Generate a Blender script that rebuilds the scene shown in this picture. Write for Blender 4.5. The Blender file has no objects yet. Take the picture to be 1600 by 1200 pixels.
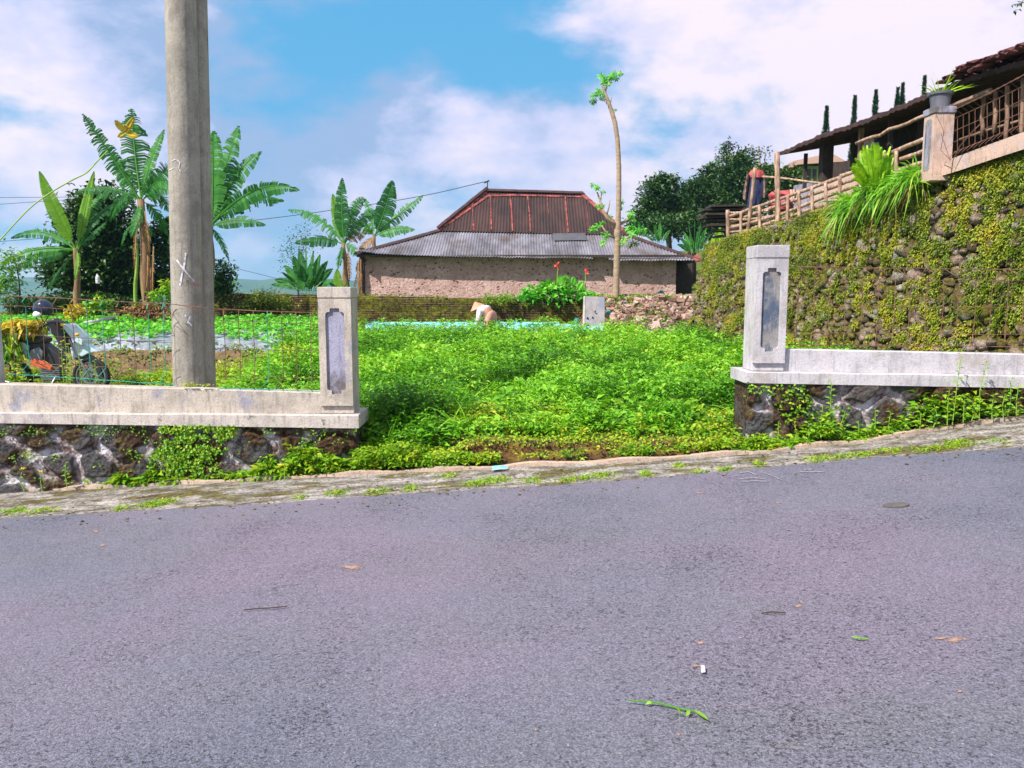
import bpy, bmesh, math, random
import numpy as np
from mathutils import Vector, Matrix, noise as mnoise

SC = bpy.context.scene
COL = SC.collection
R = math.radians
rng = np.random.default_rng(7)
random.seed(7)

# ------------------------------------------------------------------ camera
F = 1209.0; PITCH = 6.6; CH = 1.6
cd = bpy.data.cameras.new('camera'); cam = bpy.data.objects.new('camera', cd); COL.objects.link(cam)
cam.location = (0, 0, CH); cam.rotation_euler = (R(90 - PITCH), 0, 0)
cd.sensor_width = 36; cd.lens = F / 1600 * 36; cd.clip_end = 6000; cd.clip_start = 0.05
SC.camera = cam

# ------------------------------------------------------------------ world
W = bpy.data.worlds.new('World'); SC.world = W; W.use_nodes = True
SUN_DIR = Vector((-0.60, -0.52, 0.88)).normalized()      # towards the sun
wt = W.node_tree; wt.nodes.clear()
def wn(t, **k):
    n = wt.nodes.new(t)
    for a, b in k.items(): setattr(n, a, b)
    return n
sky = wn('ShaderNodeTexSky', sky_type='NISHITA', sun_disc=False)
sky.sun_elevation = math.asin(SUN_DIR.z); sky.sun_rotation = math.atan2(SUN_DIR.x, SUN_DIR.y)
sky.air_density = 1.0; sky.dust_density = 0.0; sky.ozone_density = 3.0
hsv = wn('ShaderNodeHueSaturation'); hsv.inputs['Saturation'].default_value = 1.1; hsv.inputs['Value'].default_value = 1.0
hsv.inputs['Hue'].default_value = 0.48
wt.links.new(sky.outputs[0], hsv.inputs['Color'])
tc = wn('ShaderNodeTexCoord')
def wmath(op, a, b=None, c=None, clamp=False):
    n = wn('ShaderNodeMath', operation=op, use_clamp=clamp)
    for i, v in enumerate((a, b, c)):
        if v is None: continue
        if isinstance(v, (int, float)): n.inputs[i].default_value = v
        else: wt.links.new(v, n.inputs[i])
    return n.outputs[0]
def wnoise(scale, detail, rough, stretch=(1, 1, 2.2), off=(0, 0, 0), dist=0.0):
    m = wn('ShaderNodeMapping'); m.inputs['Scale'].default_value = stretch; m.inputs['Location'].default_value = off
    wt.links.new(tc.outputs['Generated'], m.inputs['Vector'])
    n = wn('ShaderNodeTexNoise'); n.inputs['Scale'].default_value = scale; n.inputs['Detail'].default_value = detail
    n.inputs['Roughness'].default_value = rough; n.inputs['Distortion'].default_value = dist
    wt.links.new(m.outputs[0], n.inputs['Vector']); return n.outputs['Fac']
def pixdir(px, py):
    p = R(PITCH)
    d = Vector(((px - 800) / F, 0, 0)) + Vector((0, math.sin(p), math.cos(p))) * ((600 - py) / F) + Vector((0, math.cos(p), -math.sin(p)))
    return d
def blob(px, py, wid, amp):      # a clearing or a bank of cloud in one direction of the sky
    d = pixdir(px, py).normalized()
    v = wn('ShaderNodeVectorMath', operation='DISTANCE'); v.inputs[1].default_value = d
    wt.links.new(tc.outputs['Generated'], v.inputs[0])
    x = wmath('DIVIDE', v.outputs['Value'], wid)
    x = wmath('MULTIPLY', x, x); x = wmath('MULTIPLY', x, -1.0); x = wmath('EXPONENT', x)
    return wmath('MULTIPLY', x, amp)
n1 = wnoise(4.5, 10, 0.56, stretch=(1, 1, 1.9), off=(0.3, 0.1, 0.4), dist=0.12)
dens = wmath('MULTIPLY_ADD', n1, 3.2, -0.95)
for b in ((570, 60, 0.22, -0.75), (400, 90, 0.12, -0.30), (820, 110, 0.10, -0.45), (140, 25, 0.08, -0.35), (430, 420, 0.12, -0.40), (340, 330, 0.08, -0.2),
          (700, 320, 0.09, -0.30), (1000, 290, 0.10, -0.50), (60, 420, 0.14, -0.45), (70, 230, 0.07, -0.25), (560, 290, 0.10, -0.2),
          (1200, 130, 0.36, 0.34), (140, 150, 0.13, 0.45), (660, 225, 0.10, 0.55), (460, 235, 0.09, 0.45), (880, 200, 0.10, 0.4), (1450, 40, 0.3, 0.12), (60, 330, 0.07, 0.3), (520, 360, 0.06, 0.35), (640, 275, 0.12, 0.32), (375, 375, 0.05, 0.5), (990, 335, 0.035, 0.6), (300, 300, 0.08, 0.3), (880, 300, 0.06, 0.3), (60, 395, 0.05, 0.3)):
    dens = wmath('ADD', dens, blob(*b))
mask = wn('ShaderNodeMapRange', interpolation_type='SMOOTHSTEP'); wt.links.new(dens, mask.inputs[0])
mask.inputs[1].default_value = 0.15; mask.inputs[2].default_value = 0.78
n2 = wnoise(6.0, 9, 0.58, stretch=(1, 1, 1.9), off=(2.0, 1.0, 0.2), dist=0.1)
lit = wmath('MULTIPLY_ADD', wmath('MINIMUM', dens, 0.9), 0.17, n2)
lit = wmath('ADD', lit, blob(480, 50, 0.20, -0.34)); lit = wmath('ADD', lit, blob(1370, 130, 0.10, 0.25)); lit = wmath('ADD', lit, blob(1100, 250, 0.25, 0.03))
cr = wn('ShaderNodeValToRGB'); wt.links.new(lit, cr.inputs[0])
el = cr.color_ramp.elements
el[0].position = 0.40; el[0].color = (0.33, 0.46, 0.74, 1)
el[1].position = 0.70; el[1].color = (1.0, 0.88, 0.98, 1)
e = el.new(0.54); e.color = (0.66, 0.68, 0.95, 1)
cm = wn('ShaderNodeMix', data_type='RGBA'); cm.blend_type = 'MULTIPLY'; cm.inputs[0].default_value = 1
wt.links.new(cr.outputs[0], cm.inputs[6]); cm.inputs[7].default_value = (8.6, 8.5, 8.5, 1)
mx = wn('ShaderNodeMix', data_type='RGBA')
tint = wn('ShaderNodeMix', data_type='RGBA'); tint.blend_type = 'MIX'; tint.inputs[0].default_value = 0.85; tint.inputs[7].default_value = (0.80, 3.7, 6.9, 1)
wt.links.new(hsv.outputs[0], tint.inputs[6])
wt.links.new(mask.outputs[0], mx.inputs[0]); wt.links.new(tint.outputs[2], mx.inputs[6]); wt.links.new(cm.outputs[2], mx.inputs[7])
bg = wn('ShaderNodeBackground'); bg.inputs['Strength'].default_value = 0.077
wt.links.new(mx.outputs[2], bg.inputs['Color'])
wo = wn('ShaderNodeOutputWorld'); wt.links.new(bg.outputs[0], wo.inputs['Surface'])

# ------------------------------------------------------------------ sun, exposure
sd = bpy.data.lights.new('sun', 'SUN'); sd.energy = 5.0; sd.angle = R(0.6); sd.color = (1, 0.93, 0.86)
sun = bpy.data.objects.new('sun', sd); COL.objects.link(sun)
sun.rotation_euler = SUN_DIR.to_track_quat('Z', 'Y').to_euler(); sun.location = (-10, -10, 20)
SC.view_settings.view_transform = 'Standard'; SC.view_settings.look = 'None'
SC.view_settings.gamma = 1; SC.view_settings.exposure = 0.70

# ------------------------------------------------------------------ pixel -> world
def P(px, py, Y):
    d = pixdir(px, py); t = Y / d.y
    return Vector((d.x * t, Y, CH + d.z * t))
def px2m(n, Y): return n / F * Y
def rz(x):
    x = np.asarray(x, float); return 0.068 * np.clip(x, -45, 45) + 0.0135 * np.clip(x - 2.0, 0, 4.5) ** 2
def Proad(px, py, dz=0.0):
    d = pixdir(px, py); t = 7.0
    for _ in range(30): t = (CH - dz - float(rz(d.x * t))) / -d.z
    return Vector((d.x * t, d.y * t, CH + d.z * t))

# ------------------------------------------------------------------ helpers
def tag(o, label=None, cat=None, group=None, kind=None):
    if label: o['label'] = label
    if cat: o['category'] = cat
    if group: o['group'] = group
    if kind: o['kind'] = kind
    return o
def empty(name, loc, label, cat, group=None):
    o = bpy.data.objects.new(name, None); COL.objects.link(o); o.location = loc; o.empty_display_size = 0.2
    return tag(o, label, cat, group)
def lerp(a, b, t): return a + (b - a) * t
def vn(x, y, z=0.0, s=0):       # vectorised value noise 0..1
    x = np.asarray(x, float); y = np.asarray(y, float); z = np.asarray(z, float) + np.zeros_like(x)
    xi, yi, zi = np.floor(x), np.floor(y), np.floor(z); fx, fy, fz = x - xi, y - yi, z - zi
    fx = fx * fx * (3 - 2 * fx); fy = fy * fy * (3 - 2 * fy); fz = fz * fz * (3 - 2 * fz)
    def h(a, b, c):
        v = np.sin(a * 127.1 + b * 311.7 + c * 74.7 + s * 19.19) * 43758.5453
        return v - np.floor(v)
    r = 0
    for i in (0, 1):
        for j in (0, 1):
            for k in (0, 1):
                r = r + h(xi + i, yi + j, zi + k) * (fx if i else 1 - fx) * (fy if j else 1 - fy) * (fz if k else 1 - fz)
    return r
def fbm(x, y, z=0.0, o=4, s=0):
    r = 0; a = 0.5; f = 1.0
    for i in range(o):
        r = r + a * vn(np.asarray(x) * f, np.asarray(y) * f, np.asarray(z) * f, s + i); a *= 0.5; f *= 2.03
    return r / 0.94
def sstep(a, b, x):
    t = np.clip((np.asarray(x, float) - a) / (b - a), 0, 1); return t * t * (3 - 2 * t)

class MB:
    def __init__(s): s.v = []; s.f = []; s.at = {}
    def add(s, vs, fs, **at):
        n = len(s.v); s.v += [tuple(v) for v in vs]; s.f += [tuple(i + n for i in f) for f in fs]
        for k, val in at.items():
            s.at.setdefault(k, [0.0] * n); s.at[k] += [0.0] * (n - len(s.at[k]))
            s.at[k] += ([val] * len(vs) if np.isscalar(val) else list(val))
        return s
    def box(s, c, d, rz=0, **at):
        cx, cy, cz = c; hx, hy, hz = d[0] / 2, d[1] / 2, d[2] / 2; vs = []
        for z in (-hz, hz):
            for x, y in ((-hx, -hy), (hx, -hy), (hx, hy), (-hx, hy)):
                vs.append((cx + x * math.cos(rz) - y * math.sin(rz), cy + x * math.sin(rz) + y * math.cos(rz), cz + z))
        return s.add(vs, [(3, 2, 1, 0), (4, 5, 6, 7), (0, 1, 5, 4), (1, 2, 6, 5), (2, 3, 7, 6), (3, 0, 4, 7)], **at)
    def hexa(s, b, t, **at):   # 4 bottom, 4 top points (ccw from above)
        return s.add(list(b) + list(t), [(3, 2, 1, 0), (4, 5, 6, 7), (0, 1, 5, 4), (1, 2, 6, 5), (2, 3, 7, 6), (3, 0, 4, 7)], **at)
    def tube(s, pts, r, n=8, cap=True, **at):
        pts = [Vector(p) for p in pts]; m = len(pts)
        if np.isscalar(r): r = [r] * m
        up = None; vs = []
        for i, p in enumerate(pts):
            t = (pts[min(i + 1, m - 1)] - pts[max(i - 1, 0)])
            if t.length < 1e-9: t = Vector((0, 0, 1))
            t.normalize()
            if up is None:
                up = Vector((0, 0, 1)) if abs(t.z) < 0.9 else Vector((0, 1, 0))
            u = (up - t * up.dot(t))
            if u.length < 1e-4: u = t.orthogonal()
            u.normalize(); w = t.cross(u); up = u
            for k in range(n):
                a = 2 * math.pi * k / n; vs.append(p + (u * math.cos(a) + w * math.sin(a)) * r[i])
        fs = [(i * n + k, i * n + (k + 1) % n, (i + 1) * n + (k + 1) % n, (i + 1) * n + k) for i in range(m - 1) for k in range(n)]
        if cap: fs += [tuple(range(n - 1, -1, -1)), tuple((m - 1) * n + k for k in range(n))]
        return s.add(vs, fs, **at)
    def prism(s, poly, a, b):     # poly of (x,z) in the XZ plane extruded y=a..b
        n = len(poly)
        vs = [(x, a, z) for x, z in poly] + [(x, b, z) for x, z in poly]
        fs = [tuple(range(n)), tuple(range(2 * n - 1, n - 1, -1))] + [((i + 1) % n, i, i + n, (i + 1) % n + n) for i in range(n)]
        return s.add(vs, fs)
    def ext(s, pts, off, **at):          # planar polygon of 3-D points extruded by a vector
        n = len(pts); off = Vector(off); pts = [Vector(p) for p in pts]
        vs = pts + [p + off for p in pts]
        return s.add(vs, [tuple(range(n)), tuple(range(2 * n - 1, n - 1, -1))] + [((i + 1) % n, i, i + n, (i + 1) % n + n) for i in range(n)], **at)
    def lathe(s, prof, c=(0, 0, 0), n=20, **at):  # prof of (r,z)
        vs = []; m = len(prof)
        for r, z in prof:
            for k in range(n):
                a = 2 * math.pi * k / n; vs.append((c[0] + r * math.cos(a), c[1] + r * math.sin(a), c[2] + z))
        fs = [(i * n + k, i * n + (k + 1) % n, (i + 1) * n + (k + 1) % n, (i + 1) * n + k) for i in range(m - 1) for k in range(n)]
        fs += [tuple(range(n - 1, -1, -1)), tuple((m - 1) * n + k for k in range(n))]
        return s.add(vs, fs, **at)
    def grid(s, arr, **at):     # arr [m][n][3]
        m, n = len(arr), len(arr[0])
        return s.add([tuple(p) for row in arr for p in row],
                     [(i * n + j, i * n + j + 1, (i + 1) * n + j + 1, (i + 1) * n + j) for i in range(m - 1) for j in range(n - 1)], **at)
    def ico(s, c, r, sub=1, jit=0.0, rot=None, seed=0, **at):
        V, Fc = ICO[sub]; c = Vector(c); r = Vector(r) if not np.isscalar(r) else Vector((r, r, r)); vs = []
        for v in V:
            q = Vector(v)
            if jit: q = q * (1 + jit * (mnoise.noise(q * 1.7 + Vector((seed * 3.1, seed * 1.7, seed)))))
            q = Vector((q.x * r.x, q.y * r.y, q.z * r.z))
            if rot: q = rot @ q
            vs.append(c + q)
        return s.add(vs, Fc, **at)
    def build(s, name, mat, parent=None, smooth=False, bevel=0, keep=False):
        V = np.array(s.v, dtype=np.float64).reshape(-1, 3)
        if parent is not None:
            o3 = np.array(world_loc(parent))
        else:
            o3 = np.array([(V[:, 0].min() + V[:, 0].max()) / 2, (V[:, 1].min() + V[:, 1].max()) / 2, V[:, 2].min()])
        me = bpy.data.meshes.new(name); me.from_pydata((V - o3).tolist(), [], s.f)
        for k, val in s.at.items():
            val = val + [0.0] * (len(s.v) - len(val))
            a = me.attributes.new(k, 'FLOAT', 'POINT'); a.data.foreach_set('value', np.array(val, dtype=np.float32))
        me.materials.append(mat)
        if bevel:
            bm = bmesh.new(); bm.from_mesh(me); bmesh.ops.recalc_face_normals(bm, faces=bm.faces)
            es = [e for e in bm.edges if len(e.link_faces) == 2 and e.calc_face_angle(0) > 0.5]
            bmesh.ops.bevel(bm, geom=es, offset=bevel, segments=2, profile=0.6, affect='EDGES', clamp_overlap=True)
            bm.to_mesh(me); bm.free()
        if smooth: me.polygons.foreach_set('use_smooth', [True] * len(me.polygons))
        me.update()
        o = bpy.data.objects.new(name, me); COL.objects.link(o)
        if parent is not None: o.parent = parent
        else: o.location = o3
        return o
def world_loc(o):
    v = Vector((0, 0, 0))
    while o is not None: v = v + o.location; o = o.parent
    return v
ICO = {}
for sub in (1, 2, 3):
    bm = bmesh.new(); bmesh.ops.create_icosphere(bm, subdivisions=sub, radius=1)
    ICO[sub] = ([v.co.copy() for v in bm.verts], [tuple(v.index for v in f.verts) for f in bm.faces]); bm.free()

def np_mesh(name, V, faces, mat, attrs=None, parent=None, smooth=False):
    """V (n,3) ; faces (m,k) same k"""
    V = np.asarray(V, float)
    if parent is not None: o3 = np.array(world_loc(parent))
    else: o3 = np.array([(V[:, 0].min() + V[:, 0].max()) / 2, (V[:, 1].min() + V[:, 1].max()) / 2, V[:, 2].min()])
    me = bpy.data.meshes.new(name); k = faces.shape[1]
    me.vertices.add(len(V)); me.vertices.foreach_set('co', (V - o3).astype(np.float32).ravel())
    me.loops.add(faces.size); me.loops.foreach_set('vertex_index', faces.astype(np.int32).ravel())
    me.polygons.add(len(faces)); me.polygons.foreach_set('loop_start', (np.arange(len(faces)) * k).astype(np.int32))
    me.polygons.foreach_set('loop_total', np.full(len(faces), k, np.int32))
    if smooth: me.polygons.foreach_set('use_smooth', np.ones(len(faces), bool))
    me.update(calc_edges=True); me.validate()
    for a, val in (attrs or {}).items():
        at = me.attributes.new(a, 'FLOAT', 'POINT'); at.data.foreach_set('value', np.asarray(val, np.float32))
    me.materials.append(mat)
    o = bpy.data.objects.new(name, me); COL.objects.link(o)
    if parent is not None: o.parent = parent
    else: o.location = o3
    return o

def nrm(a): return a / np.maximum(np.linalg.norm(a, axis=1, keepdims=True), 1e-9)
class Leaves:
    """many pointed leaves: 5 verts each (base, left, right, tip + raised midrib)"""
    def __init__(s): s.V = []; s.T = []; s.n = 0; s.F = []
    def add(s, B, D, L, Wd, v=None, droop=0.25, roll=None, fold=0.25, up=None):
        B = np.asarray(B, float); n = len(B)
        if n == 0: return s
        D = nrm(np.asarray(D, float)); L = np.broadcast_to(np.asarray(L, float), (n,))[:, None]; Wd = np.broadcast_to(np.asarray(Wd, float), (n,))[:, None]
        U = np.tile([0, 0, 1.0], (n, 1)) if up is None else np.asarray(up, float)
        U = U + rng.normal(0, 0.35, (n, 3)) if roll is None else U + rng.normal(0, roll, (n, 3))
        S = nrm(np.cross(D, U)); N = nrm(np.cross(S, D))
        T = B + D * L - N * L * droop
        M = B + D * L * 0.48 + N * L * 0.03
        Lf = M + S * Wd * 0.5 + N * Wd * fold; Rt = M - S * Wd * 0.5 + N * Wd * fold
        V = np.stack([B, Rt, T, Lf, M], 1).reshape(-1, 3)
        i = np.arange(n)[:, None] * 5 + s.n
        Fc = np.concatenate([i + [0, 1, 4], i + [1, 2, 4], i + [2, 3, 4], i + [3, 0, 4]], 0)
        v = rng.random(n) if v is None else np.broadcast_to(np.asarray(v, float), (n,))
        s.V.append(V); s.F.append(Fc); s.T.append(np.repeat(v, 5)); s.n += n * 5
        return s
    def blades(s, B, D, L, Wd, v=None, bend=0.6, g=None):
        """long grass blades, 3 segments bending to gravity"""
        B = np.asarray(B, float); n = len(B); D = nrm(np.asarray(D, float))
        L = np.broadcast_to(np.asarray(L, float), (n,))[:, None]; Wd = np.broadcast_to(np.asarray(Wd, float), (n,))[:, None]
        bend = np.broadcast_to(np.asarray(bend, float), (n,))[:, None]
        S = nrm(np.cross(D, rng.normal(0, 1, (n, 3)))); down = np.tile([0, 0, -1.0], (n, 1))
        pts = []
        for k, (t, w) in enumerate(((0, 0.6), (0.35, 1.0), (0.7, 0.75), (1.0, 0.05))):
            c = B + D * L * t + down * L * bend * t * t
            pts += [c - S * Wd * w / 2, c + S * Wd * w / 2]
        V = np.stack(pts, 1).reshape(-1, 3); i = np.arange(n)[:, None] * 8 + s.n
        fs = []
        for k in (0, 2, 4): fs += [i + [k, k + 1, k + 3], i + [k, k + 3, k + 2]]
        v = rng.random(n) if v is None else np.broadcast_to(np.asarray(v, float), (n,))
        s.V.append(V); s.F.append(np.concatenate(fs, 0)); s.T.append(np.repeat(v, 8)); s.n += n * 8
        return s
    def build(s, name, mat, parent=None):
        return np_mesh(name, np.concatenate(s.V), np.concatenate(s.F), mat, {'v': np.concatenate(s.T)}, parent)
def rdir(n, zmin=-1, zmax=1):
    z = rng.uniform(zmin, zmax, n); a = rng.uniform(0, 2 * np.pi, n); r = np.sqrt(np.maximum(0, 1 - z * z))
    return np.stack([r * np.cos(a), r * np.sin(a), z], 1)

# ------------------------------------------------------------------ materials
class NT:
    def __init__(s, name):
        s.m = bpy.data.materials.new(name); s.m.use_nodes = True; s.t = s.m.node_tree; s.t.nodes.clear()
        s.tc = s.n('ShaderNodeTexCoord'); s.out = s.n('ShaderNodeOutputMaterial')
    def n(s, t, **k):
        q = s.t.nodes.new(t)
        for a, b in k.items(): setattr(q, a, b)
        return q
    def l(s, a, b): s.t.links.new(a, b)
    def map(s, scale=(1, 1, 1), loc=(0, 0, 0)):
        m = s.n('ShaderNodeMapping'); m.inputs['Scale'].default_value = scale; m.inputs['Location'].default_value = loc
        s.l(s.tc.outputs['Object'], m.inputs[0]); return m.outputs[0]
    def noise(s, scale, detail=5, rough=0.55, vec=None, dist=0.0):
        q = s.n('ShaderNodeTexNoise'); q.inputs['Scale'].default_value = scale; q.inputs['Detail'].default_value = detail
        q.inputs['Roughness'].default_value = rough; q.inputs['Distortion'].default_value = dist
        s.l(vec if vec is not None else s.tc.outputs['Object'], q.inputs['Vector']); return q.outputs['Fac']
    def vor(s, scale, vec=None, feat='F1', out='Distance', rnd=1.0):
        q = s.n('ShaderNodeTexVoronoi', feature=feat); q.inputs['Scale'].default_value = scale; q.inputs['Randomness'].default_value = rnd
        s.l(vec if vec is not None else s.tc.outputs['Object'], q.inputs['Vector']); return q.outputs[out]
    def ramp(s, fac, stops, interp='LINEAR'):
        q = s.n('ShaderNodeValToRGB'); s.l(fac, q.inputs[0]); q.color_ramp.interpolation = interp; e = q.color_ramp.elements
        for i, (p, c) in enumerate(stops):
            if np.isscalar(c): c = (c, c, c)
            x = e[i] if i < 2 else e.new(p)
            x.position = p; x.color = (*c[:3], 1)
        return q.outputs[0]
    def mr(s, v, a, b, c=0, d=1):
        q = s.n('ShaderNodeMapRange'); s.l(v, q.inputs[0])
        for i, x in zip((1, 2, 3, 4), (a, b, c, d)): q.inputs[i].default_value = x
        return q.outputs[0]
    def mix(s, f, a, b, mode='MIX'):
        q = s.n('ShaderNodeMix', data_type='RGBA', blend_type=mode)
        for i, v in ((0, f), (6, a), (7, b)):
            if isinstance(v, (int, float)): q.inputs[i].default_value = v
            elif isinstance(v, tuple): q.inputs[i].default_value = (*v[:3], 1)
            else: s.l(v, q.inputs[i])
        return q.outputs[2]
    def math(s, op, a, b=0.0, clamp=False):
        q = s.n('ShaderNodeMath', operation=op, use_clamp=clamp)
        for i, v in enumerate((a, b)):
            if isinstance(v, (int, float)): q.inputs[i].default_value = v
            else: s.l(v, q.inputs[i])
        return q.outputs[0]
    def attr(s, name):
        q = s.n('ShaderNodeAttribute'); q.attribute_name = name; return q.outputs['Fac']
    def normz(s):
        g = s.n('ShaderNodeNewGeometry'); x = s.n('ShaderNodeSeparateXYZ'); s.l(g.outputs['Normal'], x.inputs[0]); return x.outputs[2]
    def sepobj(s):
        x = s.n('ShaderNodeSeparateXYZ'); s.l(s.tc.outputs['Object'], x.inputs[0]); return x.outputs
    def bump(s, h, strength=0.4, dist=0.02):
        q = s.n('ShaderNodeBump'); q.inputs['Strength'].default_value = strength; q.inputs['Distance'].default_value = dist
        s.l(h, q.inputs['Height']); return q.outputs[0]
    def done(s, col, rough=0.8, nrm=None, metal=0, spec=0.4, trans=None, alpha=None, coat=0):
        b = s.n('ShaderNodeBsdfPrincipled')
        if isinstance(col, tuple): b.inputs['Base Color'].default_value = (*col[:3], 1)
        else: s.l(col, b.inputs['Base Color'])
        if isinstance(rough, (int, float)): b.inputs['Roughness'].default_value = rough
        else: s.l(rough, b.inputs['Roughness'])
        b.inputs['Metallic'].default_value = metal; b.inputs['Specular IOR Level'].default_value = spec; b.inputs['Coat Weight'].default_value = coat
        if nrm is not None: s.l(nrm, b.inputs['Normal'])
        o = b.outputs[0]
        if trans:
            t = s.n('ShaderNodeBsdfTranslucent')
            tcq = s.mix(1.0, col if not isinstance(col, tuple) else (*col[:3],), (1.3, 1.25, 0.5), 'MULTIPLY'); s.l(tcq, t.inputs[0])
            m = s.n('ShaderNodeMixShader'); m.inputs[0].default_value = trans; s.l(o, m.inputs[1]); s.l(t.outputs[0], m.inputs[2]); o = m.outputs[0]
        s.l(o, s.out.inputs['Surface']); return s.m

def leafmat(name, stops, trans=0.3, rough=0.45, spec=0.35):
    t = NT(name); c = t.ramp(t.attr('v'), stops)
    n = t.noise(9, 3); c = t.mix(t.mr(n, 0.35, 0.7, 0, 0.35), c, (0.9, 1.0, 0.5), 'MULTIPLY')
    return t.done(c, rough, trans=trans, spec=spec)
def plain(name, stops, scale=6, rough=0.7, bump=0.2, bscale=30, stretch=(1, 1, 1), metal=0, spec=0.4, bd=0.01, coat=0):
    t = NT(name); v = t.map(stretch); n = t.noise(scale, 6, 0.6, v); c = t.ramp(n, stops)
    b = t.bump(t.noise(bscale, 4, 0.6, v), bump, bd) if bump else None
    return t.done(c, rough, b, metal, spec, coat=coat)
def concrete(name, base, stain, dark, green=0.25, sc=2.2, streak=True, spec=0.25, thr=0.50):
    t = NT(name)
    c = t.ramp(t.noise(sc * 1.3, 9, 0.68), [(0.36, tuple(x * 0.68 for x in base)), (0.5, tuple(x * 0.93 for x in base)), (0.62, base)])
    n = t.noise(sc * 1.6, 9, 0.72, t.map((1, 1, 0.6), (3, 1, 7))); c = t.mix(t.mr(n, thr, thr + 0.10, 0, 0.85), c, stain)
    if streak:
        n = t.noise(sc * 4, 8, 0.72, t.map((3, 3, 0.35), (9, 4, 2))); c = t.mix(t.mr(n, 0.52, 0.66, 0, 0.6), c, dark)
    n = t.noise(sc * 3.2, 9, 0.75, t.map((1, 1, 1), (5, 5, 5))); c = t.mix(t.mr(n, 0.585, 0.64, 0, min(0.9, green * 3)), c, (0.06, 0.06, 0.025))
    n = t.noise(70, 5, 0.7); c = t.mix(t.mr(n, 0.50, 0.66, 0, 0.5), c, dark)
    n = t.noise(sc * 9, 7, 0.75, t.map((1, 1, 1), (1, 8, 5))); c = t.mix(t.mr(n, 0.56, 0.66, 0, 0.55), c, tuple(x * 0.5 for x in base))
    h = t.math('ADD', t.noise(60, 6, 0.75), t.noise(9, 4))
    return t.done(c, 0.9, t.bump(h, 0.55, 0.012), spec=spec)
# ------------------------------------------------------------------ shared materials
M = {}
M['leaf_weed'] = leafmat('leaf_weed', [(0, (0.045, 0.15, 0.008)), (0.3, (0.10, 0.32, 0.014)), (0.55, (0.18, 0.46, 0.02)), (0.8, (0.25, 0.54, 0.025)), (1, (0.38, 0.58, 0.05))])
M['leaf_crop'] = leafmat('leaf_crop', [(0, (0.06, 0.30, 0.02)), (0.6, (0.13, 0.50, 0.04)), (1, (0.3, 0.62, 0.08))])
M['leaf_side'] = leafmat('leaf_side', [(0, (0.05, 0.16, 0.01)), (0.4, (0.14, 0.36, 0.015)), (0.75, (0.30, 0.46, 0.02)), (1, (0.48, 0.46, 0.04))])
M['moss_leaf'] = leafmat('moss_leaf', [(0, (0.04, 0.04, 0.01)), (0.25, (0.08, 0.13, 0.01)), (0.5, (0.19, 0.27, 0.012)), (0.75, (0.32, 0.37, 0.015)), (1, (0.44, 0.31, 0.03))], 0.2)
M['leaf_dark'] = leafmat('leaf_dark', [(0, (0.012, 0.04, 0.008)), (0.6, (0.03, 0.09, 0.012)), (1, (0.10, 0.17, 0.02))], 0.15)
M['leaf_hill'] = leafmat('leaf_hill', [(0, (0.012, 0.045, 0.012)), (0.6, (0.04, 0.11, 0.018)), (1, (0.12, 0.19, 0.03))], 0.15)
M['leaf_cypress'] = leafmat('leaf_cypress', [(0, (0.01, 0.05, 0.03)), (1, (0.03, 0.10, 0.05))], 0.1)
M['leaf_banana'] = leafmat('leaf_banana', [(0, (0.012, 0.07, 0.02)), (0.5, (0.03, 0.17, 0.035)), (1, (0.10, 0.33, 0.05))], 0.3, 0.55, 0.25)
M['leaf_banana_light'] = leafmat('leaf_banana_light', [(0, (0.08, 0.24, 0.02)), (1, (0.22, 0.42, 0.04))], 0.4, 0.5, 0.25)
M['leaf_dry'] = leafmat('leaf_dry', [(0, (0.12, 0.05, 0.02)), (0.6, (0.34, 0.18, 0.08)), (1, (0.5, 0.3, 0.14))], 0.2, 0.8)
M['leaf_yellow'] = leafmat('leaf_yellow', [(0, (0.30, 0.22, 0.015)), (1, (0.66, 0.50, 0.03))], 0.3)
M['leaf_lime'] = leafmat('leaf_lime', [(0, (0.09, 0.26, 0.01)), (0.5, (0.26, 0.50, 0.02)), (1, (0.52, 0.72, 0.03))], 0.25)
M['leaf_strap'] = leafmat('leaf_strap', [(0, (0.09, 0.30, 0.015)), (0.6, (0.22, 0.5, 0.03)), (1, (0.42, 0.62, 0.08))], 0.35)
M['petal_yellow'] = plain('petal_yellow', [(0.3, (0.8, 0.5, 0.02)), (0.7, (0.9, 0.65, 0.03))], bump=0)
M['petal_red'] = plain('petal_red', [(0.3, (0.7, 0.04, 0.04)), (0.7, (0.85, 0.10, 0.08))], bump=0)
M['conc_cream'] = concrete('conc_cream', (0.55, 0.485, 0.41), (0.25, 0.26, 0.36), (0.20, 0.17, 0.14), 0.12, thr=0.545)
M['conc_white'] = concrete('conc_white', (0.58, 0.55, 0.57), (0.40, 0.36, 0.33), (0.25, 0.24, 0.28), 0.04, thr=0.52)
M['conc_coping'] = concrete('conc_coping', (0.60, 0.54, 0.49), (0.38, 0.34, 0.35), (0.15, 0.12, 0.10), 0.25, thr=0.54)
M['conc_panel'] = concrete('conc_panel', (0.36, 0.35, 0.46), (0.10, 0.08, 0.06), (0.15, 0.14, 0.19), 0.05, 1.9, thr=0.475)
M['conc_panel_blue'] = concrete('conc_panel_blue', (0.33, 0.31, 0.29), (0.035, 0.075, 0.15), (0.12, 0.14, 0.18), 0.0, 2.2, thr=0.47)
M['conc_pink'] = concrete('conc_pink', (0.62, 0.44, 0.36), (0.5, 0.42, 0.42), (0.26, 0.17, 0.13), 0.12)
M['pole'] = concrete('pole_concrete', (0.39, 0.36, 0.30), (0.24, 0.22, 0.19), (0.17, 0.14, 0.10), 0.06, 2.0)
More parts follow.
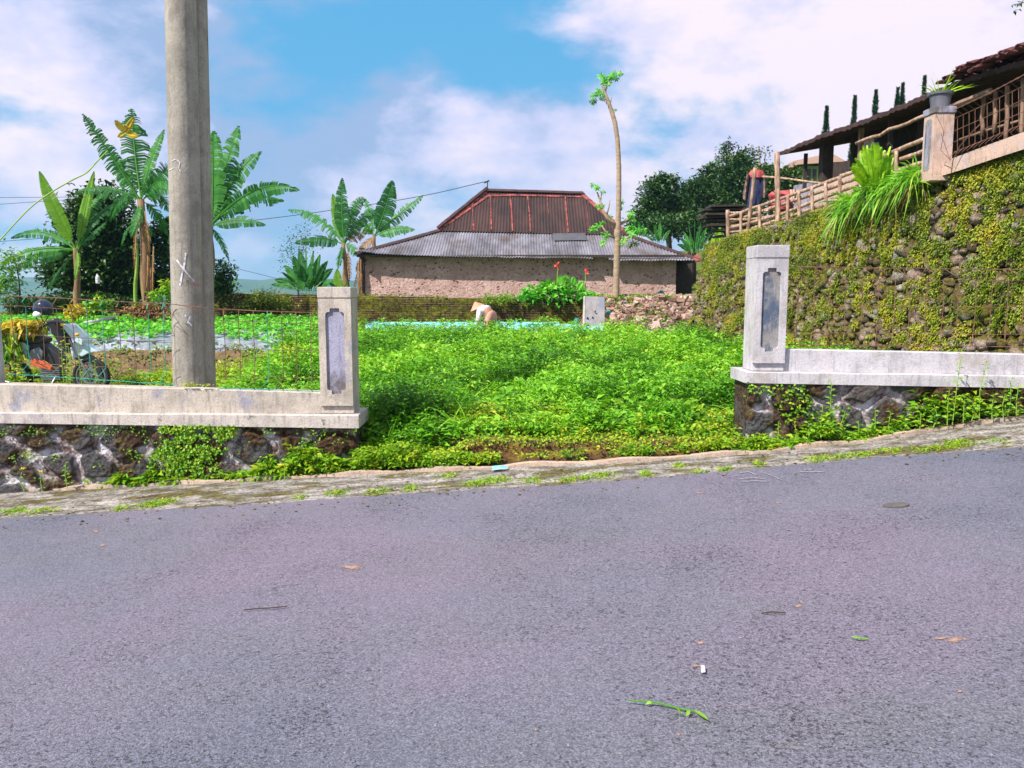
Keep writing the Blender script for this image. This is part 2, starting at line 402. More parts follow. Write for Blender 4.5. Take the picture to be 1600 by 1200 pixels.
M['white_paint'] = plain('white_paint', [(0.42, (0.32, 0.29, 0.26)), (0.5, (0.6, 0.59, 0.62)), (0.6, (0.72, 0.72, 0.76))], 28, bump=0)
M['chalk'] = plain('chalk', [(0.44, (0.20, 0.19, 0.21)), (0.56, (0.42, 0.42, 0.46))], 60, bump=0)
M['red_paint'] = plain('red_paint', [(0.3, (0.5, 0.1, 0.1)), (0.7, (0.6, 0.18, 0.16))], bump=0)
M['rust_wire'] = plain('rust_wire', [(0.35, (0.10, 0.05, 0.035)), (0.65, (0.24, 0.11, 0.07))], 12, 0.8)
M['green_wire'] = plain('green_wire', [(0.3, (0.01, 0.24, 0.15)), (0.7, (0.02, 0.38, 0.24))], 8, 0.5, bump=0)
M['bark_pale'] = plain('bark_pale', [(0.3, (0.22, 0.16, 0.10)), (0.7, (0.42, 0.31, 0.21))], 5, 0.9, 0.6, 20, (1, 1, 4))
M['bark_dark'] = plain('bark_dark', [(0.3, (0.03, 0.02, 0.012)), (0.7, (0.10, 0.07, 0.045))], 5, 0.9, 0.6, 20, (3, 3, 1))
M['bark_banana'] = plain('bark_banana', [(0.3, (0.10, 0.06, 0.035)), (0.5, (0.22, 0.12, 0.06)), (0.7, (0.24, 0.22, 0.06))], 4, 0.8, 0.5, 18, (4, 4, 0.6))
M['stem_green'] = plain('stem_green', [(0.3, (0.14, 0.28, 0.03)), (0.7, (0.28, 0.42, 0.05))], 6, 0.6)
M['bamboo'] = plain('bamboo', [(0.36, (0.17, 0.10, 0.07)), (0.5, (0.36, 0.23, 0.16)), (0.64, (0.52, 0.37, 0.27))], 5, 0.6, 0.2, 16, (4, 4, 1))
M['wood_dark'] = plain('wood_dark', [(0.3, (0.02, 0.014, 0.012)), (0.7, (0.07, 0.05, 0.04))], 6, 0.85, 0.4, 24, (4, 4, 1))
M['wood_mid'] = plain('wood_mid', [(0.3, (0.16, 0.10, 0.07)), (0.7, (0.34, 0.22, 0.15))], 6, 0.85, 0.4, 24, (4, 4, 1))
M['black_plastic'] = plain('black_plastic', [(0.3, (0.012, 0.012, 0.015)), (0.7, (0.03, 0.03, 0.035))], 4, 0.4, 0.1, spec=0.5)
M['grey_metal'] = plain('grey_metal', [(0.3, (0.22, 0.22, 0.24)), (0.7, (0.4, 0.4, 0.42))], 8, 0.4, 0.1, metal=0.8)
M['rubber'] = plain('rubber', [(0.3, (0.012, 0.012, 0.012)), (0.7, (0.03, 0.028, 0.026))], 10, 0.85)
M['skin'] = plain('skin', [(0.3, (0.30, 0.15, 0.09)), (0.7, (0.38, 0.2, 0.12))], bump=0)

# asphalt
t = NT('asphalt')
vb = t.map((1, 1.0, 1))
c = t.ramp(t.noise(0.35, 4, 0.6, vb), [(0.36, (0.130, 0.137, 0.178)), (0.5, (0.160, 0.154, 0.194)), (0.66, (0.188, 0.158, 0.206))])
c = t.mix(t.mr(t.noise(0.5, 3, 0.5, t.map((0.6, 2.4, 1), (3, 3, 3))), 0.5, 0.7, 0, 0.4), c, (0.138, 0.146, 0.155))
g = t.vor(150, vb, out='Color'); sp = t.n('ShaderNodeSeparateColor'); t.l(g, sp.inputs[0])
c = t.mix(0.8, c, t.ramp(sp.outputs[0], [(0, 0.55), (0.6, 1.0), (1.0, 1.5)]), 'MULTIPLY')
pit = t.noise(52, 6, 0.70, t.map((1, 1.3, 1), (1, 7, 3)), 0.9)
lar = t.noise(1.1, 4, 0.6, t.map((1, 1, 1), (8, 1, 3)))
pm_ = t.math('ADD', pit, t.mr(lar, 0.3, 0.7, -0.07, 0.035))
c = t.mix(t.mr(pm_, 0.59, 0.66, 0, 0.7), c, (0.045, 0.033, 0.028))
tan = t.vor(22, t.map((1, 1, 1), (4, 4, 4))); c = t.mix(t.math('MULTIPLY', t.mr(tan, 0.07, 0.12, 1, 0), t.mr(t.noise(3, 3), 0.45, 0.6)), c, (0.36, 0.30, 0.26))
dust = t.noise(3.5, 5, 0.7, t.map((0.4, 1.5, 1), (9, 2, 1))); c = t.mix(t.mr(dust, 0.66, 0.76, 0, 0.22), c, (0.34, 0.25, 0.19))
h = t.math('ADD', t.math('MULTIPLY', t.vor(150, vb), -0.4), t.math('MULTIPLY', t.mr(pm_, 0.57, 0.67, 0, 1), -1.6))
h = t.math('ADD', h, t.noise(220, 3, 0.7))
M['asphalt'] = t.done(c, 0.78, t.bump(h, 0.9, 0.006), spec=0.3)

# weathered roadside concrete
t = NT('gutter_concrete')
c = t.ramp(t.noise(5, 8, 0.75, t.map((0.7, 1.5, 1))), [(0.38, (0.09, 0.075, 0.055)), (0.48, (0.24, 0.22, 0.19)), (0.62, (0.46, 0.42, 0.39))])
n = t.noise(1.7, 8, 0.72, t.map((1, 2.2, 1), (4, 1, 1))); c = t.mix(t.mr(n, 0.515, 0.56, 0, 0.9), c, t.ramp(t.noise(14, 4), [(0.35, (0.05, 0.03, 0.012)), (0.6, (0.15, 0.13, 0.02)), (0.75, (0.2, 0.26, 0.02))]))
n = t.noise(45, 4, 0.7); c = t.mix(t.mr(n, 0.50, 0.58, 0, 0.75), c, (0.05, 0.045, 0.035))
M['gutter'] = t.done(c, 0.9, t.bump(t.math('ADD', t.noise(50, 5, 0.75), t.noise(12, 4)), 0.8, 0.012), spec=0.2)
M['kerb'] = concrete('kerb_concrete', (0.56, 0.42, 0.32), (0.42, 0.35, 0.28), (0.14, 0.10, 0.07), 0.3, 4)

# ground: soil with grass tones
t = NT('soil')
c = t.ramp(t.noise(0.8, 8, 0.7), [(0.35, (0.07, 0.11, 0.015)), (0.5, (0.11, 0.14, 0.02)), (0.65, (0.13, 0.09, 0.04))])
c = t.mix(t.mr(t.noise(12, 5, 0.7), 0.4, 0.65, 0, 0.7), c, (0.05, 0.08, 0.012))
M['soil'] = t.done(c, 0.95, t.bump(t.noise(18, 6, 0.7), 0.7, 0.05), spec=0.1)
t = NT('far_forest')
c = t.ramp(t.noise(0.012, 9, 0.7), [(0.35, (0.018, 0.055, 0.03)), (0.5, (0.04, 0.10, 0.04)), (0.68, (0.09, 0.15, 0.05))])
M['far'] = t.done(c, 0.95, t.bump(t.noise(0.05, 6, 0.7), 1.0, 8), spec=0.1)

# lava stone masonry: attributes m (mortar), v (stone id), g (mossy growth)
t = NT('lava_masonry')
st = t.ramp(t.attr('v'), [(0, (0.035, 0.032, 0.032)), (0.5, (0.065, 0.060, 0.062)), (1, (0.085, 0.065, 0.055))])
st = t.mix(t.mr(t.noise(40, 5, 0.7), 0.4, 0.65, 0, 0.7), st, (0.11, 0.11, 0.115))
mo = t.ramp(t.noise(6, 6, 0.7), [(0.40, (0.09, 0.06, 0.05)), (0.48, (0.34, 0.28, 0.28)), (0.60, (0.62, 0.59, 0.65))])
c = t.mix(t.attr('m'), st, mo)
ms = t.ramp(t.noise(22, 5, 0.7), [(0.35, (0.012, 0.008, 0.006)), (0.5, (0.06, 0.025, 0.015)), (0.62, (0.11, 0.10, 0.02)), (0.78, (0.15, 0.22, 0.02))])
c = t.mix(t.attr('g'), c, ms)
M['masonry'] = t.done(c, 0.92, t.bump(t.math('ADD', t.noise(45, 6, 0.75), t.vor(26)), 0.9, 0.02), spec=0.25)

# cobbles of the high wall
t = NT('cobble')
c = t.ramp(t.attr('v'), [(0, (0.12, 0.09, 0.06)), (0.25, (0.26, 0.20, 0.14)), (0.5, (0.42, 0.31, 0.24)), (0.75, (0.54, 0.40, 0.33)), (0.92, (0.46, 0.45, 0.38)), (1, (0.62, 0.56, 0.48))])
c = t.mix(t.mr(t.noise(30, 6, 0.7), 0.42, 0.66, 0, 0.7), c, (0.10, 0.07, 0.045))
n = t.math('ADD', t.noise(2.2, 7, 0.7), t.math('MULTIPLY', t.normz(), 0.16)); n = t.math('ADD', n, t.math('MULTIPLY', t.attr('g'), 0.16))
c = t.mix(t.mr(n, 0.57, 0.65, 0, 0.95), c, t.ramp(t.noise(20, 5, 0.7), [(0.38, (0.06, 0.045, 0.012)), (0.5, (0.16, 0.14, 0.02)), (0.64, (0.30, 0.25, 0.03))]))
c = t.mix(t.mr(t.noise(7, 7, 0.75, t.map((1, 1, 1), (2, 7, 1))), 0.5, 0.6, 0, 0.5), c, (0.10, 0.065, 0.03))
M['cobble'] = t.done(c, 0.94, t.bump(t.math('ADD', t.noise(35, 6, 0.75), t.noise(11, 5, 0.7)), 1.0, 0.05), spec=0.15)
M['wall_core'] = plain('wall_core', [(0.35, (0.02, 0.018, 0.008)), (0.55, (0.05, 0.045, 0.02)), (0.7, (0.09, 0.10, 0.015))], 9, 0.95, 0.8, 20, bd=0.05)

# mossy thin-brick wall
t = NT('mossy_brick')
v = t.map((1, 1, 1))
br = t.n('ShaderNodeTexBrick'); mp = t.n('ShaderNodeMapping'); mp.inputs['Rotation'].default_value = (R(90), 0, 0)
t.l(t.tc.outputs['Object'], mp.inputs[0]); t.l(mp.outputs[0], br.inputs['Vector'])
br.inputs['Scale'].default_value = 1; br.inputs['Brick Width'].default_value = 0.24; br.inputs['Row Height'].default_value = 0.062; br.inputs['Mortar Size'].default_value = 0.011
br.inputs['Color1'].default_value = (0.09, 0.055, 0.03, 1); br.inputs['Color2'].default_value = (0.17, 0.11, 0.055, 1); br.inputs['Mortar'].default_value = (0.012, 0.009, 0.006, 1)
c = br.outputs['Color']
c = t.mix(t.mr(t.noise(2.2, 7, 0.72, t.map((1, 1, 1.6))), 0.44, 0.56, 0, 0.92), c, t.ramp(t.noise(11, 5, 0.7), [(0.35, (0.03, 0.028, 0.006)), (0.5, (0.12, 0.12, 0.012)), (0.7, (0.24, 0.24, 0.03))]))
c = t.mix(t.mr(t.noise(1.1, 5, 0.7, t.map((1, 1, 2.5), (5, 0, 3))), 0.52, 0.68, 0, 0.75), c, (0.035, 0.022, 0.012))
h = t.math('ADD', t.math('MULTIPLY', br.outputs['Fac'], -1.5), t.noise(14, 6, 0.75))
M['mossy_brick'] = t.done(c, 0.95, t.bump(h, 0.9, 0.05), spec=0.15)

# rubble stone house wall: round stones in pinkish mortar
t = NT('house_wall')
v = t.map((1, 1, 1.5))
d = t.vor(5.5, v, rnd=1.0); n = t.noise(18, 5, 0.7)
c = t.ramp(t.noise(2, 6, 0.7), [(0.35, (0.46, 0.29, 0.25)), (0.65, (0.66, 0.46, 0.42))])
k = t.math('ADD', d, t.math('MULTIPLY', n, 0.25))
c = t.mix(t.mr(k, 0.50, 0.60, 0, 0.0), c, (0.1, 0.07, 0.05))
holes = t.mr(t.math('ADD', t.vor(7.0, t.map((1, 0.01, 1.5), (3, 0, 2))), t.math('MULTIPLY', t.noise(9, 4), 0.5)), 0.40, 0.52, 1, 0)
holes = t.math('MULTIPLY', holes, t.mr(t.noise(2.5, 3), 0.42, 0.56))
c = t.mix(t.math('MULTIPLY', holes, 0.85), c, (0.07, 0.05, 0.03))
c = t.mix(t.mr(t.noise(12, 7, 0.75), 0.48, 0.62, 0, 0.6), c, (0.24, 0.15, 0.10))
M['house_wall'] = t.done(c, 0.95, t.bump(t.math('ADD', t.math('MULTIPLY', holes, -1.0), t.noise(14, 5, 0.7)), 1.0, 0.06), spec=0.15)

def corrug(name, stops, rust, rthr, sc=1.2):
    t = NT(name); c = t.ramp(t.noise(sc, 7, 0.65, t.map((1.6, 0.6, 1))), stops)
    n = t.noise(1.1, 8, 0.75, t.map((1, 0.7, 1), (3, 3, 3))); c = t.mix(t.mr(n, rthr, rthr + 0.12, 0, 0.8), c, rust)
    sh = t.vor(1.1, t.map((1, 0.25, 0.25)), out='Color'); s2 = t.n('ShaderNodeSeparateColor'); t.l(sh, s2.inputs[0])
    c = t.mix(0.5, c, t.ramp(s2.outputs[0], [(0, 0.65), (1, 1.2)]), 'MULTIPLY')
    return t.done(c, 0.6, t.bump(t.noise(20, 5, 0.7), 0.2, 0.01), metal=0.15, spec=0.35)
M['roof_grey'] = corrug('roof_grey', [(0.36, (0.10, 0.095, 0.105)), (0.64, (0.27, 0.26, 0.30))], (0.12, 0.085, 0.065), 0.53)
M['roof_brown'] = corrug('roof_brown', [(0.36, (0.028, 0.015, 0.012)), (0.64, (0.066, 0.032, 0.025))], (0.15, 0.045, 0.035), 0.64)
M['rust_red'] = plain('rust_red', [(0.38, (0.05, 0.02, 0.02)), (0.5, (0.22, 0.045, 0.038)), (0.65, (0.36, 0.08, 0.065))], 6, 0.8, 0.3)
M['ridge_dark'] = plain('ridge_dark', [(0.35, (0.025, 0.014, 0.014)), (0.65, (0.07, 0.03, 0.028))], 5, 0.8, 0.3)
M['skylight'] = plain('skylight', [(0.35, (0.05, 0.05, 0.05)), (0.65, (0.09, 0.09, 0.095))], 5, 0.3, 0.1)
M['mulch'] = plain('mulch_film', [(0.38, (0.13, 0.15, 0.18)), (0.6, (0.32, 0.35, 0.42))], 4, 0.35, 0.6, 9, spec=0.6, bd=0.03)
M['mulch_blue'] = plain('mulch_film_blue', [(0.35, (0.14, 0.42, 0.50)), (0.6, (0.30, 0.66, 0.74))], 4, 0.35, 0.5, 9, spec=0.5, bd=0.03)
M['soil_bank'] = plain('soil_bank', [(0.35, (0.09, 0.055, 0.03)), (0.6, (0.22, 0.14, 0.08)), (0.75, (0.16, 0.18, 0.03))], 5, 0.95, 0.8, 15, bd=0.05)

# ------------------------------------------------------------------ ground lines
def road_pts(pl, dz=0): return [Proad(x, y, dz) for x, y in pl]
KP = road_pts([(0, 770), (300, 756), (570, 742), (710, 735.5), (935, 724), (1000, 721.5), (1160, 710), (1225, 704), (1375, 687), (1490, 669), (1600, 653)])
EP = road_pts([(0, 812), (150, 804), (300, 796), (562, 779), (800, 764), (1000, 751), (1225, 730), (1375, 717), (1600, 700)])
def polyY(pl, x):
    X = [p.x for p in pl]; Y = [p.y for p in pl]
    x = np.asarray(x, float); r = np.interp(x, X, Y)
    s0 = (Y[1] - Y[0]) / (X[1] - X[0]); s1 = (Y[-1] - Y[-2]) / (X[-1] - X[-2])
    r = np.where(x < X[0], Y[0] + (np.maximum(x, X[0] - 12) - X[0]) * s0, r); r = np.where(x > X[-1], Y[-1] + (np.minimum(x, X[-1] + 6) - X[-1]) * min(s1, 0.25), r)
    return r
def kerbY(x): return polyY(KP, x)
def edgeY(x): return polyY(EP, x)

WA = Vector((4.34, 17.5, 0)); WB = Vector((6.3, 9.5, 0))
wu = (WB - WA).normalized(); wnv = Vector((-wu.y, wu.x, 0))      # along the wall towards the camera / away to the east
WL = (WB - WA).length
def wtop(t): return 2.71 + 0.66 * t
def ground(x, y):
    x = np.asarray(x, float); y = np.asarray(y, float)
    zc = 0.17 + np.clip((y - 7.5) / 11.5, 0, 1.2) * 0.42
    yard = 0.0 + (y - 7.5) * 0.012; pl = 0.60 + np.clip((y - 13.6) / 6, 0, 1.2) * 0.22
    zl = yard + (pl - yard) * sstep(13.3, 13.8, y)
    w = sstep(-3.3, -4.8, x); z = zc * (1 - w) + zl * w
    gap = kerbY(x)
    z = np.minimum(z, lerp(rz(x), z, sstep(0.0, 0.6, y - gap - 0.25)))
    z = np.where(y < gap + 0.25, rz(x) - 0.03, z)
    # terrace of the house
    plat = 1.50; w2 = sstep(-9.5, -7.6, x) * sstep(21.0, 21.35, y); z = lerp(z, plat, w2)
    # heap corner
    z = z + 0.55 * sstep(1.6, 2.6, x) * sstep(19.3, 20.9, y) * (y < 21.2)
    # valley to the north-west
    d = np.sqrt(x * x + y * y)
    z = z - 34 * sstep(34, 420, d) * sstep(40, -20, x * 1.0 - 0.1 * y)
    # hillside to the east
    hz = 1.5 + 3.2 * sstep(6, 46, x + 0.35 * (y - 30)) + 0.03 * np.clip(y - 22, 0, 90) * sstep(4, 16, x)
    z = np.where((x > 3.0) & (y > 17.6), np.maximum(z, lerp(z, hz, sstep(0, 2.5, x - 5.8 + 1.2 * np.clip(y - 33, 0, 20)))), z)
    # terrace above the stone wall
    de = (x - WA.x) * wnv.x + (y - WA.y) * wnv.y; tt = ((x - WA.x) * wu.x + (y - WA.y) * wu.y) / WL
    zt = 2.71 + 0.66 * np.clip(tt, -0.3, 1.7) - 0.03 + np.clip(de - 3, 0, 30) * 0.06
    z = np.where((tt > 0.03) & (de > 0.5) & (tt < 1.7), lerp(z, zt, sstep(0.45, 0.85, de)), z)
    # far hills
    far = sstep(700, 1500, y) * (34 + 22 + 46 * (fbm(x / 330 + 3, y / 420, 0, 4) - 0.35) - 0.012 * np.clip(x + 700, 0, 3000))
    z = z + np.where(y > 600, far, 0)
    return z
def cat(*a): return np.unique(np.concatenate(a))
gx = cat(-np.geomspace(15, 3500, 40), np.arange(-15, 14.01, 0.3), np.geomspace(14, 3500, 40))
gy = cat(-np.geomspace(6, 2500, 14), np.arange(-6, 24, 0.3), np.geomspace(24, 3500, 60))
XX, YY = np.meshgrid(gx, gy); ZZ = ground(XX, YY)
ZZ = ZZ + np.where((YY > 8.2) & (YY < 200), (fbm(XX * 1.2, YY * 1.2) - 0.5) * 0.08, 0)
ny, nx = XX.shape
idx = np.arange(ny * nx).reshape(ny, nx)
quads = np.stack([idx[:-1, :-1], idx[:-1, 1:], idx[1:, 1:], idx[1:, :-1]], -1).reshape(-1, 4)
g_ = np_mesh('ground', np.stack([XX, YY, ZZ], -1).reshape(-1, 3), quads, M['soil'], smooth=True); tag(g_, kind='structure')
# the wooded hills use their own sheet, a little above the ground sheet
hx = np.linspace(-2600, 900, 120); hy = np.linspace(640, 2600, 50); HX, HY = np.meshgrid(hx, hy)
HZ = ground(HX, HY) + 1.5 + 9 * (fbm(HX / 60, HY / 60, 0, 3) - 0.4)
idh = np.arange(HX.size).reshape(HX.shape); qh = np.stack([idh[:-1, :-1], idh[:-1, 1:], idh[1:, 1:], idh[1:, :-1]], -1).reshape(-1, 4)
tag(np_mesh('hills', np.stack([HX, HY, HZ], -1).reshape(-1, 3), qh, M['far'], smooth=True), kind='structure')

# road, roadside concrete strip, kerb
def strip(name, xs, y0f, y1f, n, dz, mat, zf=rz):
    T = np.linspace(0, 1, n)[:, None]; X = np.tile(xs, (n, 1)); Y = y0f(xs)[None] * (1 - T) + y1f(xs)[None] * T
    Z = zf(X) + dz(X, Y) if callable(dz) else zf(X) + dz
    i = np.arange(X.size).reshape(X.shape); q = np.stack([i[:-1, :-1], i[:-1, 1:], i[1:, 1:], i[1:, :-1]], -1).reshape(-1, 4)
    return tag(np_mesh(name, np.stack([X, Y, Z], -1).reshape(-1, 3), q, mat, smooth=True), kind='structure')
xr = cat(np.linspace(-45, -8, 20), np.arange(-8, 8.01, 0.04), np.linspace(8, 45, 20))
eg = lambda x: edgeY(x) + 0.05 * (fbm(x * 3, x * 0 + 2) - 0.5) + 0.025 * (fbm(x * 14, x * 0 + 5) - 0.5)
road = strip('road', xr, lambda x: x * 0 - 7.0, eg, 30, lambda X, Y: 0.012 + 0.006 * (fbm(X * 1.5, Y * 1.5) - 0.5), M['asphalt'])
strip('pavement', xr, lambda x: edgeY(x) - 0.25, kerbY, 8, lambda X, Y: 0.0 + 0.0 * X, M['gutter'])
kb = MB()
xs = np.arange(-8, 8.01, 0.12)
for a, b in zip(xs[:-1], xs[1:]):
    f = lambda x: float(kerbY(x)) + 0.012 * math.sin(x * 5) + 0.01 * math.sin(x * 13)
    def z0(x): return float(rz(x))
    ha = 0.026 + 0.012 * math.sin(a * 7.3); hb = 0.026 + 0.012 * math.sin(b * 7.3)
    wdt = 0.07
    kb.hexa([(a, f(a) - 0.01, z0(a) - 0.05), (b, f(b) - 0.01, z0(b) - 0.05), (b, f(b) + wdt, z0(b) - 0.05), (a, f(a) + wdt, z0(a) - 0.05)],
            [(a, f(a) - 0.005, z0(a) + ha), (b, f(b) - 0.005, z0(b) + hb), (b, f(b) + wdt, z0(b) + hb), (a, f(a) + wdt, z0(a) + ha)])
tag(kb.build('kerb', M['kerb']), kind='structure')

# ------------------------------------------------------------------ the two front walls
LY, RY = 7.47, 7.38
def masonry(x0, x1, ztop, Yf, seed, moss_fn, parent):
    """lava stone base: front face displaced by irregular stones, plus the ends and the back"""
    step = 0.0125; n = int((x1 - x0) / step); zb = float(min(rz(x0), rz(x1))) - 0.15
    zt = lambda x: ztop(x)
    m = int((max(zt(x0), zt(x1)) - zb) / step) + 1
    X, T = np.meshgrid(np.linspace(x0, x1, n), np.linspace(0, 1, m)); Z = zb + (np.vectorize(zt)(X) - zb) * T
    cw, ch = 0.40, 0.27
    wx = X + 0.16 * (fbm(X * 4, Z * 4, seed) - 0.5); wz = Z + 0.16 * (fbm(X * 4 + 7, Z * 4, seed) - 0.5)
    ci = np.floor(wx / cw); cj = np.floor(wz / ch)
    F1 = np.full(X.shape, 9.0); F2 = np.full(X.shape, 9.0); ID = np.zeros(X.shape)
    def hs(a, b, k): v = np.sin(a * 12.9898 + b * 78.233 + k * 37.7 + seed) * 43758.5453; return v - np.floor(v)
    for di in (-1, 0, 1):
        for dj in (-1, 0, 1):
            a, b = ci + di, cj + dj
            sx = (a + 0.5 + 0.7 * (hs(a, b, 1) - 0.5) + 0.5 * (np.mod(b, 2))) * cw; sz = (b + 0.5 + 0.6 * (hs(a, b, 2) - 0.5)) * ch
            d = np.sqrt(((wx - sx) / 1.25) ** 2 + (wz - sz) ** 2); idv = hs(a, b, 3)
            c1 = d < F1; F2 = np.where(c1, F1, np.minimum(F2, d)); ID = np.where(c1, idv, ID); F1 = np.minimum(F1, d)
    e = F2 - F1; body = sstep(0.045, 0.10, e)
    disp = 0.05 * body + 0.03 * (ID - 0.3) * body + 0.035 * (fbm(X * 14, Z * 14, seed, 4) - 0.5) * body + 0.02 * (fbm(X * 40, Z * 40, seed, 2) - 0.5)
    mort = 1 - sstep(0.056, 0.078, e + 0.05 * (fbm(X * 16, Z * 16) - 0.5)); g = moss_fn(X, Z, T)
    disp = disp + g * 0.02 * fbm(X * 30, Z * 30)
    disp = disp * np.clip(np.minimum((X - x0), (x1 - X)) / 0.03, 0, 1)
    V = np.stack([X, Yf - disp, Z], -1).reshape(-1, 3)
    i = np.arange(X.size).reshape(X.shape); q = np.stack([i[:-1, :-1], i[:-1, 1:], i[1:, 1:], i[1:, :-1]], -1).reshape(-1, 4)
    # body behind
    b0 = len(V); yb = Yf + 0.42
    ext = []
    # end faces as displaced columns
    K = 18
    for xe, col in ((x0, 0), (x1, n - 1)):
        T2, D2 = np.meshgrid(np.linspace(0, 1, m), np.linspace(0, 1, K), indexing='ij')
        Ze = zb + (zt(xe) - zb) * T2; Ye = Yf + D2 * 0.42
        dd = 0.045 * (fbm(Ye * 9, Ze * 9, xe, 4) - 0.3) * np.sin(np.pi * np.clip(D2, 0, 1)) * (1 if xe == x1 else -1)
        ext.append(np.stack([xe + dd, Ye, Ze], -1))
    VV = [V]; Q = [q]; at_m = [mort.ravel()]; at_v = [ID.ravel()]; at_g = [g.ravel()]; off = len(V)
    for k, E in enumerate(ext):
        VV.append(E.reshape(-1, 3)); ii = np.arange(E.shape[0] * E.shape[1]).reshape(E.shape[:2]) + off
        qq = np.stack([ii[:-1, :-1], ii[:-1, 1:], ii[1:, 1:], ii[1:, :-1]], -1).reshape(-1, 4)
        Q.append(qq); c = E.shape[0] * E.shape[1]; off += c
        at_m.append(np.zeros(c)); at_v.append(fbm(E[..., 1] * 4, E[..., 2] * 4).ravel()); at_g.append((0.85 * sstep(0.4, 0.55, fbm(E[..., 1] * 6, E[..., 2] * 6, 4))).ravel())
    bx = np.array([(x0, yb, zb), (x1, yb, zb), (x1, yb, zt(x1)), (x0, yb, zt(x0)), (x0, Yf, zt(x0)), (x1, Yf, zt(x1))])
    VV.append(bx); Q.append(np.array([[1, 0, 3, 2], [2, 3, 4, 5]]) + off); at_m.append(np.zeros(6)); at_v.append(np.zeros(6)); at_g.append(np.ones(6))
    return np_mesh('stone_base', np.concatenate(VV), np.concatenate(Q), M['masonry'],
                   {'m': np.concatenate(at_m), 'v': np.concatenate(at_v), 'g': np.concatenate(at_g)}, parent, smooth=False)

def line_at(pxs, Y):      # pixel polyline on the plane y=Y -> z(x)
    pts = [P(x, y, Y) for x, y in pxs]; X = [p.x for p in pts]; Z = [p.z for p in pts]
    def f(x):
        if x <= X[0]: return Z[0] + (x - X[0]) * (Z[1] - Z[0]) / (X[1] - X[0])
        if x >= X[-1]: return Z[-1] + (x - X[-1]) * (Z[-1] - Z[-2]) / (X[-1] - X[-2])
        return float(np.interp(x, X, Z))
    return f
def slab(mb, x0, x1, zb, zt, y0, y1, step=0.25, wob=0.004):
    """long strip with slightly uneven edges"""
    n = max(2, int((x1 - x0) / step)); xs = np.linspace(x0, x1, n)
    sec = []
    for i, x in enumerate(xs):
        w = lambda k: wob * (mnoise.noise(Vector((x * 2.3, k * 9.1, y0))))
        b = 0.008
        sec.append([(x, y0 + w(0), zb(x)), (x, y0 + w(1), zt(x) - b + w(2)), (x, y0 + b + w(1), zt(x) + w(2)), (x, y1 - b, zt(x) + w(3)), (x, y1, zt(x) - b), (x, y1, zb(x))])
    m = len(sec[0]); vs = [p for s_ in sec for p in s_]
    fs = [(i * m + j, (i + 1) * m + j, (i + 1) * m + (j + 1) % m, i * m + (j + 1) % m) for i in range(len(xs) - 1) for j in range(m)]
    fs += [tuple(range(m)), tuple((len(xs) - 1) * m + m - 1 - j for j in range(m))]
    mb.add(vs, fs); return mb

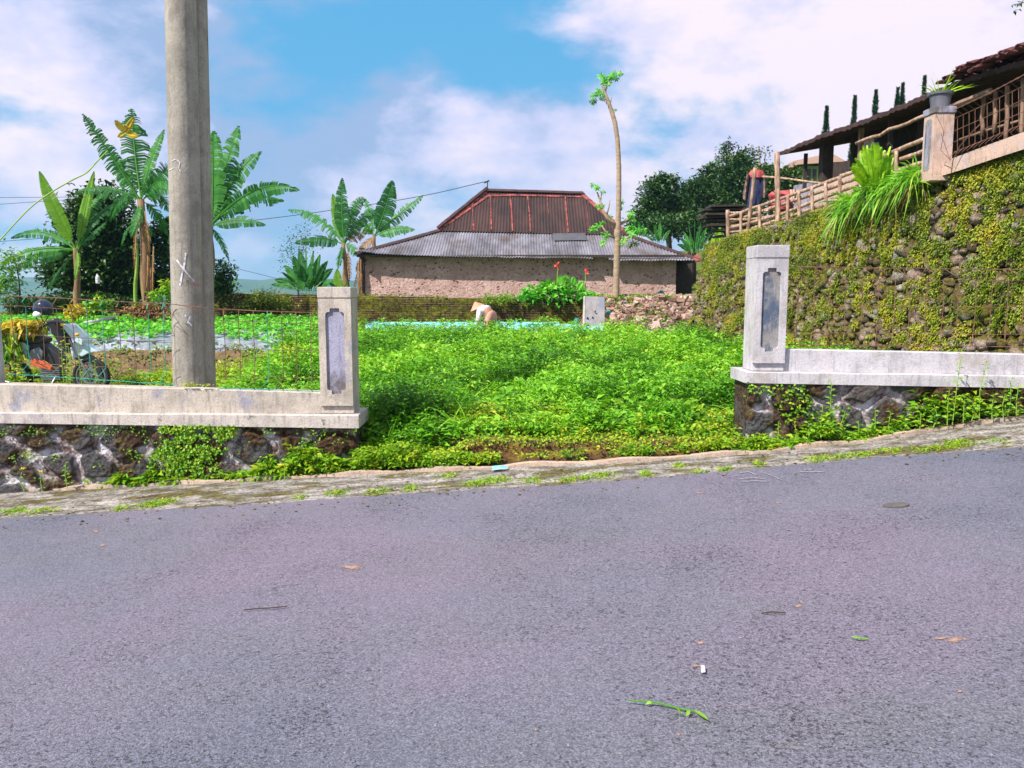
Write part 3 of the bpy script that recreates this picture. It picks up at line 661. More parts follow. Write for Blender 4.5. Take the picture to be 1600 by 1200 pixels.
def notched(cx, cz, w, h, n):   # recessed panel outline with stepped corners
    a, b = w / 2, h / 2; s = n
    return [(cx - a + s * 1.0, cz - b), (cx + a - s * 1.0, cz - b), (cx + a - s * 0.95, cz - b + s * 0.75), (cx + a - s * 0.35, cz - b + s * 0.8), (cx + a, cz - b + s * 1.15),
            (cx + a, cz + b - s * 1.15), (cx + a - s * 0.35, cz + b - s * 0.8), (cx + a - s * 0.95, cz + b - s * 0.75), (cx + a - s, cz + b), (cx - a + s, cz + b),
            (cx - a + s * 0.95, cz + b - s * 0.75), (cx - a + s * 0.35, cz + b - s * 0.8), (cx - a, cz + b - s * 1.15),
            (cx - a, cz - b + s * 1.15), (cx - a + s * 0.35, cz - b + s * 0.8), (cx - a + s * 0.95, cz - b + s * 0.75)]
def pillar(parent, x0, x1, z0, z1, y0, dep, mats, capfrac=0.085, plate=(0.0, 0.0), rot=0, pw=0.57, notch=0.046):
    """square pillar with cap block, front plate and recessed panel"""
    core, platem, panelm = mats; w = x1 - x0; cx = (x0 + x1) / 2
    zc = z1 - (z1 - z0) * capfrac; pt = 0.028
    o = MB().box((cx, y0 + pt + dep / 2, (z0 + zc) / 2), (w, dep, zc - z0)).build('pillar', core, parent, bevel=0.006)
    MB().box((cx, y0 + (dep + pt) / 2 - 0.004, (zc + z1) / 2 + 0.001), (w + 0.006, dep + pt + 0.006, z1 - zc)).build('pillar_cap', core, o, bevel=0.008)
    zp0 = z0 + (z1 - z0) * 0.065; zp1 = zc - 0.004
    inn = notched(cx, (zp0 + zp1) / 2 + 0.01, w * pw, (zp1 - zp0) * 0.80, notch)
    # ring: each inner vertex is projected to the rectangle border
    out = []
    a, b = w / 2 - 0.001, (zp1 - zp0) / 2; cz = (zp0 + zp1) / 2
    k = len(inn)
    tgt = [(-a, -b), (a, -b), (a, -b), (a, -b), (a, inn[4][1] - cz), (a, inn[5][1] - cz), (a, b), (a, b), (a, b), (-a, b), (-a, b), (-a, b), (-a, inn[12][1] - cz), (-a, inn[13][1] - cz), (-a, -b), (-a, -b)]
    tgt[0] = (inn[0][0] - cx, -b); tgt[1] = (inn[1][0] - cx, -b); tgt[2] = (a * 0.99, -b); tgt[3] = (a, -b); tgt[6] = (a, b); tgt[7] = (a * 0.99, b); tgt[8] = (inn[8][0] - cx, b); tgt[9] = (inn[9][0] - cx, b)
    tgt[10] = (-a * 0.99, b); tgt[11] = (-a, b); tgt[14] = (-a, -b); tgt[15] = (-a * 0.99, -b)
    out = [(cx + p[0], cz + p[1]) for p in tgt]
    yf, yb = y0, y0 + pt - 0.001
    vs = [(x, yf, z) for x, z in inn] + [(x, yf, z) for x, z in out] + [(x, yb, z) for x, z in inn] + [(x, yb, z) for x, z in out]
    fs = []
    for i in range(k):
        j = (i + 1) % k
        fs += [(i, i + k, j + k, j), (i, j, j + 2 * k, i + 2 * k), (i + k, i + 3 * k, j + 3 * k, j + k)]
    MB().add(vs, fs).build('front_plate', platem, o)
    pi = [(cx + (x - cx) * 1.02, cz + (z - cz) * 1.01) for x, z in inn]
    MB().prism([(x, z) for x, z in pi][::1], y0 + pt - 0.006, y0 + pt - 0.002).build('panel', panelm, o)
    return o

# left wall
zcb = line_at([(0, 659), (560, 667)], LY); zct = line_at([(0, 643), (560, 646.5)], LY)
zpt = line_at([(0, 600), (250, 606), (500, 613)], LY)
xl1 = P(557, 650, LY - 0.08).x
lw = empty('boundary_wall', (P(280, 700, LY).x, LY + 0.2, -0.3), 'low wall of dark lava stone and white mortar with long cream concrete parapet, at the foot of the utility pole', 'wall')
def mossL(X, Z, T):
    g = sstep(0.46, 0.56, fbm(X * 3.2, Z * 4.5, 11)) * 0.9
    px = X / 7.4 * F + 800
    g = np.maximum(g, sstep(235, 265, px) * sstep(350, 330, px) * sstep(0.25, 0.4, fbm(X * 9, Z * 9, 3)))
    g = np.maximum(g, sstep(330, 380, px) * sstep(0.42, 0.5, fbm(X * 5, Z * 6, 31)))
    g = np.maximum(g, sstep(0.42, 0.15, T + 0.25 * (fbm(X * 4, Z * 4, 8) - 0.5)) * sstep(120, 260, px))
    return np.clip(g - sstep(0.58, 0.66, fbm(X * 2.0, Z * 2.5, 17)), 0, 1)
masonry(-8.6, P(556, 700, LY).x, zcb, LY, 3.0, mossL, lw)
slab(MB(), -8.7, xl1 + 0.02, zcb, zct, LY - 0.085, LY + 0.46).build('coping', M['conc_coping'], lw)
pxl = P(498.5, 500, LY).x; pxr = P(550, 500, LY).x
slab(MB(), -8.7, pxl + 0.002, lambda x: zct(x) + 0.001, zpt, LY - 0.005, LY + 0.16).build('parapet', M['conc_cream'], lw)
pillar(lw, pxl, pxr, zct(pxl) + 0.002, P(520, 448.5, LY - 0.03).z, LY - 0.035, 0.29, (M['conc_cream'], M['conc_cream'], M['conc_panel']))
xe = P(4.5, 540, LY + 0.27).x
MB().box((xe - 0.16, LY + 0.12, (zct(xe) + P(0, 455, LY).z) / 2), (0.32, 0.3, P(0, 455, LY).z - zct(xe))).build('pillar', M['conc_white'], lw, bevel=0.006)
# right wall
zcb = line_at([(1155, 597), (1600, 605)], RY); zct = line_at([(1155, 579.5), (1600, 586)], RY)
zpt2 = line_at([(1225, 545.5), (1600, 553.5)], RY)
xr0 = P(1164, 590, RY - 0.07).x
rw = empty('boundary_wall', (P(1400, 650, RY).x, RY + 0.2, 0.1), 'low wall of black lava stone with white pillar and pale parapet, below the tall mossy cobble wall', 'wall')
def mossR(X, Z, T):
    g = sstep(0.44, 0.52, fbm(X * 3.0, Z * 4.0, 21)) * 0.95
    px = X / 7.4 * F + 800
    g = np.maximum(g, sstep(1400, 1450, px) * sstep(0.3, 0.4, fbm(X * 5, Z * 6, 2)))
    clean = sstep(1280, 1300, px) * sstep(1385, 1365, px) * sstep(0.2, 0.45, T) + sstep(1175, 1185, px) * sstep(1215, 1200, px) * sstep(0.4, 0.6, T)
    return np.clip(g - 0.9 * sstep(0.60, 0.68, fbm(X * 2.2, Z * 2.6, 27)) - clean, 0, 1)
masonry(P(1166, 650, RY).x, 8.4, zcb, RY, 9.0, mossR, rw)
slab(MB(), xr0, 8.5, zcb, zct, RY - 0.075, RY + 0.42).build('coping', M['conc_white'], rw)
qxl = P(1177, 500, RY).x; qxr = P(1227, 500, RY).x
slab(MB(), qxr - 0.002, 8.5, lambda x: zct(x) + 0.001, zpt2, LY - 0.10 + 0.03, RY + 0.15).build('parapet', M['conc_white'], rw)
pillar(rw, qxl, qxr, zct(qxl) + 0.002, P(1200, 383, RY - 0.03).z, RY - 0.035, 0.30, (M['conc_white'], M['conc_white'], M['conc_panel_blue']), capfrac=0.10)

# mossy step across the gap
sp_ = MB(); gx0, gx1 = P(672, 700, 7.5).x, P(1150, 700, 7.45).x
def slump(x): return 0.03 * mnoise.noise(Vector((x * 3, 1, 2))) + 0.015 * mnoise.noise(Vector((x * 11, 1, 2)))
zs0 = line_at([(680, 688), (900, 690), (1150, 686)], 7.42)
nn = 90; rows = []
for j in range(9):
    row = []
    for i in range(nn):
        x = lerp(gx0, gx1, i / (nn - 1)); zb_ = float(rz(x)) - 0.05; zt_ = lerp(zb_, zs0(x) + slump(x), float(sstep(0, 0.5, x - gx0))); yk = float(kerbY(x)) + 0.22
        if j < 7: y = yk + 0.02 * j + 0.03 * mnoise.noise(Vector((x * 8, j * 0.9, 0))); z = lerp(zb_, zt_, j / 6)
        else: y = yk + 0.14 + 0.14 * (j - 6); z = zt_ - 0.004 * (j - 6) + 0.01 * mnoise.noise(Vector((x * 9, j, 4)))
        row.append((x, y, z))
    rows.append(row)
sp_.grid(rows); o = sp_.build('garden_step', plain('step_moss', [(0.3, (0.03, 0.015, 0.008)), (0.5, (0.11, 0.055, 0.02)), (0.62, (0.20, 0.13, 0.02)), (0.75, (0.30, 0.30, 0.03))], 7, 0.95, 0.9, 30, (1, 1, 2), bd=0.04), smooth=True)
tag(o, 'low step of crumbling moss-covered brick across the gap between the two front walls', 'step')

# ------------------------------------------------------------------ utility poles
def pole_pts(bx, by, tx, ty, Y, ext=1.0):
    b, t_ = P(bx, by, Y), P(tx, ty, Y); d = t_ - b
    return b - d.normalized() * 1.1, t_ + d * ext
b, t_ = pole_pts(295.5, 603, 282, 0, 7.72)
b = Vector(b); ptop = t_
def tp(mb, b, t_, r0, r1, n=40, seg=30, oct=False):
    return mb.tube([b.lerp(t_, i / seg) for i in range(seg + 1)], [lerp(r0, r1, i / seg) for i in range(seg + 1)], n)
up_ = empty('utility_pole', b, 'thick round grey-tan concrete utility pole with a painted white cross, rising out of the frame', 'utility pole')
r0 = px2m(23.2, 7.7)
tp(MB(), b, t_, r0 * 1.03, r0 * 0.90).build('shaft', M['pole'], up_, smooth=True)
b2 = b + Vector((0.075, 0.19, 0)); t2 = t_ + Vector((0.065, 0.19, 0))
bp = empty('utility_pole', b2, 'second concrete utility pole half hidden behind the thick pole with the white cross', 'utility pole')
tp(MB(), b2, t2, r0 * 0.80, r0 * 0.66).build('shaft', M['pole'], bp, smooth=True)
# steel strip down the seam between them
MB().tube([b + Vector((r0 * 0.86, -0.045, 1.2)), t_ + Vector((r0 * 0.80, -0.045, 0))], 0.010, 6).build('conduit', M['grey_metal'], up_)
def on_pole(px, py, lift=0.004):
    ax0, ax1 = b, t_; d = pixdir(px, py); o_ = Vector((0, 0, CH))
    # intersect with the tapered shaft
    axd = (ax1 - ax0).normalized(); tt = 5.0
    for _ in range(60):
        p = o_ + d * tt; q = p - ax0; h = q.dot(axd); rr = lerp(r0 * 1.03, r0 * 0.90, h / (ax1 - ax0).length) + lift
        dist = (q - axd * h).length - rr
        if dist < 1e-5: break
        tt += dist * 0.8
    return o_ + d * tt
def stroke(mb, pts, w, f=on_pole, n=10):
    out = []
    for (x0, y0), (x1, y1) in zip(pts[:-1], pts[1:]):
        out += [(lerp(x0, x1, k / n), lerp(y0, y1, k / n)) for k in range(n)]
    out.append(pts[-1]); L, Rr = [], []
    for i, (x, y) in enumerate(out):
        a = out[max(i - 1, 0)]; c = out[min(i + 1, len(out) - 1)]; dx, dy = c[0] - a[0], c[1] - a[1]; l = math.hypot(dx, dy) or 1
        ww = w * (0.75 + 0.4 * mnoise.noise(Vector((x * 0.7, y * 0.7, 3)))); nx_, ny_ = -dy / l * ww / 2, dx / l * ww / 2
        L.append(f(x + nx_, y + ny_)); Rr.append(f(x - nx_, y - ny_))
    mb.grid([L, Rr]); return mb
def mark(strokes, mat):
    m = MB()
    for pts, w in strokes: stroke(m, pts, w)
    m.build('paint_mark', mat, up_)
mark([([(290, 395), (288, 412), (284, 430), (281, 446)], 4.0), ([(276, 406), (284, 417), (293, 428), (306, 442)], 3.0)], M['white_paint']); mark([([(268, 252), (275, 248), (281, 254), (279, 263), (282, 268)], 1.8)], M['white_paint']); mark([([(264, 266), (272, 262)], 1.2)], M['white_paint'])
mark([([(289, 492), (294, 503), (300, 509)], 3), ([(297, 494), (293, 505)], 2.4)], M['white_paint']); mark([([(292, 446), (292, 438), (295, 439), (294, 443)], 1.0)], M['bark_dark']); mark([([(298, 446), (300, 442), (302, 446), (304, 443), (306, 446), (308, 442), (310, 448), (312, 445)], 1.1)], M['red_paint'])

# ------------------------------------------------------------------ wire mesh fences
def fence_panel(root, x0, x1, Y, top, rows, bot, step, name_g=0.3, fold=0.10, seed=1):
    """welded mesh panel: folded top and bottom; functions top/bot/rows give z(x)"""
    g, r = MB(), MB(); rr = random.Random(seed)
    tilt = 0.0
    n = int((x1 - x0) / step); xs_ = [x0 + (i + 0.5) * (x1 - x0) / n for i in range(n)]
    w = 0.0036
    for i, x in enumerate(xs_):
        q = g if rr.random() < name_g else r
        z1, z2, z3 = top(x), rows[0](x), bot(x); dx = rr.uniform(-0.006, 0.006)
        q.tube([(x + dx, Y + 0.02, z1), (x + 0.035 + dx, Y - fold, (z1 + z2) / 2), (x, Y, z2), (x + dx * 2, Y, (z2 + z3) / 2 + 0.05), (x, Y, z3 + 0.12), (x - 0.03, Y - fold * 0.8, z3 + 0.05), (x, Y, z3)], w, 5)
    def rail(mb, f, y, w_, x0_=x0, x1_=x1):
        k = int((x1_ - x0_) / 0.2) + 1
        mb.tube([(lerp(x0_, x1_, i / k), y, f(lerp(x0_, x1_, i / k)) + rr.uniform(-0.004, 0.004)) for i in range(k + 1)], w_, 5)
    rail(r, top, Y + 0.02, 0.0045)
    for f in rows: rail(r if name_g < 0.7 else g, f, Y, 0.003)
    rail(g if name_g > 0.15 else r, bot, Y, 0.0045)
    r.build('rusty_wire', M['rust_wire'], root)
    if g.v: g.build('green_wire', M['green_wire'], root)
FY = LY + 0.06
fl = empty('wire_fence', (P(130, 600, FY).x, FY, zpt(-4)), 'green coated wire mesh fence with rusty top rail in front of the motorbike', 'fence')
tl = line_at([(0, 461.5), (266, 475)], FY); f2 = line_at([(0, 477), (266, 492)], FY); fm = line_at([(0, 521), (266, 536)], FY); fb = line_at([(0, 583), (266, 601)], FY); fm2 = line_at([(0, 566), (266, 578)], FY)
fence_panel(fl, -8.5, P(6, 500, FY).x - 0.3, FY, tl, [f2, fm, fm2], fb, 0.14, 0.6, seed=3)
fence_panel(fl, P(6, 500, FY).x, P(268, 500, FY).x, FY, tl, [f2, fm, fm2], fb, 0.137, 0.6, seed=2)
fl2 = empty('wire_fence', (P(420, 600, FY).x, FY, zpt(-2.3)), 'rusty wire mesh fence panel between the utility pole and the left gate pillar', 'fence')
tl = line_at([(258, 475), (336, 483), (498, 489)], FY); f2 = line_at([(330, 500), (498, 507)], FY); fm = line_at([(330, 543), (498, 549)], FY); fb = line_at([(330, 606.5), (498, 611)], FY); fm2 = line_at([(330, 587), (498, 591)], FY)
fence_panel(fl2, P(338, 500, FY).x, P(498, 500, FY).x - 0.01, FY, tl, [f2, fm, fm2], fb, 0.132, 0.25, seed=5)
m = MB()
# top rail carried round the pole and a few curled ends
q = [P(258, 474, 7.46), P(275, 476, 7.44), P(300, 479, 7.43), P(325, 481, 7.46), P(340, 483, FY)]
m.tube(q, 0.0045, 5)
for px, py, s in ((283, 480, -1), (305, 482, 1), (298, 479, 1)):
    m.tube([P(px + s * 13 * math.sin(a), py + 22 * (1 - math.cos(a)) * 0.6 + 2, 7.43) for a in np.linspace(-0.3, 1.7, 8)], 0.002, 4)
m.build('rusty_wire', M['rust_wire'], fl2)
FY2 = RY + 0.09
fr = empty('wire_fence', (P(1400, 545, FY2).x, FY2, zpt2(3.5)), 'thin rusty wire mesh fence standing on the parapet right of the white pillar', 'fence')
tl = line_at([(1232, 417), (1600, 421)], FY2); f2 = line_at([(1232, 436), (1600, 439)], FY2); fm = line_at([(1226, 478), (1600, 480)], FY2); fm2 = line_at([(1226, 520), (1600, 523)], FY2); fb = line_at([(1226, 538), (1600, 542)], FY2)
fence_panel(fr, P(1232, 500, FY2).x, 8.4, FY2, tl, [f2, fm, fm2], fb, 0.155, 0.0, fold=0.07, seed=8)
# ================================================================== field vegetation (uncountable)
def scatter(n, fn):
    """n ground points accepted by fn(x,y)->probability over a box"""
    (x0, x1, y0, y1), f = fn; out = np.zeros((0, 2))
    while len(out) < n:
        p = np.stack([rng.uniform(x0, x1, n * 2), rng.uniform(y0, y1, n * 2)], 1); p = p[rng.random(len(p)) < f(p[:, 0], p[:, 1])]
        if len(p) == 0: break
        out = np.concatenate([out, p])
    return out[:n]
def weeds(L, pts, h, leafL, nl, base_v=0.45, spread=0.10, z=None, vs=0.22, ratio=0.5):
    """small upright herbs, nl leaves each"""
    n = len(pts); z = ground(pts[:, 0], pts[:, 1]) if z is None else z
    hh = np.broadcast_to(h, (n,)) * rng.uniform(0.6, 1.25, n)
    k = np.repeat(np.arange(n), nl); t = rng.uniform(0.25, 1.0, len(k)) ** 0.8
    a = rng.uniform(0, 2 * np.pi, len(k)); lean = rng.normal(0, 0.12, (n, 2))[k]
    r = rng.uniform(0, 1, len(k)) * spread * (1.2 - 0.5 * t)
    B = np.stack([pts[k, 0] + np.cos(a) * r + lean[:, 0] * t * hh[k], pts[k, 1] + np.sin(a) * r + lean[:, 1] * t * hh[k], z[k] + t * hh[k]], 1)
    D = np.stack([np.cos(a), np.sin(a), rng.uniform(-0.1, 0.9, len(k))], 1)
    lf = np.broadcast_to(leafL, (n,))[k] * rng.uniform(0.6, 1.3, len(k))
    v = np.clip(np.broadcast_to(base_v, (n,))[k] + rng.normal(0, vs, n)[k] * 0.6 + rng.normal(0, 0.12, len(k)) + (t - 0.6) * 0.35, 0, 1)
    L.add(B, D, lf, lf * ratio, v)
    return hh, z
# 1. the weedy bed seen through the gap and behind the left fence
def fieldp(x, y):
    k = kerbY(x)
    ok = (y > k + 0.45) & (y < 18.3 - 0.15 * (x + 2)) & (np.abs(x) < 0.72 * y)
    ok &= ~((x < -3.6 - 0.1 * (y - 8)) & (y < 20))
    ok &= x < np.where(y > 9, 4.34 + (17.5 - y) * 0.245 - 0.5, 9)
    ok &= ~((x < -1.5) & (y < LY + 0.55)); ok &= ~((x > 1.95) & (y < RY + 0.5))
    return ok * np.clip(9.5 / y, 0.35, 1.0) ** 1.0
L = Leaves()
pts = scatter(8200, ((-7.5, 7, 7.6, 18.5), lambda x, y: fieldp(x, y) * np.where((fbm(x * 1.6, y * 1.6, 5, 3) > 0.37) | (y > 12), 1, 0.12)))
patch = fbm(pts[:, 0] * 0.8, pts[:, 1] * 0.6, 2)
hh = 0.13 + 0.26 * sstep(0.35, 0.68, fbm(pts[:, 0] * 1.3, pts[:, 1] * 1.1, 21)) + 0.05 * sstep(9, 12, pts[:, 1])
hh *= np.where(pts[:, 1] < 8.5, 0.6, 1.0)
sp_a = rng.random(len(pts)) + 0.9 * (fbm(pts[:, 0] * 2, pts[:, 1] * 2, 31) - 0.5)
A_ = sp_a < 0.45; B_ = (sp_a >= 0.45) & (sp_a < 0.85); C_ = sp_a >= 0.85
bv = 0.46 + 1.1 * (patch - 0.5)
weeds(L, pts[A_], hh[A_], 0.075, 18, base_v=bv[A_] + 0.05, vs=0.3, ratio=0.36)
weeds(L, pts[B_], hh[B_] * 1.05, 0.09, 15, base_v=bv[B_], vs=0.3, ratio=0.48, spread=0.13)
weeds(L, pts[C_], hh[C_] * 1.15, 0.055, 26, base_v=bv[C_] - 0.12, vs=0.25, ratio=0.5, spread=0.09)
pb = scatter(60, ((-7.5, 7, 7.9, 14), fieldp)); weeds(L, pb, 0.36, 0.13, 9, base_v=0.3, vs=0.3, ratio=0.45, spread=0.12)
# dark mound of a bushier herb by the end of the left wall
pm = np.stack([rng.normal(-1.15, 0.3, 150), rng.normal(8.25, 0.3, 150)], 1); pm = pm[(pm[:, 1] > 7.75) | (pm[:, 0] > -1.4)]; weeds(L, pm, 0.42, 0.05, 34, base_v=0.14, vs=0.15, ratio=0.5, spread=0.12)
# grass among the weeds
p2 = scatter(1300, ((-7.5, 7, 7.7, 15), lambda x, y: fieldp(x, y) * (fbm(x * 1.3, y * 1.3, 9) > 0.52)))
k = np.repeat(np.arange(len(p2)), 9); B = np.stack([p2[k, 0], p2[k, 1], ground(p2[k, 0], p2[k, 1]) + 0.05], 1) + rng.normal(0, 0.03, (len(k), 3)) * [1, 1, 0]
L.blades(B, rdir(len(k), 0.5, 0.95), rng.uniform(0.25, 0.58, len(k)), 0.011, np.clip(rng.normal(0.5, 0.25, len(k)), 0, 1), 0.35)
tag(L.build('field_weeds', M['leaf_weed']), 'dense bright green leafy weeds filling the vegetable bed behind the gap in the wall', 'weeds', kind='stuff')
# low creeping growth near the step, yellower
L = Leaves()
def lowp(x, y): return (y > kerbY(x) + 0.40) & (y < 8.7) & (x > -1.75) & (x < 2.3) & ~((x < -1.5) & (y < 7.95))
pts = scatter(1200, ((-1.8, 2.4, 7.3, 8.8), lambda x, y: lowp(x, y) * (0.25 + 0.75 * (fbm(x * 3, y * 4, 2) > 0.45)))); weeds(L, pts, 0.05 + 0.16 * sstep(0.4, 0.7, fbm(pts[:, 0] * 4, pts[:, 1] * 4, 12)), 0.05, 11, 0.6, 0.07, vs=0.45, ratio=0.5)
def stepp(x, y): return ((y > kerbY(x) + 0.10) & (y < kerbY(x) + 0.24) & (x > -1.85) & (x < 2.4)) * (0.06 + 0.94 * (fbm(x * 3.5, y * 0, 5) > 0.56))
pts = scatter(330, ((-1.9, 2.4, 6.9, 7.7), stepp)); weeds(L, pts, 0.10, 0.045, 11, 0.55, 0.05, z=rz(pts[:, 0]) + 0.0, vs=0.3, ratio=0.55)
# mound of herbs left of the step, against the end of the left wall
pts = scatter(560, ((-1.5, -0.40, 6.95, 7.9), lambda x, y: (y > kerbY(x) + 0.08) & ((x + 0.55) < (y - 7.0) * 0.2 + 0.4)))
weeds(L, pts, 0.20 - 0.10 * sstep(-1.2, -0.6, pts[:, 0]), 0.05, 16, 0.5, 0.08, z=rz(pts[:, 0]), vs=0.3, ratio=0.5)
# overhang of moss and leaves along the top of the step
n = 1500; x = rng.uniform(gx0 + 0.02, gx1 - 0.02, n); zt_ = np.array([zs0(a) for a in x])
zt_ = lerp(rz(x), zt_, sstep(0, 0.5, x - gx0)); B = np.stack([x, kerbY(x) + 0.27 + rng.uniform(-0.02, 0.2, n), zt_ + rng.uniform(-0.03, 0.05, n)], 1)
L.add(B, rdir(n, -0.5, 0.8) + [0, -0.5, 0], 0.035, 0.022, np.clip(rng.normal(0.72, 0.2, n), 0, 1))
tag(L.build('creeping_weeds', M['leaf_side']), 'yellow green creeping weeds over the mossy step and the foot of the gap', 'weeds', kind='stuff')

# 2. weeds at the foot of both walls and in the cracks of the roadside strip
def footweeds(name, label, x0, x1, Yf, n, seedf, tall=0.16):
    L = Leaves()
    def f(x, y): return ((y > kerbY(x) + 0.06) & (y < Yf)) * (0.06 + 0.94 * (fbm(x * 2.6, y * 0 + seedf, 3) > 0.50))
    pts = scatter(n, ((x0, x1, 6.9, Yf), f))
    h = tall * (0.15 + 1.9 * sstep(0.42, 0.75, fbm(pts[:, 0] * 3.1, pts[:, 1] * 0 + seedf, 8)))
    q = rng.random(n); A = q < 0.5; Bq_ = (q >= 0.5) & (q < 0.85); Cq = q >= 0.85
    weeds(L, pts[A], h[A], 0.04, 12, 0.40, 0.05, z=rz(pts[A, 0]), vs=0.4, ratio=0.6)
    weeds(L, pts[Bq_], h[Bq_] * 1.1, 0.075, 8, 0.50, 0.06, z=rz(pts[Bq_, 0]), vs=0.3, ratio=0.45)
    weeds(L, pts[Cq], h[Cq] * 1.3, 0.10, 6, 0.45, 0.06, z=rz(pts[Cq, 0]), vs=0.3, ratio=0.5)
    k = np.repeat(np.arange(0, n, 3), 4); Bb = np.stack([pts[k, 0], pts[k, 1], rz(pts[k, 0])], 1); L.blades(Bb, rdir(len(k), 0.3, 0.95), rng.uniform(0.06, 0.2, len(k)), 0.008, np.clip(rng.normal(0.6, 0.25, len(k)), 0, 1), 0.5)
    return tag(L.build(name, M['leaf_side']), label, 'weeds', kind='stuff')
footweeds('wall_weeds', 'green weeds and trailing herbs along the foot of the left stone wall', -8.4, -1.45, LY - 0.02, 950, 2.0, 0.10)
footweeds('wall_weeds', 'lush green weeds at the foot of the right stone wall', 2.15, 8.2, RY - 0.02, 430, 7.0, 0.13)
# ivy-like growth hanging on the left base
L = Leaves()
n = 5200; px = rng.uniform(225, 372, n); py = rng.uniform(664, 752, n); keep = fbm(px / 14, py / 11, 2) > 0.40 + 0.22 * np.abs((px - 295 - 14 * np.sin(py / 13)) / 55) ** 2 + 0.10 * ((py - 664) / 90)
px, py = px[keep], py[keep]; Bq = np.array([P(a, c, LY - 0.07) for a, c in zip(px, py)])
L.add(Bq + rng.normal(0, 0.012, Bq.shape), rdir(len(Bq), -0.9, 0.3) + [0, -0.8, 0], 0.03, 0.024, np.clip(rng.normal(0.5, 0.22, len(Bq)), 0, 1), up=np.tile([0, -1.0, 0.3], (len(Bq), 1)))
n = 3800; px = rng.uniform(0, 562, n); py = rng.uniform(664, 750, n); keep = (fbm(px / 22, py / 13, 5) > np.where(px < 240, 0.68, 0.60)) | ((fbm(px / 22, py / 13, 5) > 0.5) & (py < 680))
px, py = px[keep], py[keep]; Bq = np.array([P(a, c, LY - 0.06) for a, c in zip(px, py)])
L.add(Bq + rng.normal(0, 0.01, Bq.shape), rdir(len(Bq), -0.6, 0.6) + [0, -0.8, 0], 0.024, 0.018, np.clip(rng.normal(0.4, 0.25, len(Bq)), 0, 1), up=np.tile([0, -1.0, 0.3], (len(Bq), 1)))
tag(L.build('creeper', M['leaf_side']), 'small leaved creeper spreading over the dark stones of the left wall', 'creeper', kind='stuff')
L = Leaves()
n = 3600; x = rng.uniform(2.2, 5.6, n); z = rng.uniform(0.15, 0.85, n); keep = (fbm(x * 2.2, z * 4, 6) > 0.54) & (z < 0.86 - 0.0 * x)
B = np.stack([x[keep], np.full(keep.sum(), RY - 0.06), z[keep]], 1); zt_ = np.array([zcb(a) for a in B[:, 0]]); B = B[(B[:, 2] < zt_ - 0.01) & (B[:, 2] > rz(B[:, 0]))]
L.add(B + rng.normal(0, 0.015, B.shape), rdir(len(B), -0.6, 0.6) + [0, -0.8, 0], 0.035, 0.024, np.clip(rng.normal(0.4, 0.28, len(B)), 0, 1), up=np.tile([0, -1.0, 0.3], (len(B), 1)))
tag(L.build('creeper', M['leaf_side']), 'dark and green creeper over the black stones of the right wall', 'creeper', kind='stuff')
# tufts on the gutter strip
L = Leaves()
tuf = [(235, 790, 26, 30), (255, 786, 20, 30), (60, 800, 30, 20), (20, 800, 22, 22), (190, 795, 14, 12), (525, 772, 22, 20), (590, 770, 26, 16), (770, 752, 34, 44), (745, 757, 22, 20), (830, 752, 20, 16), (885, 751, 18, 16),
       (940, 744, 26, 26), (1010, 742, 12, 18), (1060, 728, 10, 10), (1130, 734, 10, 14), (1185, 726, 10, 10), (1290, 718, 44, 30), (1340, 712, 36, 26), (1390, 705, 22, 16), (1475, 700, 48, 34), (1500, 692, 26, 20), (1560, 690, 20, 8), (910, 748, 16, 14),
       (640, 765, 16, 14), (470, 779, 12, 8), (1440, 705, 14, 8), (1095, 738, 22, 10), (700, 745, 20, 14)]
for (x, y, w, n) in tuf:
    c = Proad(x, y); n = n * 5; s = px2m(w, 7.1)
    B = np.stack([c.x + rng.normal(0, s * 0.45, n), c.y + rng.normal(0, 0.05, n), np.zeros(n)], 1); B[:, 2] = rz(B[:, 0]) + 0.004
    B[:, 1] = np.maximum(B[:, 1], edgeY(B[:, 0]) - 0.03)
    L.blades(B, rdir(n, 0.25, 0.95), rng.uniform(0.02, 0.085, n), 0.006, np.clip(rng.normal(0.7, 0.2, n), 0, 1), 0.5)
    q = n // 3; L.add(B[:q] + [0, 0, 0.01], rdir(q, 0, 0.7), 0.03, 0.017, np.clip(rng.normal(0.6, 0.2, q), 0, 1))
tag(L.build('gutter_grass', M['leaf_side']), 'small yellow green grass tufts growing in the cracks of the roadside concrete strip', 'grass', kind='stuff')

# 3. yard behind the left fence, terrace of crops with plastic film
L = Leaves()
def yardp(x, y): return (~((x > -7.4) & (x < -5.3) & (y > 9.9) & (y < 12.5))) * ((x < -2.9 - 0.12 * (y - 8)) & (y > 8.0) & (y < 13.3) & (x > -0.72 * y)) * (0.35 + 0.65 * (fbm(x * 1.1, y * 1.1, 4) > 0.48))
pts = scatter(2300, ((-9.6, -2.5, 8.0, 13.45), yardp)); weeds(L, pts, 0.13 + 0.30 * sstep(0.42, 0.7, fbm(pts[:, 0] * 1.2, pts[:, 1] * 1.2, 77)) * sstep(9, 12, pts[:, 1]), 0.07, 12, 0.60, 0.10, vs=0.4)
pbk = np.stack([rng.uniform(-9.6, -3.3, 420), rng.uniform(13.15, 13.75, 420)], 1); weeds(L, pbk, 0.16, 0.07, 10, 0.5, 0.1, vs=0.4)
k = np.repeat(np.arange(len(pts)), 4); B = np.stack([pts[k, 0], pts[k, 1], ground(pts[k, 0], pts[k, 1])], 1) + rng.normal(0, 0.06, (len(k), 3)) * [1, 1, 0]
L.blades(B, rdir(len(k), 0.5, 0.95), rng.uniform(0.12, 0.32, len(k)), 0.009, np.clip(rng.normal(0.75, 0.2, len(k)), 0, 1), 0.4)
tag(L.build('yard_grass', M['leaf_side']), 'yellow green grass and weeds in the yard around the motorbike', 'grass', kind='stuff')
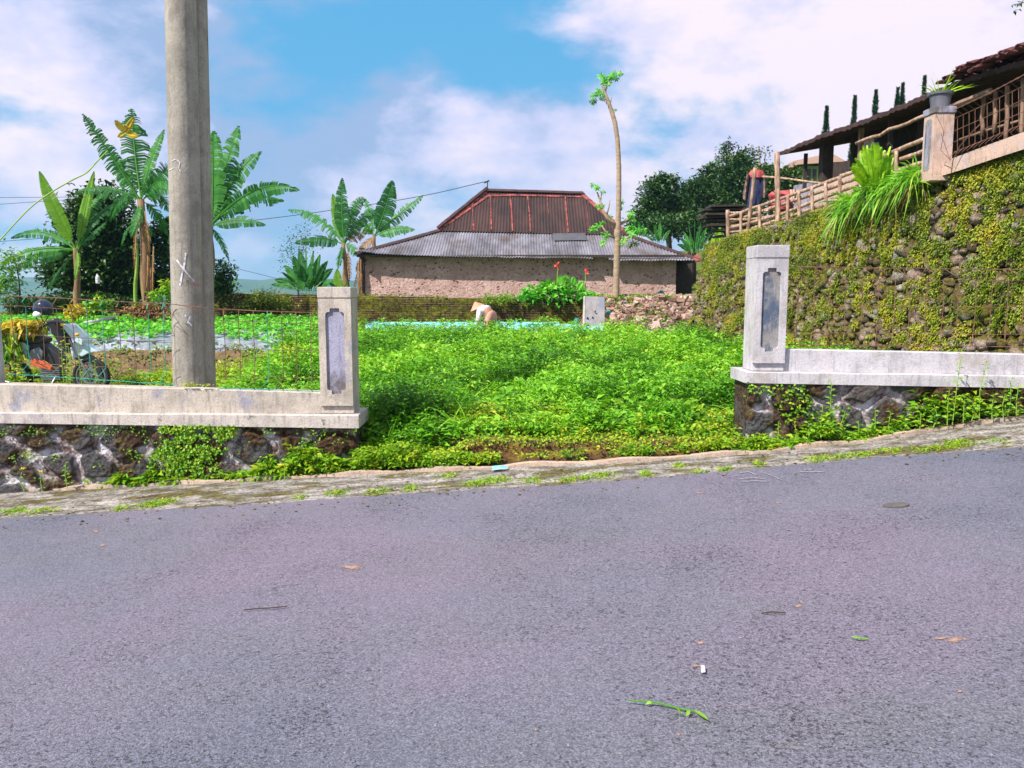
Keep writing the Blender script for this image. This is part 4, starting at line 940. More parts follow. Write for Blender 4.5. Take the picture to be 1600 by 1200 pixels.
# the soil bank below the terrace and the film-covered beds
bk = MB(); rows = []
for j in range(6):
    row = []
    for i in range(60):
        x = lerp(-9.8, -3.4, i / 59); w = float(sstep(-3.3, -4.6, x)); z = lerp(0.02, 0.60 * w + 0.36 * (1 - w), j / 5) + 0.02
        row.append((x, 13.2 + 0.09 * j + 0.08 * mnoise.noise(Vector((x * 2, j, 0))), z + 0.05 * mnoise.noise(Vector((x * 3, j * 0.6, 2)))))
    rows.append(row)
bk.grid(rows); tag(bk.build('soil_bank', M['soil_bank'], smooth=True), kind='structure')
def bed(x0, x1, yc, w, hgt, mat, label, seed, cov=0.5, leafs=0.11, nl=9, step=0.30):
    mb = MB(); rows = []; n = int((x1 - x0) / 0.14)
    for j, (v_, h_) in enumerate(((-0.5, -0.02), (-0.42, 0.7), (-0.2, 1), (0.2, 1), (0.42, 0.7), (0.5, -0.02))):
        row = []
        for i in range(n + 1):
            x = lerp(x0, x1, i / n); y = yc + v_ * w + 0.03 * mnoise.noise(Vector((x, seed, 1)))
            row.append((x, y, float(ground(x, y)) + hgt * h_ + 0.018 * mnoise.noise(Vector((x * 6, j * 2.0, seed)))))
        rows.append(row)
    mb.grid(rows); o = mb.build('crop_bed', mat); tag(o, label, 'crop bed', 'film covered crop beds')
    L = Leaves(); xs_ = np.arange(x0, x1, step)
    pts = np.concatenate([np.stack([xs_ + rng.normal(0, 0.04, len(xs_)), np.full(len(xs_), yc + dy * w)], 1) for dy in (-0.25, 0.25)])
    pts = pts[rng.random(len(pts)) < cov]
    weeds(L, pts, 0.14, leafs, nl, 0.55, 0.08, z=ground(pts[:, 0], pts[:, 1]) + hgt * 0.8, vs=0.2, ratio=0.7)
    return L
Ls = []
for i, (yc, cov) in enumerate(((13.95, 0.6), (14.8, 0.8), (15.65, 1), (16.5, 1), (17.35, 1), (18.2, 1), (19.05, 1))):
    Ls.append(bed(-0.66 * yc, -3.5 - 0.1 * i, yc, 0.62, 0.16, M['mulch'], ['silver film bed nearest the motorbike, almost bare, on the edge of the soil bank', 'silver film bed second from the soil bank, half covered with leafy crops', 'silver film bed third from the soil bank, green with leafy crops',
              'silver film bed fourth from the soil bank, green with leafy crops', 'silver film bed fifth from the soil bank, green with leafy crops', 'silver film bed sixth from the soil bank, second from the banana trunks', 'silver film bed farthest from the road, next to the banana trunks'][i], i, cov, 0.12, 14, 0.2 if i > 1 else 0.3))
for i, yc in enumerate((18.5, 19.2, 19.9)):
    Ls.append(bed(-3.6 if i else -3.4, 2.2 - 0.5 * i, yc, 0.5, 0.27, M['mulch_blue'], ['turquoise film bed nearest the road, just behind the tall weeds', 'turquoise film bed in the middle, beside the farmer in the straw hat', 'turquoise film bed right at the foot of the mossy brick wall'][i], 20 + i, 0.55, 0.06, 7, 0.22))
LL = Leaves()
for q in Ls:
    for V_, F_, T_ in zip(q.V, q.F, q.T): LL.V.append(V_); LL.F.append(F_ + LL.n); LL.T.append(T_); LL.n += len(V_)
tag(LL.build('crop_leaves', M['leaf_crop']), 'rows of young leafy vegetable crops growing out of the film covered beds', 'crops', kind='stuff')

# ================================================================== tall cobble wall on the right
tw = empty('retaining_wall', WA + (WB - WA) * 0.6, 'tall sloping retaining wall of round cobbles thick with moss and ferns, on the right', 'wall')
T0, T1 = 0.0, 1.62
def wpt(t, h, out=0.0):          # t along, h 0 bottom..1 top ; batter leans back
    zb = 0.35 + 0.15 * (1 - t); zt = wtop(t) - 0.05
    p = WA.lerp(WB, t); bat = 0.42 * (1 - h)
    q = p - wnv * (bat + out); return Vector((q.x, q.y, zb + (zt - zb) * h))
mb = MB(); rows = []
for j in range(24):
    rows.append([tuple(wpt(lerp(T0, T1, i / 90), j / 23, 0.04 * mnoise.noise(Vector((i * 0.5, j * 0.7, 1))) - 0.03)) for i in range(91)])
mb.grid(rows)
top = [[tuple(wpt(lerp(T0, T1, i / 90), 1, -0.02 - k * 0.3) + Vector((0, 0, 0.02 - 0.01 * k))) for i in range(91)] for k in range(4)]
mb.grid(top)
# return face at the far end
mb.grid([[tuple(wpt(0, j / 23) + wnv * (k * 0.8) + wu * 0.0) for k in range(8)] for j in range(24)])
mb.build('earth_core', M['wall_core'], tw, smooth=True)
mb = MB(); sid = 0; H = 2.45
t = T0 + 0.003
while t < T1:
    cell = lerp(0.10, 0.145, min(1.15, max(0, t))) ; h = -0.5 * cell / H * rng.random()
    while h < 1.03:
        sz_ = cell * (0.62 + 0.62 * rng.random() ** 1.4); p = wpt(max(T0, t + rng.normal(0, 0.22) * cell / WL), min(max(h + rng.normal(0, 0.12) * cell / H, 0), 1.0), -0.035 + 0.05 * rng.random())
        rot = Matrix((tuple(wu), tuple(-wnv), (0, 0, 1))).transposed() @ Matrix.Rotation(rng.normal(0, 0.7), 3, 'Y') @ Matrix.Rotation(rng.normal(0, 0.3), 3, 'X') @ Matrix.Rotation(rng.normal(0, 0.3), 3, 'Z')
        V_, F_ = ICO[2]; r3 = (sz_ * 0.54 * rng.uniform(0.85, 1.3), sz_ * (0.4 + 0.25 * rng.random()), sz_ * 0.50 * rng.uniform(0.8, 1.15)); pw = rng.uniform(2.3, 3.6); vs = []
        for q in V_:
            nn_ = (abs(q.x) ** pw + abs(q.y) ** pw + abs(q.z) ** pw) ** (-1 / pw); w_ = q * nn_ * (1 + 0.42 * mnoise.noise(q * 1.5 + Vector((sid * 3.1, sid * 1.7, 0))) + 0.20 * mnoise.noise(q * 4 + Vector((sid, 0, 0))))
            vs.append(p + rot @ Vector((w_.x * r3[0], w_.y * r3[1], w_.z * r3[2])))
        mb.add(vs, F_, v=float(rng.random()), g=float(fbm(p.x * 1.5, p.y * 0.8, p.z * 1.5, 3))); sid += 1
        h += cell * 0.80 / H
    t += cell * 0.86 / WL
mb.build('cobbles', M['cobble'], tw, smooth=True)
print('stones', sid)
# moss and small ferns over it
L = Leaves()
n = 300000; tt = rng.uniform(T0, 1.45, n) ** 1.0; hq = rng.uniform(0.0, 1.03, n)
s_ = tt * WL; hm = hq * H
m1 = fbm(s_ * 1.1, hm * 1.6, 3, 4) + 0.12 * (hq - 0.5) + 0.03; m2 = fbm(s_ * 4.5, hm * 6, 8, 3)
m3 = fbm(s_ * 12, hm * 12, 5, 2); m4 = fbm(s_ * 7.5, hm * 7.5, 15, 2); keep = (0.20 * m1 + 0.25 * m2 + 0.30 * m4 + 0.25 * m3) > 0.478 - 0.035 * sstep(0.5, 0.95, hq) - 0.02 * (tt < 0.5) - 0.05 * np.exp(-((tt - 1.0) / 0.12) ** 2) * (hq > .3)
tt, hq, m1 = tt[keep], hq[keep], m1[keep]; n = len(tt)
Pb = np.array([wpt(a, min(b_, 1.0), 0.06) for a, b_ in zip(tt, hq)]); Pb[:, 2] += np.maximum(hq - 1, 0) * 2
Pb += rng.normal(0, 0.02, Pb.shape)
outv = np.tile(-np.array(wnv), (n, 1)); D = outv * 0.9 + rdir(n, -1, 0.6) * 0.8 + [0, 0, -0.35]
sz = 0.034 * rng.uniform(0.5, 1.5, n) * np.where(tt > 0.6, 1.0, 0.85)
L.add(Pb, D, sz, sz * 0.45, np.clip(0.52 + (fbm(tt * WL * 2.2, hq * H * 3, 41) - 0.5) * 1.3 + rng.normal(0, 0.22, n), 0, 1), up=outv * 0.6 + [0, 0, 0.6])
print('moss leaves', n)
# fern fronds
nf = 500; ta = rng.uniform(0.1, 1.4, nf); ha = rng.uniform(0.05, 1.0, nf)
for a, b_ in zip(ta, ha):
    if fbm(np.array([a * WL * 0.7]), np.array([b_ * H]), 13)[0] < 0.47: continue
    p = wpt(a, b_, 0.08); m_ = 26; d = rdir(1, -0.4, 0.5)[0] * 0.9 - np.array(wnv)
    for q in range(3):
        d2 = nrm((d + rng.normal(0, 0.5, 3))[None])[0]; k = np.linspace(0.1, 1, m_)[:, None]; ln = rng.uniform(0.10, 0.22)
        c = np.array(p) + d2 * k * ln + np.array([0, 0, -1.0]) * k ** 2 * ln * 0.5
        sd_ = nrm(np.cross(np.tile(d2, (m_, 1)), np.tile([0, 0, 1.0], (m_, 1)))) * np.where(np.arange(m_) % 2, 1, -1)[:, None]
        L.add(c, sd_ + d2 * 0.5, 0.035 * (1.1 - k[:, 0]), 0.012, np.clip(rng.normal(0.5, 0.12), 0, 1), roll=0.2)
tag(L.build('wall_moss', M['moss_leaf']), 'yellow green moss and small ferns covering the tall cobble retaining wall', 'moss', kind='stuff')

# ================================================================== mossy brick garden wall at the back
mbx0, mbx1 = P(326, 470, 21).x, P(912, 470, 21).x
zmt = line_at([(326, 458), (560, 462), (700, 465), (912, 470)], 21.0)
mb = MB(); rows = []; nx_ = 150
for j in range(14):
    row = []
    for i in range(nx_ + 1):
        x = lerp(mbx0, mbx1, i / nx_); zt_ = zmt(x) + 0.025 * mnoise.noise(Vector((x * 2.5, 0, 0))); h = j / 11
        if j <= 11: y = 21.0 - 0.07 * (1 - h) + 0.035 * mnoise.noise(Vector((x * 3.1, h * 5, 0))) + 0.02 * mnoise.noise(Vector((x * 11, h * 14, 0))); z = lerp(0.4, zt_, h)
        else: y = 21.0 + 0.14 * (j - 11); z = zt_ - 0.005
        row.append((x, y, z))
    rows.append(row)
mb.grid(rows); mb.grid([[(mbx1, 21.0 + k * 0.28, z) for z in (0.4, zmt(mbx1))] for k in (0, 1)]); mb.grid([[(mbx0, 21.0 + k * 0.28, z) for z in (0.4, zmt(mbx0))] for k in (0, 1)])
mb.grid([[(x, 21.28, z) for z in (0.4, zmt(x) - 0.005)] for x in (mbx0, mbx1)])
tag(mb.build('garden_wall', M['mossy_brick'], smooth=True), 'long low mossy wall of thin dark bricks below the house, behind the vegetable field', 'wall')
L = Leaves(); n = 3200; x = rng.uniform(mbx0, mbx1, n); q = fbm(x * 0.9, x * 0, 3)
zt_ = np.array([zmt(a) for a in x]); k = q > 0.5; x, zt_ = x[k], zt_[k]; n = len(x)
h = np.where(rng.random(n) < 0.75, rng.uniform(-0.04, 0.05, n), -rng.random(n) * 0.8); B = np.stack([x, np.where(h < -0.04, 20.93, 21.0 + rng.uniform(0, 0.25, n)), zt_ + h], 1)
k = (h > -0.05) | (fbm(x * 2.5, h * 4, 6) > 0.58); B = B[k]
L.add(B, rdir(len(B), -0.5, 0.7) + [0, -0.5, 0], 0.05, 0.03, np.clip(rng.normal(0.35, 0.25, len(B)), 0, 1))
tag(L.build('wall_plants', M['moss_leaf']), 'moss and tiny plants along the top of the low brick garden wall', 'moss', kind='stuff')

# ================================================================== house
HY = 23.72
hs_ = empty('stone_house', P(830, 465, HY), 'low rubble stone house with rusty brown tin roof above a grey corrugated skirt roof', 'house')
E1, E2 = P(556, 397, 23.3), P(1095, 408, 23.3)             # eave corners
S1, S2 = P(682, 362, 25.3), P(984, 369, 25.3)              # foot of the upper roof
R1, R2 = P(760, 298.5, 27.6), P(909, 303, 27.6)            # ridge
DB = 2 * 27.6
E3, E4 = Vector((E2.x, DB - E2.y, E2.z)), Vector((E1.x, DB - E1.y, E1.z)); S3, S4 = Vector((S2.x, DB - S2.y, S2.z)), Vector((S1.x, DB - S1.y, S1.z))
wx0, wx1 = P(569, 440, HY).x, P(1056, 440, HY).x
# walls
mb = MB(); zt_w = 2.74
mb.box(((wx0 + wx1) / 2, HY + 0.15, (1.3 + zt_w) / 2), (wx1 - wx0, 0.3, zt_w - 1.3)); mb.box((wx0 + 0.15, (HY + 0.3 + DB - HY) / 2, (1.3 + zt_w) / 2), (0.3, DB - 2 * HY - 0.3, zt_w - 1.3))
mb.box((wx1 - 0.15, (HY + 0.3 + DB - HY) / 2, (1.3 + zt_w) / 2), (0.3, DB - 2 * HY - 0.3, zt_w - 1.3)); mb.box(((wx0 + wx1) / 2, DB - HY + 0.15, (1.3 + zt_w) / 2), (wx1 - wx0, 0.3, zt_w - 1.3))
mb.build('wall', M['house_wall'], hs_)
MB().box((wx1 + 0.42, HY + 1.6, 2.0), (0.84, 0.2, 1.5)).build('side_panel', M['wood_dark'], hs_)  # set-back panel coloured dark to stand in for the shade under the eave
MB().box((wx0 - 0.04, HY - 0.05, 2.15), (0.14, 0.14, 1.7)).build('corner_post', M['wood_dark'], hs_)
def corr(mb, A0, A1, B0, B1, pitch=0.085, amp=0.017, rows=7, sag=None, lower=None):
    """corrugated sheet: bottom edge A0..A1, top edge B0..B1, ribs run straight up the slope"""
    A0, A1, B0, B1 = map(Vector, (A0, A1, B0, B1)); ax = (A1 - A0).normalized(); W_ = (A1 - A0).length
    n = int(W_ / pitch * 5); up = (B0.lerp(B1, 0.5) - A0.lerp(A1, 0.5)); up = (up - ax * up.dot(ax)); S_ = up.length; upn = up.normalized(); N = ax.cross(upn).normalized()
    tb0 = (B0 - A0).dot(ax); tb1 = (B1 - A0).dot(ax); grid_ = []
    cols = []
    for i in range(n + 1):
        s = W_ * i / n
        hmax = S_ if tb0 <= s <= tb1 else (S_ * s / tb0 if s < tb0 else S_ * (W_ - s) / (W_ - tb1))
        c = []
        for j in range(rows + 1):
            r = hmax * j / rows; lo = lower(s) if lower else 0.0
            r = max(r, lo) if j else lo
            r = min(r, hmax) if j else min(lo, hmax)
            p = A0 + ax * s + upn * r + N * (amp * math.sin(2 * math.pi * s / pitch))
            if sag: p = p + Vector((0, 0, sag(s, r / S_)))
            c.append(tuple(p))
        cols.append(c)
    mb.grid([list(x) for x in zip(*cols)])
    return mb
def sagf(s, r): return (0.05 * mnoise.noise(Vector((s * 0.55, 0, 3))) + 0.018 * mnoise.noise(Vector((s * 2.1, 5, 3)))) * (1 - r) ** 1.5 + 0.09 * math.exp(-(s / 0.5) ** 2) * (1 - r)
def torn(s):
    px = 800 + (E1.x + s) / 23.3 * F; r = 0.025 * max(0, mnoise.noise(Vector((s * 3, 0, 8))))
    if 925 < px < 950: r += 0.10 + 0.12 * abs(mnoise.noise(Vector((s * 9, 1, 1))))
    if 870 < px < 925: r += 0.02
    return r
mb = corr(MB(), E1, E2, S1, S2, sag=sagf, lower=torn); mb.build('skirt_roof', M['roof_grey'], hs_, smooth=True)
mb = corr(MB(), E3, E4, S3, S4); corr(mb, E2, E3, S2, S3); corr(mb, E4, E1, S4, S1); mb.build('skirt_roof', M['roof_grey'], hs_, smooth=True)
off = Vector((0, 0, 0.03))
mb = corr(MB(), S1 + off, S2 + off, R1 + off, R2 + off, 0.10, 0.015); mb.build('upper_roof', M['roof_brown'], hs_, smooth=True)
mb = corr(MB(), S3 + off, S4 + off, R2 + off, R1 + off, 0.10, 0.015); corr(mb, S2 + off, S3 + off, R2 + off, R2 + off * 1.001, 0.10, 0.015); corr(mb, S4 + off, S1 + off, R1 + off, R1 + off * 1.001, 0.10, 0.015)
mb.build('upper_roof', M['roof_brown'], hs_, smooth=True)
def cap(a, b_, w, mat, name, lift=0.05, dark=None):
    a, b_ = Vector(a), Vector(b_); n = 14; d = (b_ - a).normalized(); s_ = d.cross(Vector((0, 0, 1))).normalized(); rows = [[], [], []]
    for i in range(n + 1):
        p = a.lerp(b_, i / n) + Vector((0, 0, lift + 0.012 * mnoise.noise(Vector((i * 1.3, a.x, 2)))))
        rows[0].append(p - s_ * w + Vector((0, 0, -w * 0.55))); rows[1].append(p); rows[2].append(p + s_ * w + Vector((0, 0, -w * 0.55)))
    mb = MB(); mb.grid(rows); mb.grid([[q - Vector((0, 0, 0.02)) for q in r] for r in rows]); mb.build(name, mat, hs_, smooth=False)
cap(R1 - Vector((0.05, 0, 0)), R2 + Vector((0.05, 0, 0)), 0.17, M['ridge_dark'], 'ridge_cap', 0.09)
for a, b_ in ((S1, R1), (S2, R2), (S3, R2), (S4, R1)): cap(a, b_, 0.11, M['rust_red'], 'hip_cap', 0.08)
for a, b_ in ((E1, S1), (E2, S2), (E3, S3), (E4, S4)): cap(a, b_, 0.12, M['ridge_dark'], 'hip_cap', 0.07)
cap(S1, R1 + Vector((0, 0, 0)), 0.09, M['ridge_dark'], 'hip_cap', 0.16)
def on_upper(px, py, lift=0.05):
    N = (S2 - S1).cross(R1 - S1).normalized(); d = pixdir(px, py); o_ = Vector((0, 0, CH)); t_ = (S1 - o_).dot(N) / d.dot(N)
    return o_ + d * t_ + N * (-lift if N.y > 0 else lift)
def on_skirt(px, py, lift=0.04):
    N = (E2 - E1).cross(S1 - E1).normalized(); d = pixdir(px, py); o_ = Vector((0, 0, CH)); t_ = (E1 - o_).dot(N) / d.dot(N)
    return o_ + d * t_ + N * (-lift if N.y > 0 else lift)
rr = random.Random(4)
for pts in ([(707, 347), (706, 362)], [(738, 320), (739, 340), (740, 361)], [(766, 306), (767, 335), (768, 362)], [(797, 306), (799, 330), (801, 363)], [(824, 306), (827, 335), (829, 364)], [(883, 307), (885, 335), (888, 365)], [(916, 322), (919, 345), (922, 366)], [(855, 307), (856, 322), (857, 336)]):
    mb = MB(); a = []; c = []
    w0 = 1.15 if len(pts) == 3 and pts[0][0] not in (855, 916) else 0.5
    for (x0_, y0_), (x1_, y1_) in zip(pts[:-1], pts[1:]):
        for k in range(6):
            x, y = lerp(x0_, x1_, k / 5), lerp(y0_, y1_, k / 5); w = w0 * (0.6 + 0.6 * rr.random())
            a.append(on_upper(x - w, y)); c.append(on_upper(x + w, y))
    mb.grid([a, c]); mb.build('rust_strip', M['rust_red'], hs_)
MB().grid([[on_upper(702, 349, 0.045), on_upper(705, 346, 0.045), on_upper(762, 306, 0.045), on_upper(800, 305, 0.045), on_upper(908, 308, 0.045)], [on_upper(702, 351.5, 0.045), on_upper(706, 349, 0.045), on_upper(763, 309, 0.045), on_upper(800, 307.5, 0.045), on_upper(908, 310, 0.045)]]).build('rust_strip', M['rust_red'], hs_)
MB().ext([on_skirt(863, 366.5), on_skirt(914, 366), on_skirt(917, 376.5), on_skirt(866, 377.5)], (0, 0, -0.012)).build('roof_patch', M['skylight'], hs_)
MB().ext([on_skirt(1082, 403, .05), on_skirt(1090, 399, .05), on_skirt(1096, 409, .05), on_skirt(1086, 412, .05)], (0, 0, -0.012)).build('roof_patch', M['rust_red'], hs_)
# eave beam
MB().box(((wx0 + wx1) / 2, 23.42, E1.z - 0.05), (wx1 - wx0 + 0.3, 0.06, 0.07)).build('eave_beam', M['wood_dark'], hs_)
# finial on the ridge for the cable
fin = P(762, 283, 27.5)
MB().tube([R1 + Vector((0.03, 0, 0.0)), fin], 0.018, 6).tube([fin - Vector((0.12, 0, 0.06)), fin + Vector((0.06, 0, 0.02))], 0.025, 6).build('cable_bracket', M['black_plastic'], hs_)

# ================================================================== cables
def cable(pts, r, label, mat=None, name='overhead_cable', cat='cable'):
    # catmull-rom
    pts = [Vector(p) for p in pts]; q = []
    ext_ = [pts[0] * 2 - pts[1]] + pts + [pts[-1] * 2 - pts[-2]]
    for i in range(1, len(ext_) - 2):
        p0, p1, p2, p3 = ext_[i - 1:i + 3]
        for k in range(10):
            t = k / 10; q.append(0.5 * ((2 * p1) + (p2 - p0) * t + (2 * p0 - 5 * p1 + 4 * p2 - p3) * t * t + (3 * p1 - p0 - 3 * p2 + p3) * t ** 3))
    q.append(pts[-1]); return tag(MB().tube(q, r, 5).build(name, mat or M['black_plastic']), label, cat)
cable([fin, P(650, 308, 28), P(500, 331, 29), P(380, 346, 30.5), P(250, 358, 32), P(-60, 382, 36)], 0.012, 'thin black cable running from the house ridge away to the left behind the pole')
cable([P(-40, 309, 34), P(120, 308, 34), P(300, 309, 34), P(430, 314, 34)], 0.010, 'upper thin cable crossing the sky left of the utility pole')
cable([P(-40, 322, 34), P(60, 315, 34), P(160, 309, 34)], 0.010, 'lower thin cable meeting the upper one beside the banana leaves')
cable([P(330, 410, 38), P(420, 432, 34), P(470, 446, 30)], 0.011, 'thin cable dropping towards the garden bushes right of the utility pole')
cable([P(-30, 408, 7.6), P(0, 375, 7.7), P(45, 327, 7.8), P(78, 302, 7.85), P(110, 283, 7.9), P(135, 270, 8), P(150, 254, 8.1), P(168, 236, 8.2)], 0.007, 'long thin green stick curving up from the left edge before the banana plants', M['stem_green'], 'curved_stick', 'stick')
# ================================================================== banana plants
rs = np.random.default_rng(21)
def banana_leaf(root, B, C, T, width, mat, torn=0.6, droop=0.35, name='leaf', side=None, lobes=40, twist=0.25):
    """blade on both sides of a curved midrib; torn strips hang down"""
    B, C, T = map(Vector, (B, C, T)); n = lobes; sub = 2
    mid = [(1 - t) ** 2 * B + 2 * t * (1 - t) * C + t * t * T for t in np.linspace(0, 1, n * sub + 1).tolist()]
    mb = MB(); base = rs.random() * 0.5
    st = 0.13; tw = rs.normal(0, twist)
    sd0 = None
    # leaf plane: sideways vector facing roughly the viewer for upright leaves
    for s_ in (-1, 1):
        lean = rs.normal(0, 0.15)
        hold = 0; cur = (0, 0, 1)
        for i in range(n):
            t = (i + 0.5) / n
            if t < st: continue
            u = (t - st) / (1 - st); w = width * 0.5 * (math.sin(math.pi * min(1, u ** 0.75 * 0.97 + 0.03)) ** 0.6) * (1 - 0.15 * u)
            p0, pm, p1 = mid[i * sub], mid[i * sub + 1], mid[i * sub + 2]; d = (p1 - p0).normalized()
            sidev = d.cross(Vector((0.0, -1.0, 0.25))); 
            if sidev.length < 0.2: sidev = d.cross(Vector((0, 0, 1)))
            sidev.normalize(); sidev = Matrix.Rotation(tw, 3, d) @ sidev
            up = sidev.cross(d).normalized()
            if hold <= 0: hold = int(rs.integers(1, 2 + int(5 * (1.15 - torn)))); cur = (rs.random(), rs.normal(), 1 - torn * 0.35 * rs.random() * (1 if rs.random() < 0.7 else 1.7), rs.random())
            hold -= 1
            dr = droop * (0.5 + cur[0]) * (1 + 0.8 * torn * cur[3])
            outv = (sidev * s_ + d * (0.45 + 0.22 * cur[1] * torn) - Vector((0, 0, 1)) * dr * (0.4 + 0.6 * abs(d.x))).normalized()
            ww = w * cur[2] * (1 - 0.05 * rs.random()); g = (0.0 if hold > 0 else torn * 0.75 * rs.random() ** 0.5)
            a0 = p0 + outv * ww * 0.02; tip = pm + outv * ww - Vector((0, 0, 1)) * ww * dr * 0.5
            e0 = p0.lerp(p1, g * 0.5); e1 = p1.lerp(p0, g * 0.5)
            h = 0.55
            m0 = e0 + outv * ww * h + up * 0.02; m1 = e1 + outv * ww * h + up * 0.02
            seg = (p1 - p0).length * (1 - g); q0 = tip - d * seg * (0.5 - 0.25 * g * 2); q1 = tip + d * seg * (0.5 - 0.35 * g * 2)
            v = min(1, max(0, base + 0.25 + rs.normal(0, 0.15)))
            mb.add([p0, p1, m1, m0, q1, q0], [(0, 1, 2, 3), (3, 2, 4, 5)], v=v)
    L_ = (T - B).length
    mb.tube(mid[::4], [lerp(0.022, 0.004, i / (len(mid[::4]) - 1)) * min(1.3, L_ / 1.6) for i in range(len(mid[::4]))], 5, v=0.95)
    return mb.build(name, mat, root)
def banana(Y, base, crown, leaves, label, stem_r=0.11, dry=(), group='banana plants at the edge of the field', stemmat=None, sway=0.0):
    b, c = P(*base, Y), P(*crown, Y)
    b.z = min(b.z, float(ground(b.x, Y)) - 0.1) if base[1] > 430 else b.z
    root = empty('banana_plant', b, label, 'banana plant', group)
    n = 9; pts = [b.lerp(c, i / n) + Vector((0.02 * math.sin(i * 1.3), 0, 0)) for i in range(n + 1)]
    MB().tube(pts, [stem_r * (1.15 - 0.55 * i / n) * (1 + 0.06 * math.sin(i * 2.1)) for i in range(n + 1)], 10).build('pseudostem', stemmat or M['bark_banana'], root, smooth=True)
    for lf in leaves:
        tip, ctl, w = lf[0], lf[1], lf[2]; dy0 = lf[3] if len(lf) > 3 else rs.uniform(-0.5, 0.5); kind = lf[4] if len(lf) > 4 else 'leaf_banana'
        kw = lf[5] if len(lf) > 5 else {}
        banana_leaf(root, c - Vector((0, 0, 0.05)) + Vector((rs.normal(0, 0.03), 0, 0)), P(*ctl, Y + dy0 * 0.5), P(*tip, Y + dy0), px2m(w, Y) * 1.15, M[kind], **kw)
    for (x0, y0, x1, y1, w) in dry:
        a, e_ = P(x0, y0, Y - 0.12), P(x1, y1, Y - 0.15)
        banana_leaf(root, a, a.lerp(e_, 0.5) + Vector((rs.normal(0, 0.08), -0.05, 0)), e_, px2m(w, Y), M['leaf_dry'], torn=0.9, droop=0.9, name='dry_leaf', lobes=12)
    return root
YB = 18.4
up_t = dict(torn=0.35)
banana(19.6, (120, 480), (119, 388), [((62, 268), (86, 335), 34, -0.4, 'leaf_banana_light', dict(torn=0.12, droop=0.1)), ((18, 372), (72, 345), 22, 0.3), ((-2, 414), (55, 378), 24, -0.3), ((14, 424), (72, 388), 26, 0.4, 'leaf_banana', dict(torn=0.7)),
    ((147, 268), (133, 320), 17, 0.4, 'leaf_banana_light', dict(torn=0.2)), ((168, 345), (150, 362), 14, 0.3), ((178, 300), (140, 298), 26, 0.8, 'leaf_banana', dict(torn=0.8)), ((116, 438), (126, 405), 12, -0.5, 'leaf_banana_light'), ((75, 452), (88, 425), 18, 0.5), ((205, 325), (160, 300), 22, 1.0)],
    'short banana plant at the far left with one broad pale upright leaf', 0.09)
banana(YB, (232, 478), (221, 312), [((129, 178), (163, 225), 30, -0.5, 'leaf_banana', dict(torn=0.8)), ((206, 170), (208, 235), 52, 0.2, 'leaf_banana', dict(torn=0.75)), ((257, 203), (236, 235), 22, 0.3), ((263, 262), (262, 255), 34, -0.3), ((262, 330), (255, 285), 34, 0.4),
    ((118, 302), (165, 280), 30, -0.2, 'leaf_banana', dict(torn=0.8)), ((172, 345), (188, 290), 28, 0.5), ((205, 372), (214, 335), 22, -0.4), ((262, 368), (246, 322), 26, 0.4), ((270, 300), (248, 262), 40, -0.6), ((178, 238), (190, 270), 34, 0.3)],
    'tallest banana plant with brown peeling stem and ragged leaves, just left of the pole', 0.13, dry=((226, 330, 232, 400, 20), (230, 375, 226, 470, 14), (240, 385, 238, 478, 12), (216, 345, 210, 425, 10)))
banana(YB + 0.4, (209, 476), (214, 350), [((190, 385), (198, 348), 14), ((235, 372), (232, 345), 16), ((205, 308), (212, 325), 12)], 'thin young banana stem with a few leaves beside the tall brown one', 0.045, stemmat=M['stem_green'])
banana(17.6, (322, 486), (328, 352), [((373, 197), (352, 255), 44, 0.2, 'leaf_banana', dict(torn=0.55)), ((334, 205), (333, 270), 48, -0.2, 'leaf_banana', dict(torn=0.5)), ((409, 237), (366, 258), 34, 0.2, 'leaf_banana', dict(torn=0.7)), ((468, 297), (400, 268), 30, -0.4, 'leaf_banana', dict(torn=0.45, droop=0.5)),
    ((443, 314), (388, 288), 32, 0.3, 'leaf_banana', dict(torn=0.6, droop=0.6)), ((415, 352), (368, 334), 24, -0.2, 'leaf_banana', dict(torn=0.5)), ((262, 215), (298, 240), 34, 0.3), ((262, 380), (290, 320), 28, -0.3), ((358, 407), (345, 366), 18, 0.3), ((300, 215), (312, 270), 40, 0.5), ((360, 300), (345, 320), 26, 0.7, 'leaf_banana_light')],
    'banana plant half hidden behind the utility pole, leaves arching out to its right', 0.14, dry=((326, 370, 322, 440, 14),))
banana(24.5, (543, 470), (537, 380), [((535, 278), (532, 332), 30, -0.3, 'leaf_banana', dict(torn=0.45)), ((451, 328), (497, 325), 24, 0.3, 'leaf_banana', dict(torn=0.8)), ((460, 380), (502, 362), 22, -0.3, 'leaf_banana', dict(torn=0.5, droop=0.6)), ((572, 312), (552, 303), 20, 0.4), ((520, 303), (528, 340), 18, 0.2, 'leaf_banana_light', dict(torn=0.1)),
    ((567, 372), (556, 350), 26, 0.4, 'leaf_dry'), ((528, 420), (532, 395), 14, -0.3), ((556, 400), (552, 380), 20, -0.3, 'leaf_banana'), ((590, 330), (565, 330), 22, 0.5)],
    'banana plant with one tall upright leaf, just left of the stone house', 0.10, dry=((542, 385, 546, 440, 14),))
banana(26.0, (583, 460), (585, 368), [((613, 282), (605, 325), 30, -0.3, 'leaf_banana', dict(torn=0.25)), ((661, 305), (622, 335), 24, 0.3, 'leaf_banana', dict(torn=0.8)), ((648, 359), (614, 350), 22, -0.2, 'leaf_banana', dict(torn=0.5)), ((571, 312), (582, 335), 24, 0.4, 'leaf_banana', dict(torn=0.9)), ((548, 345), (566, 340), 26, 0.3, 'leaf_banana'), ((560, 395), (572, 375), 22, 0.2, 'leaf_dry'), ((566, 365), (574, 350), 16, -0.2, 'leaf_banana_light')],
    'banana plant rising behind the left end of the corrugated roof', 0.10)
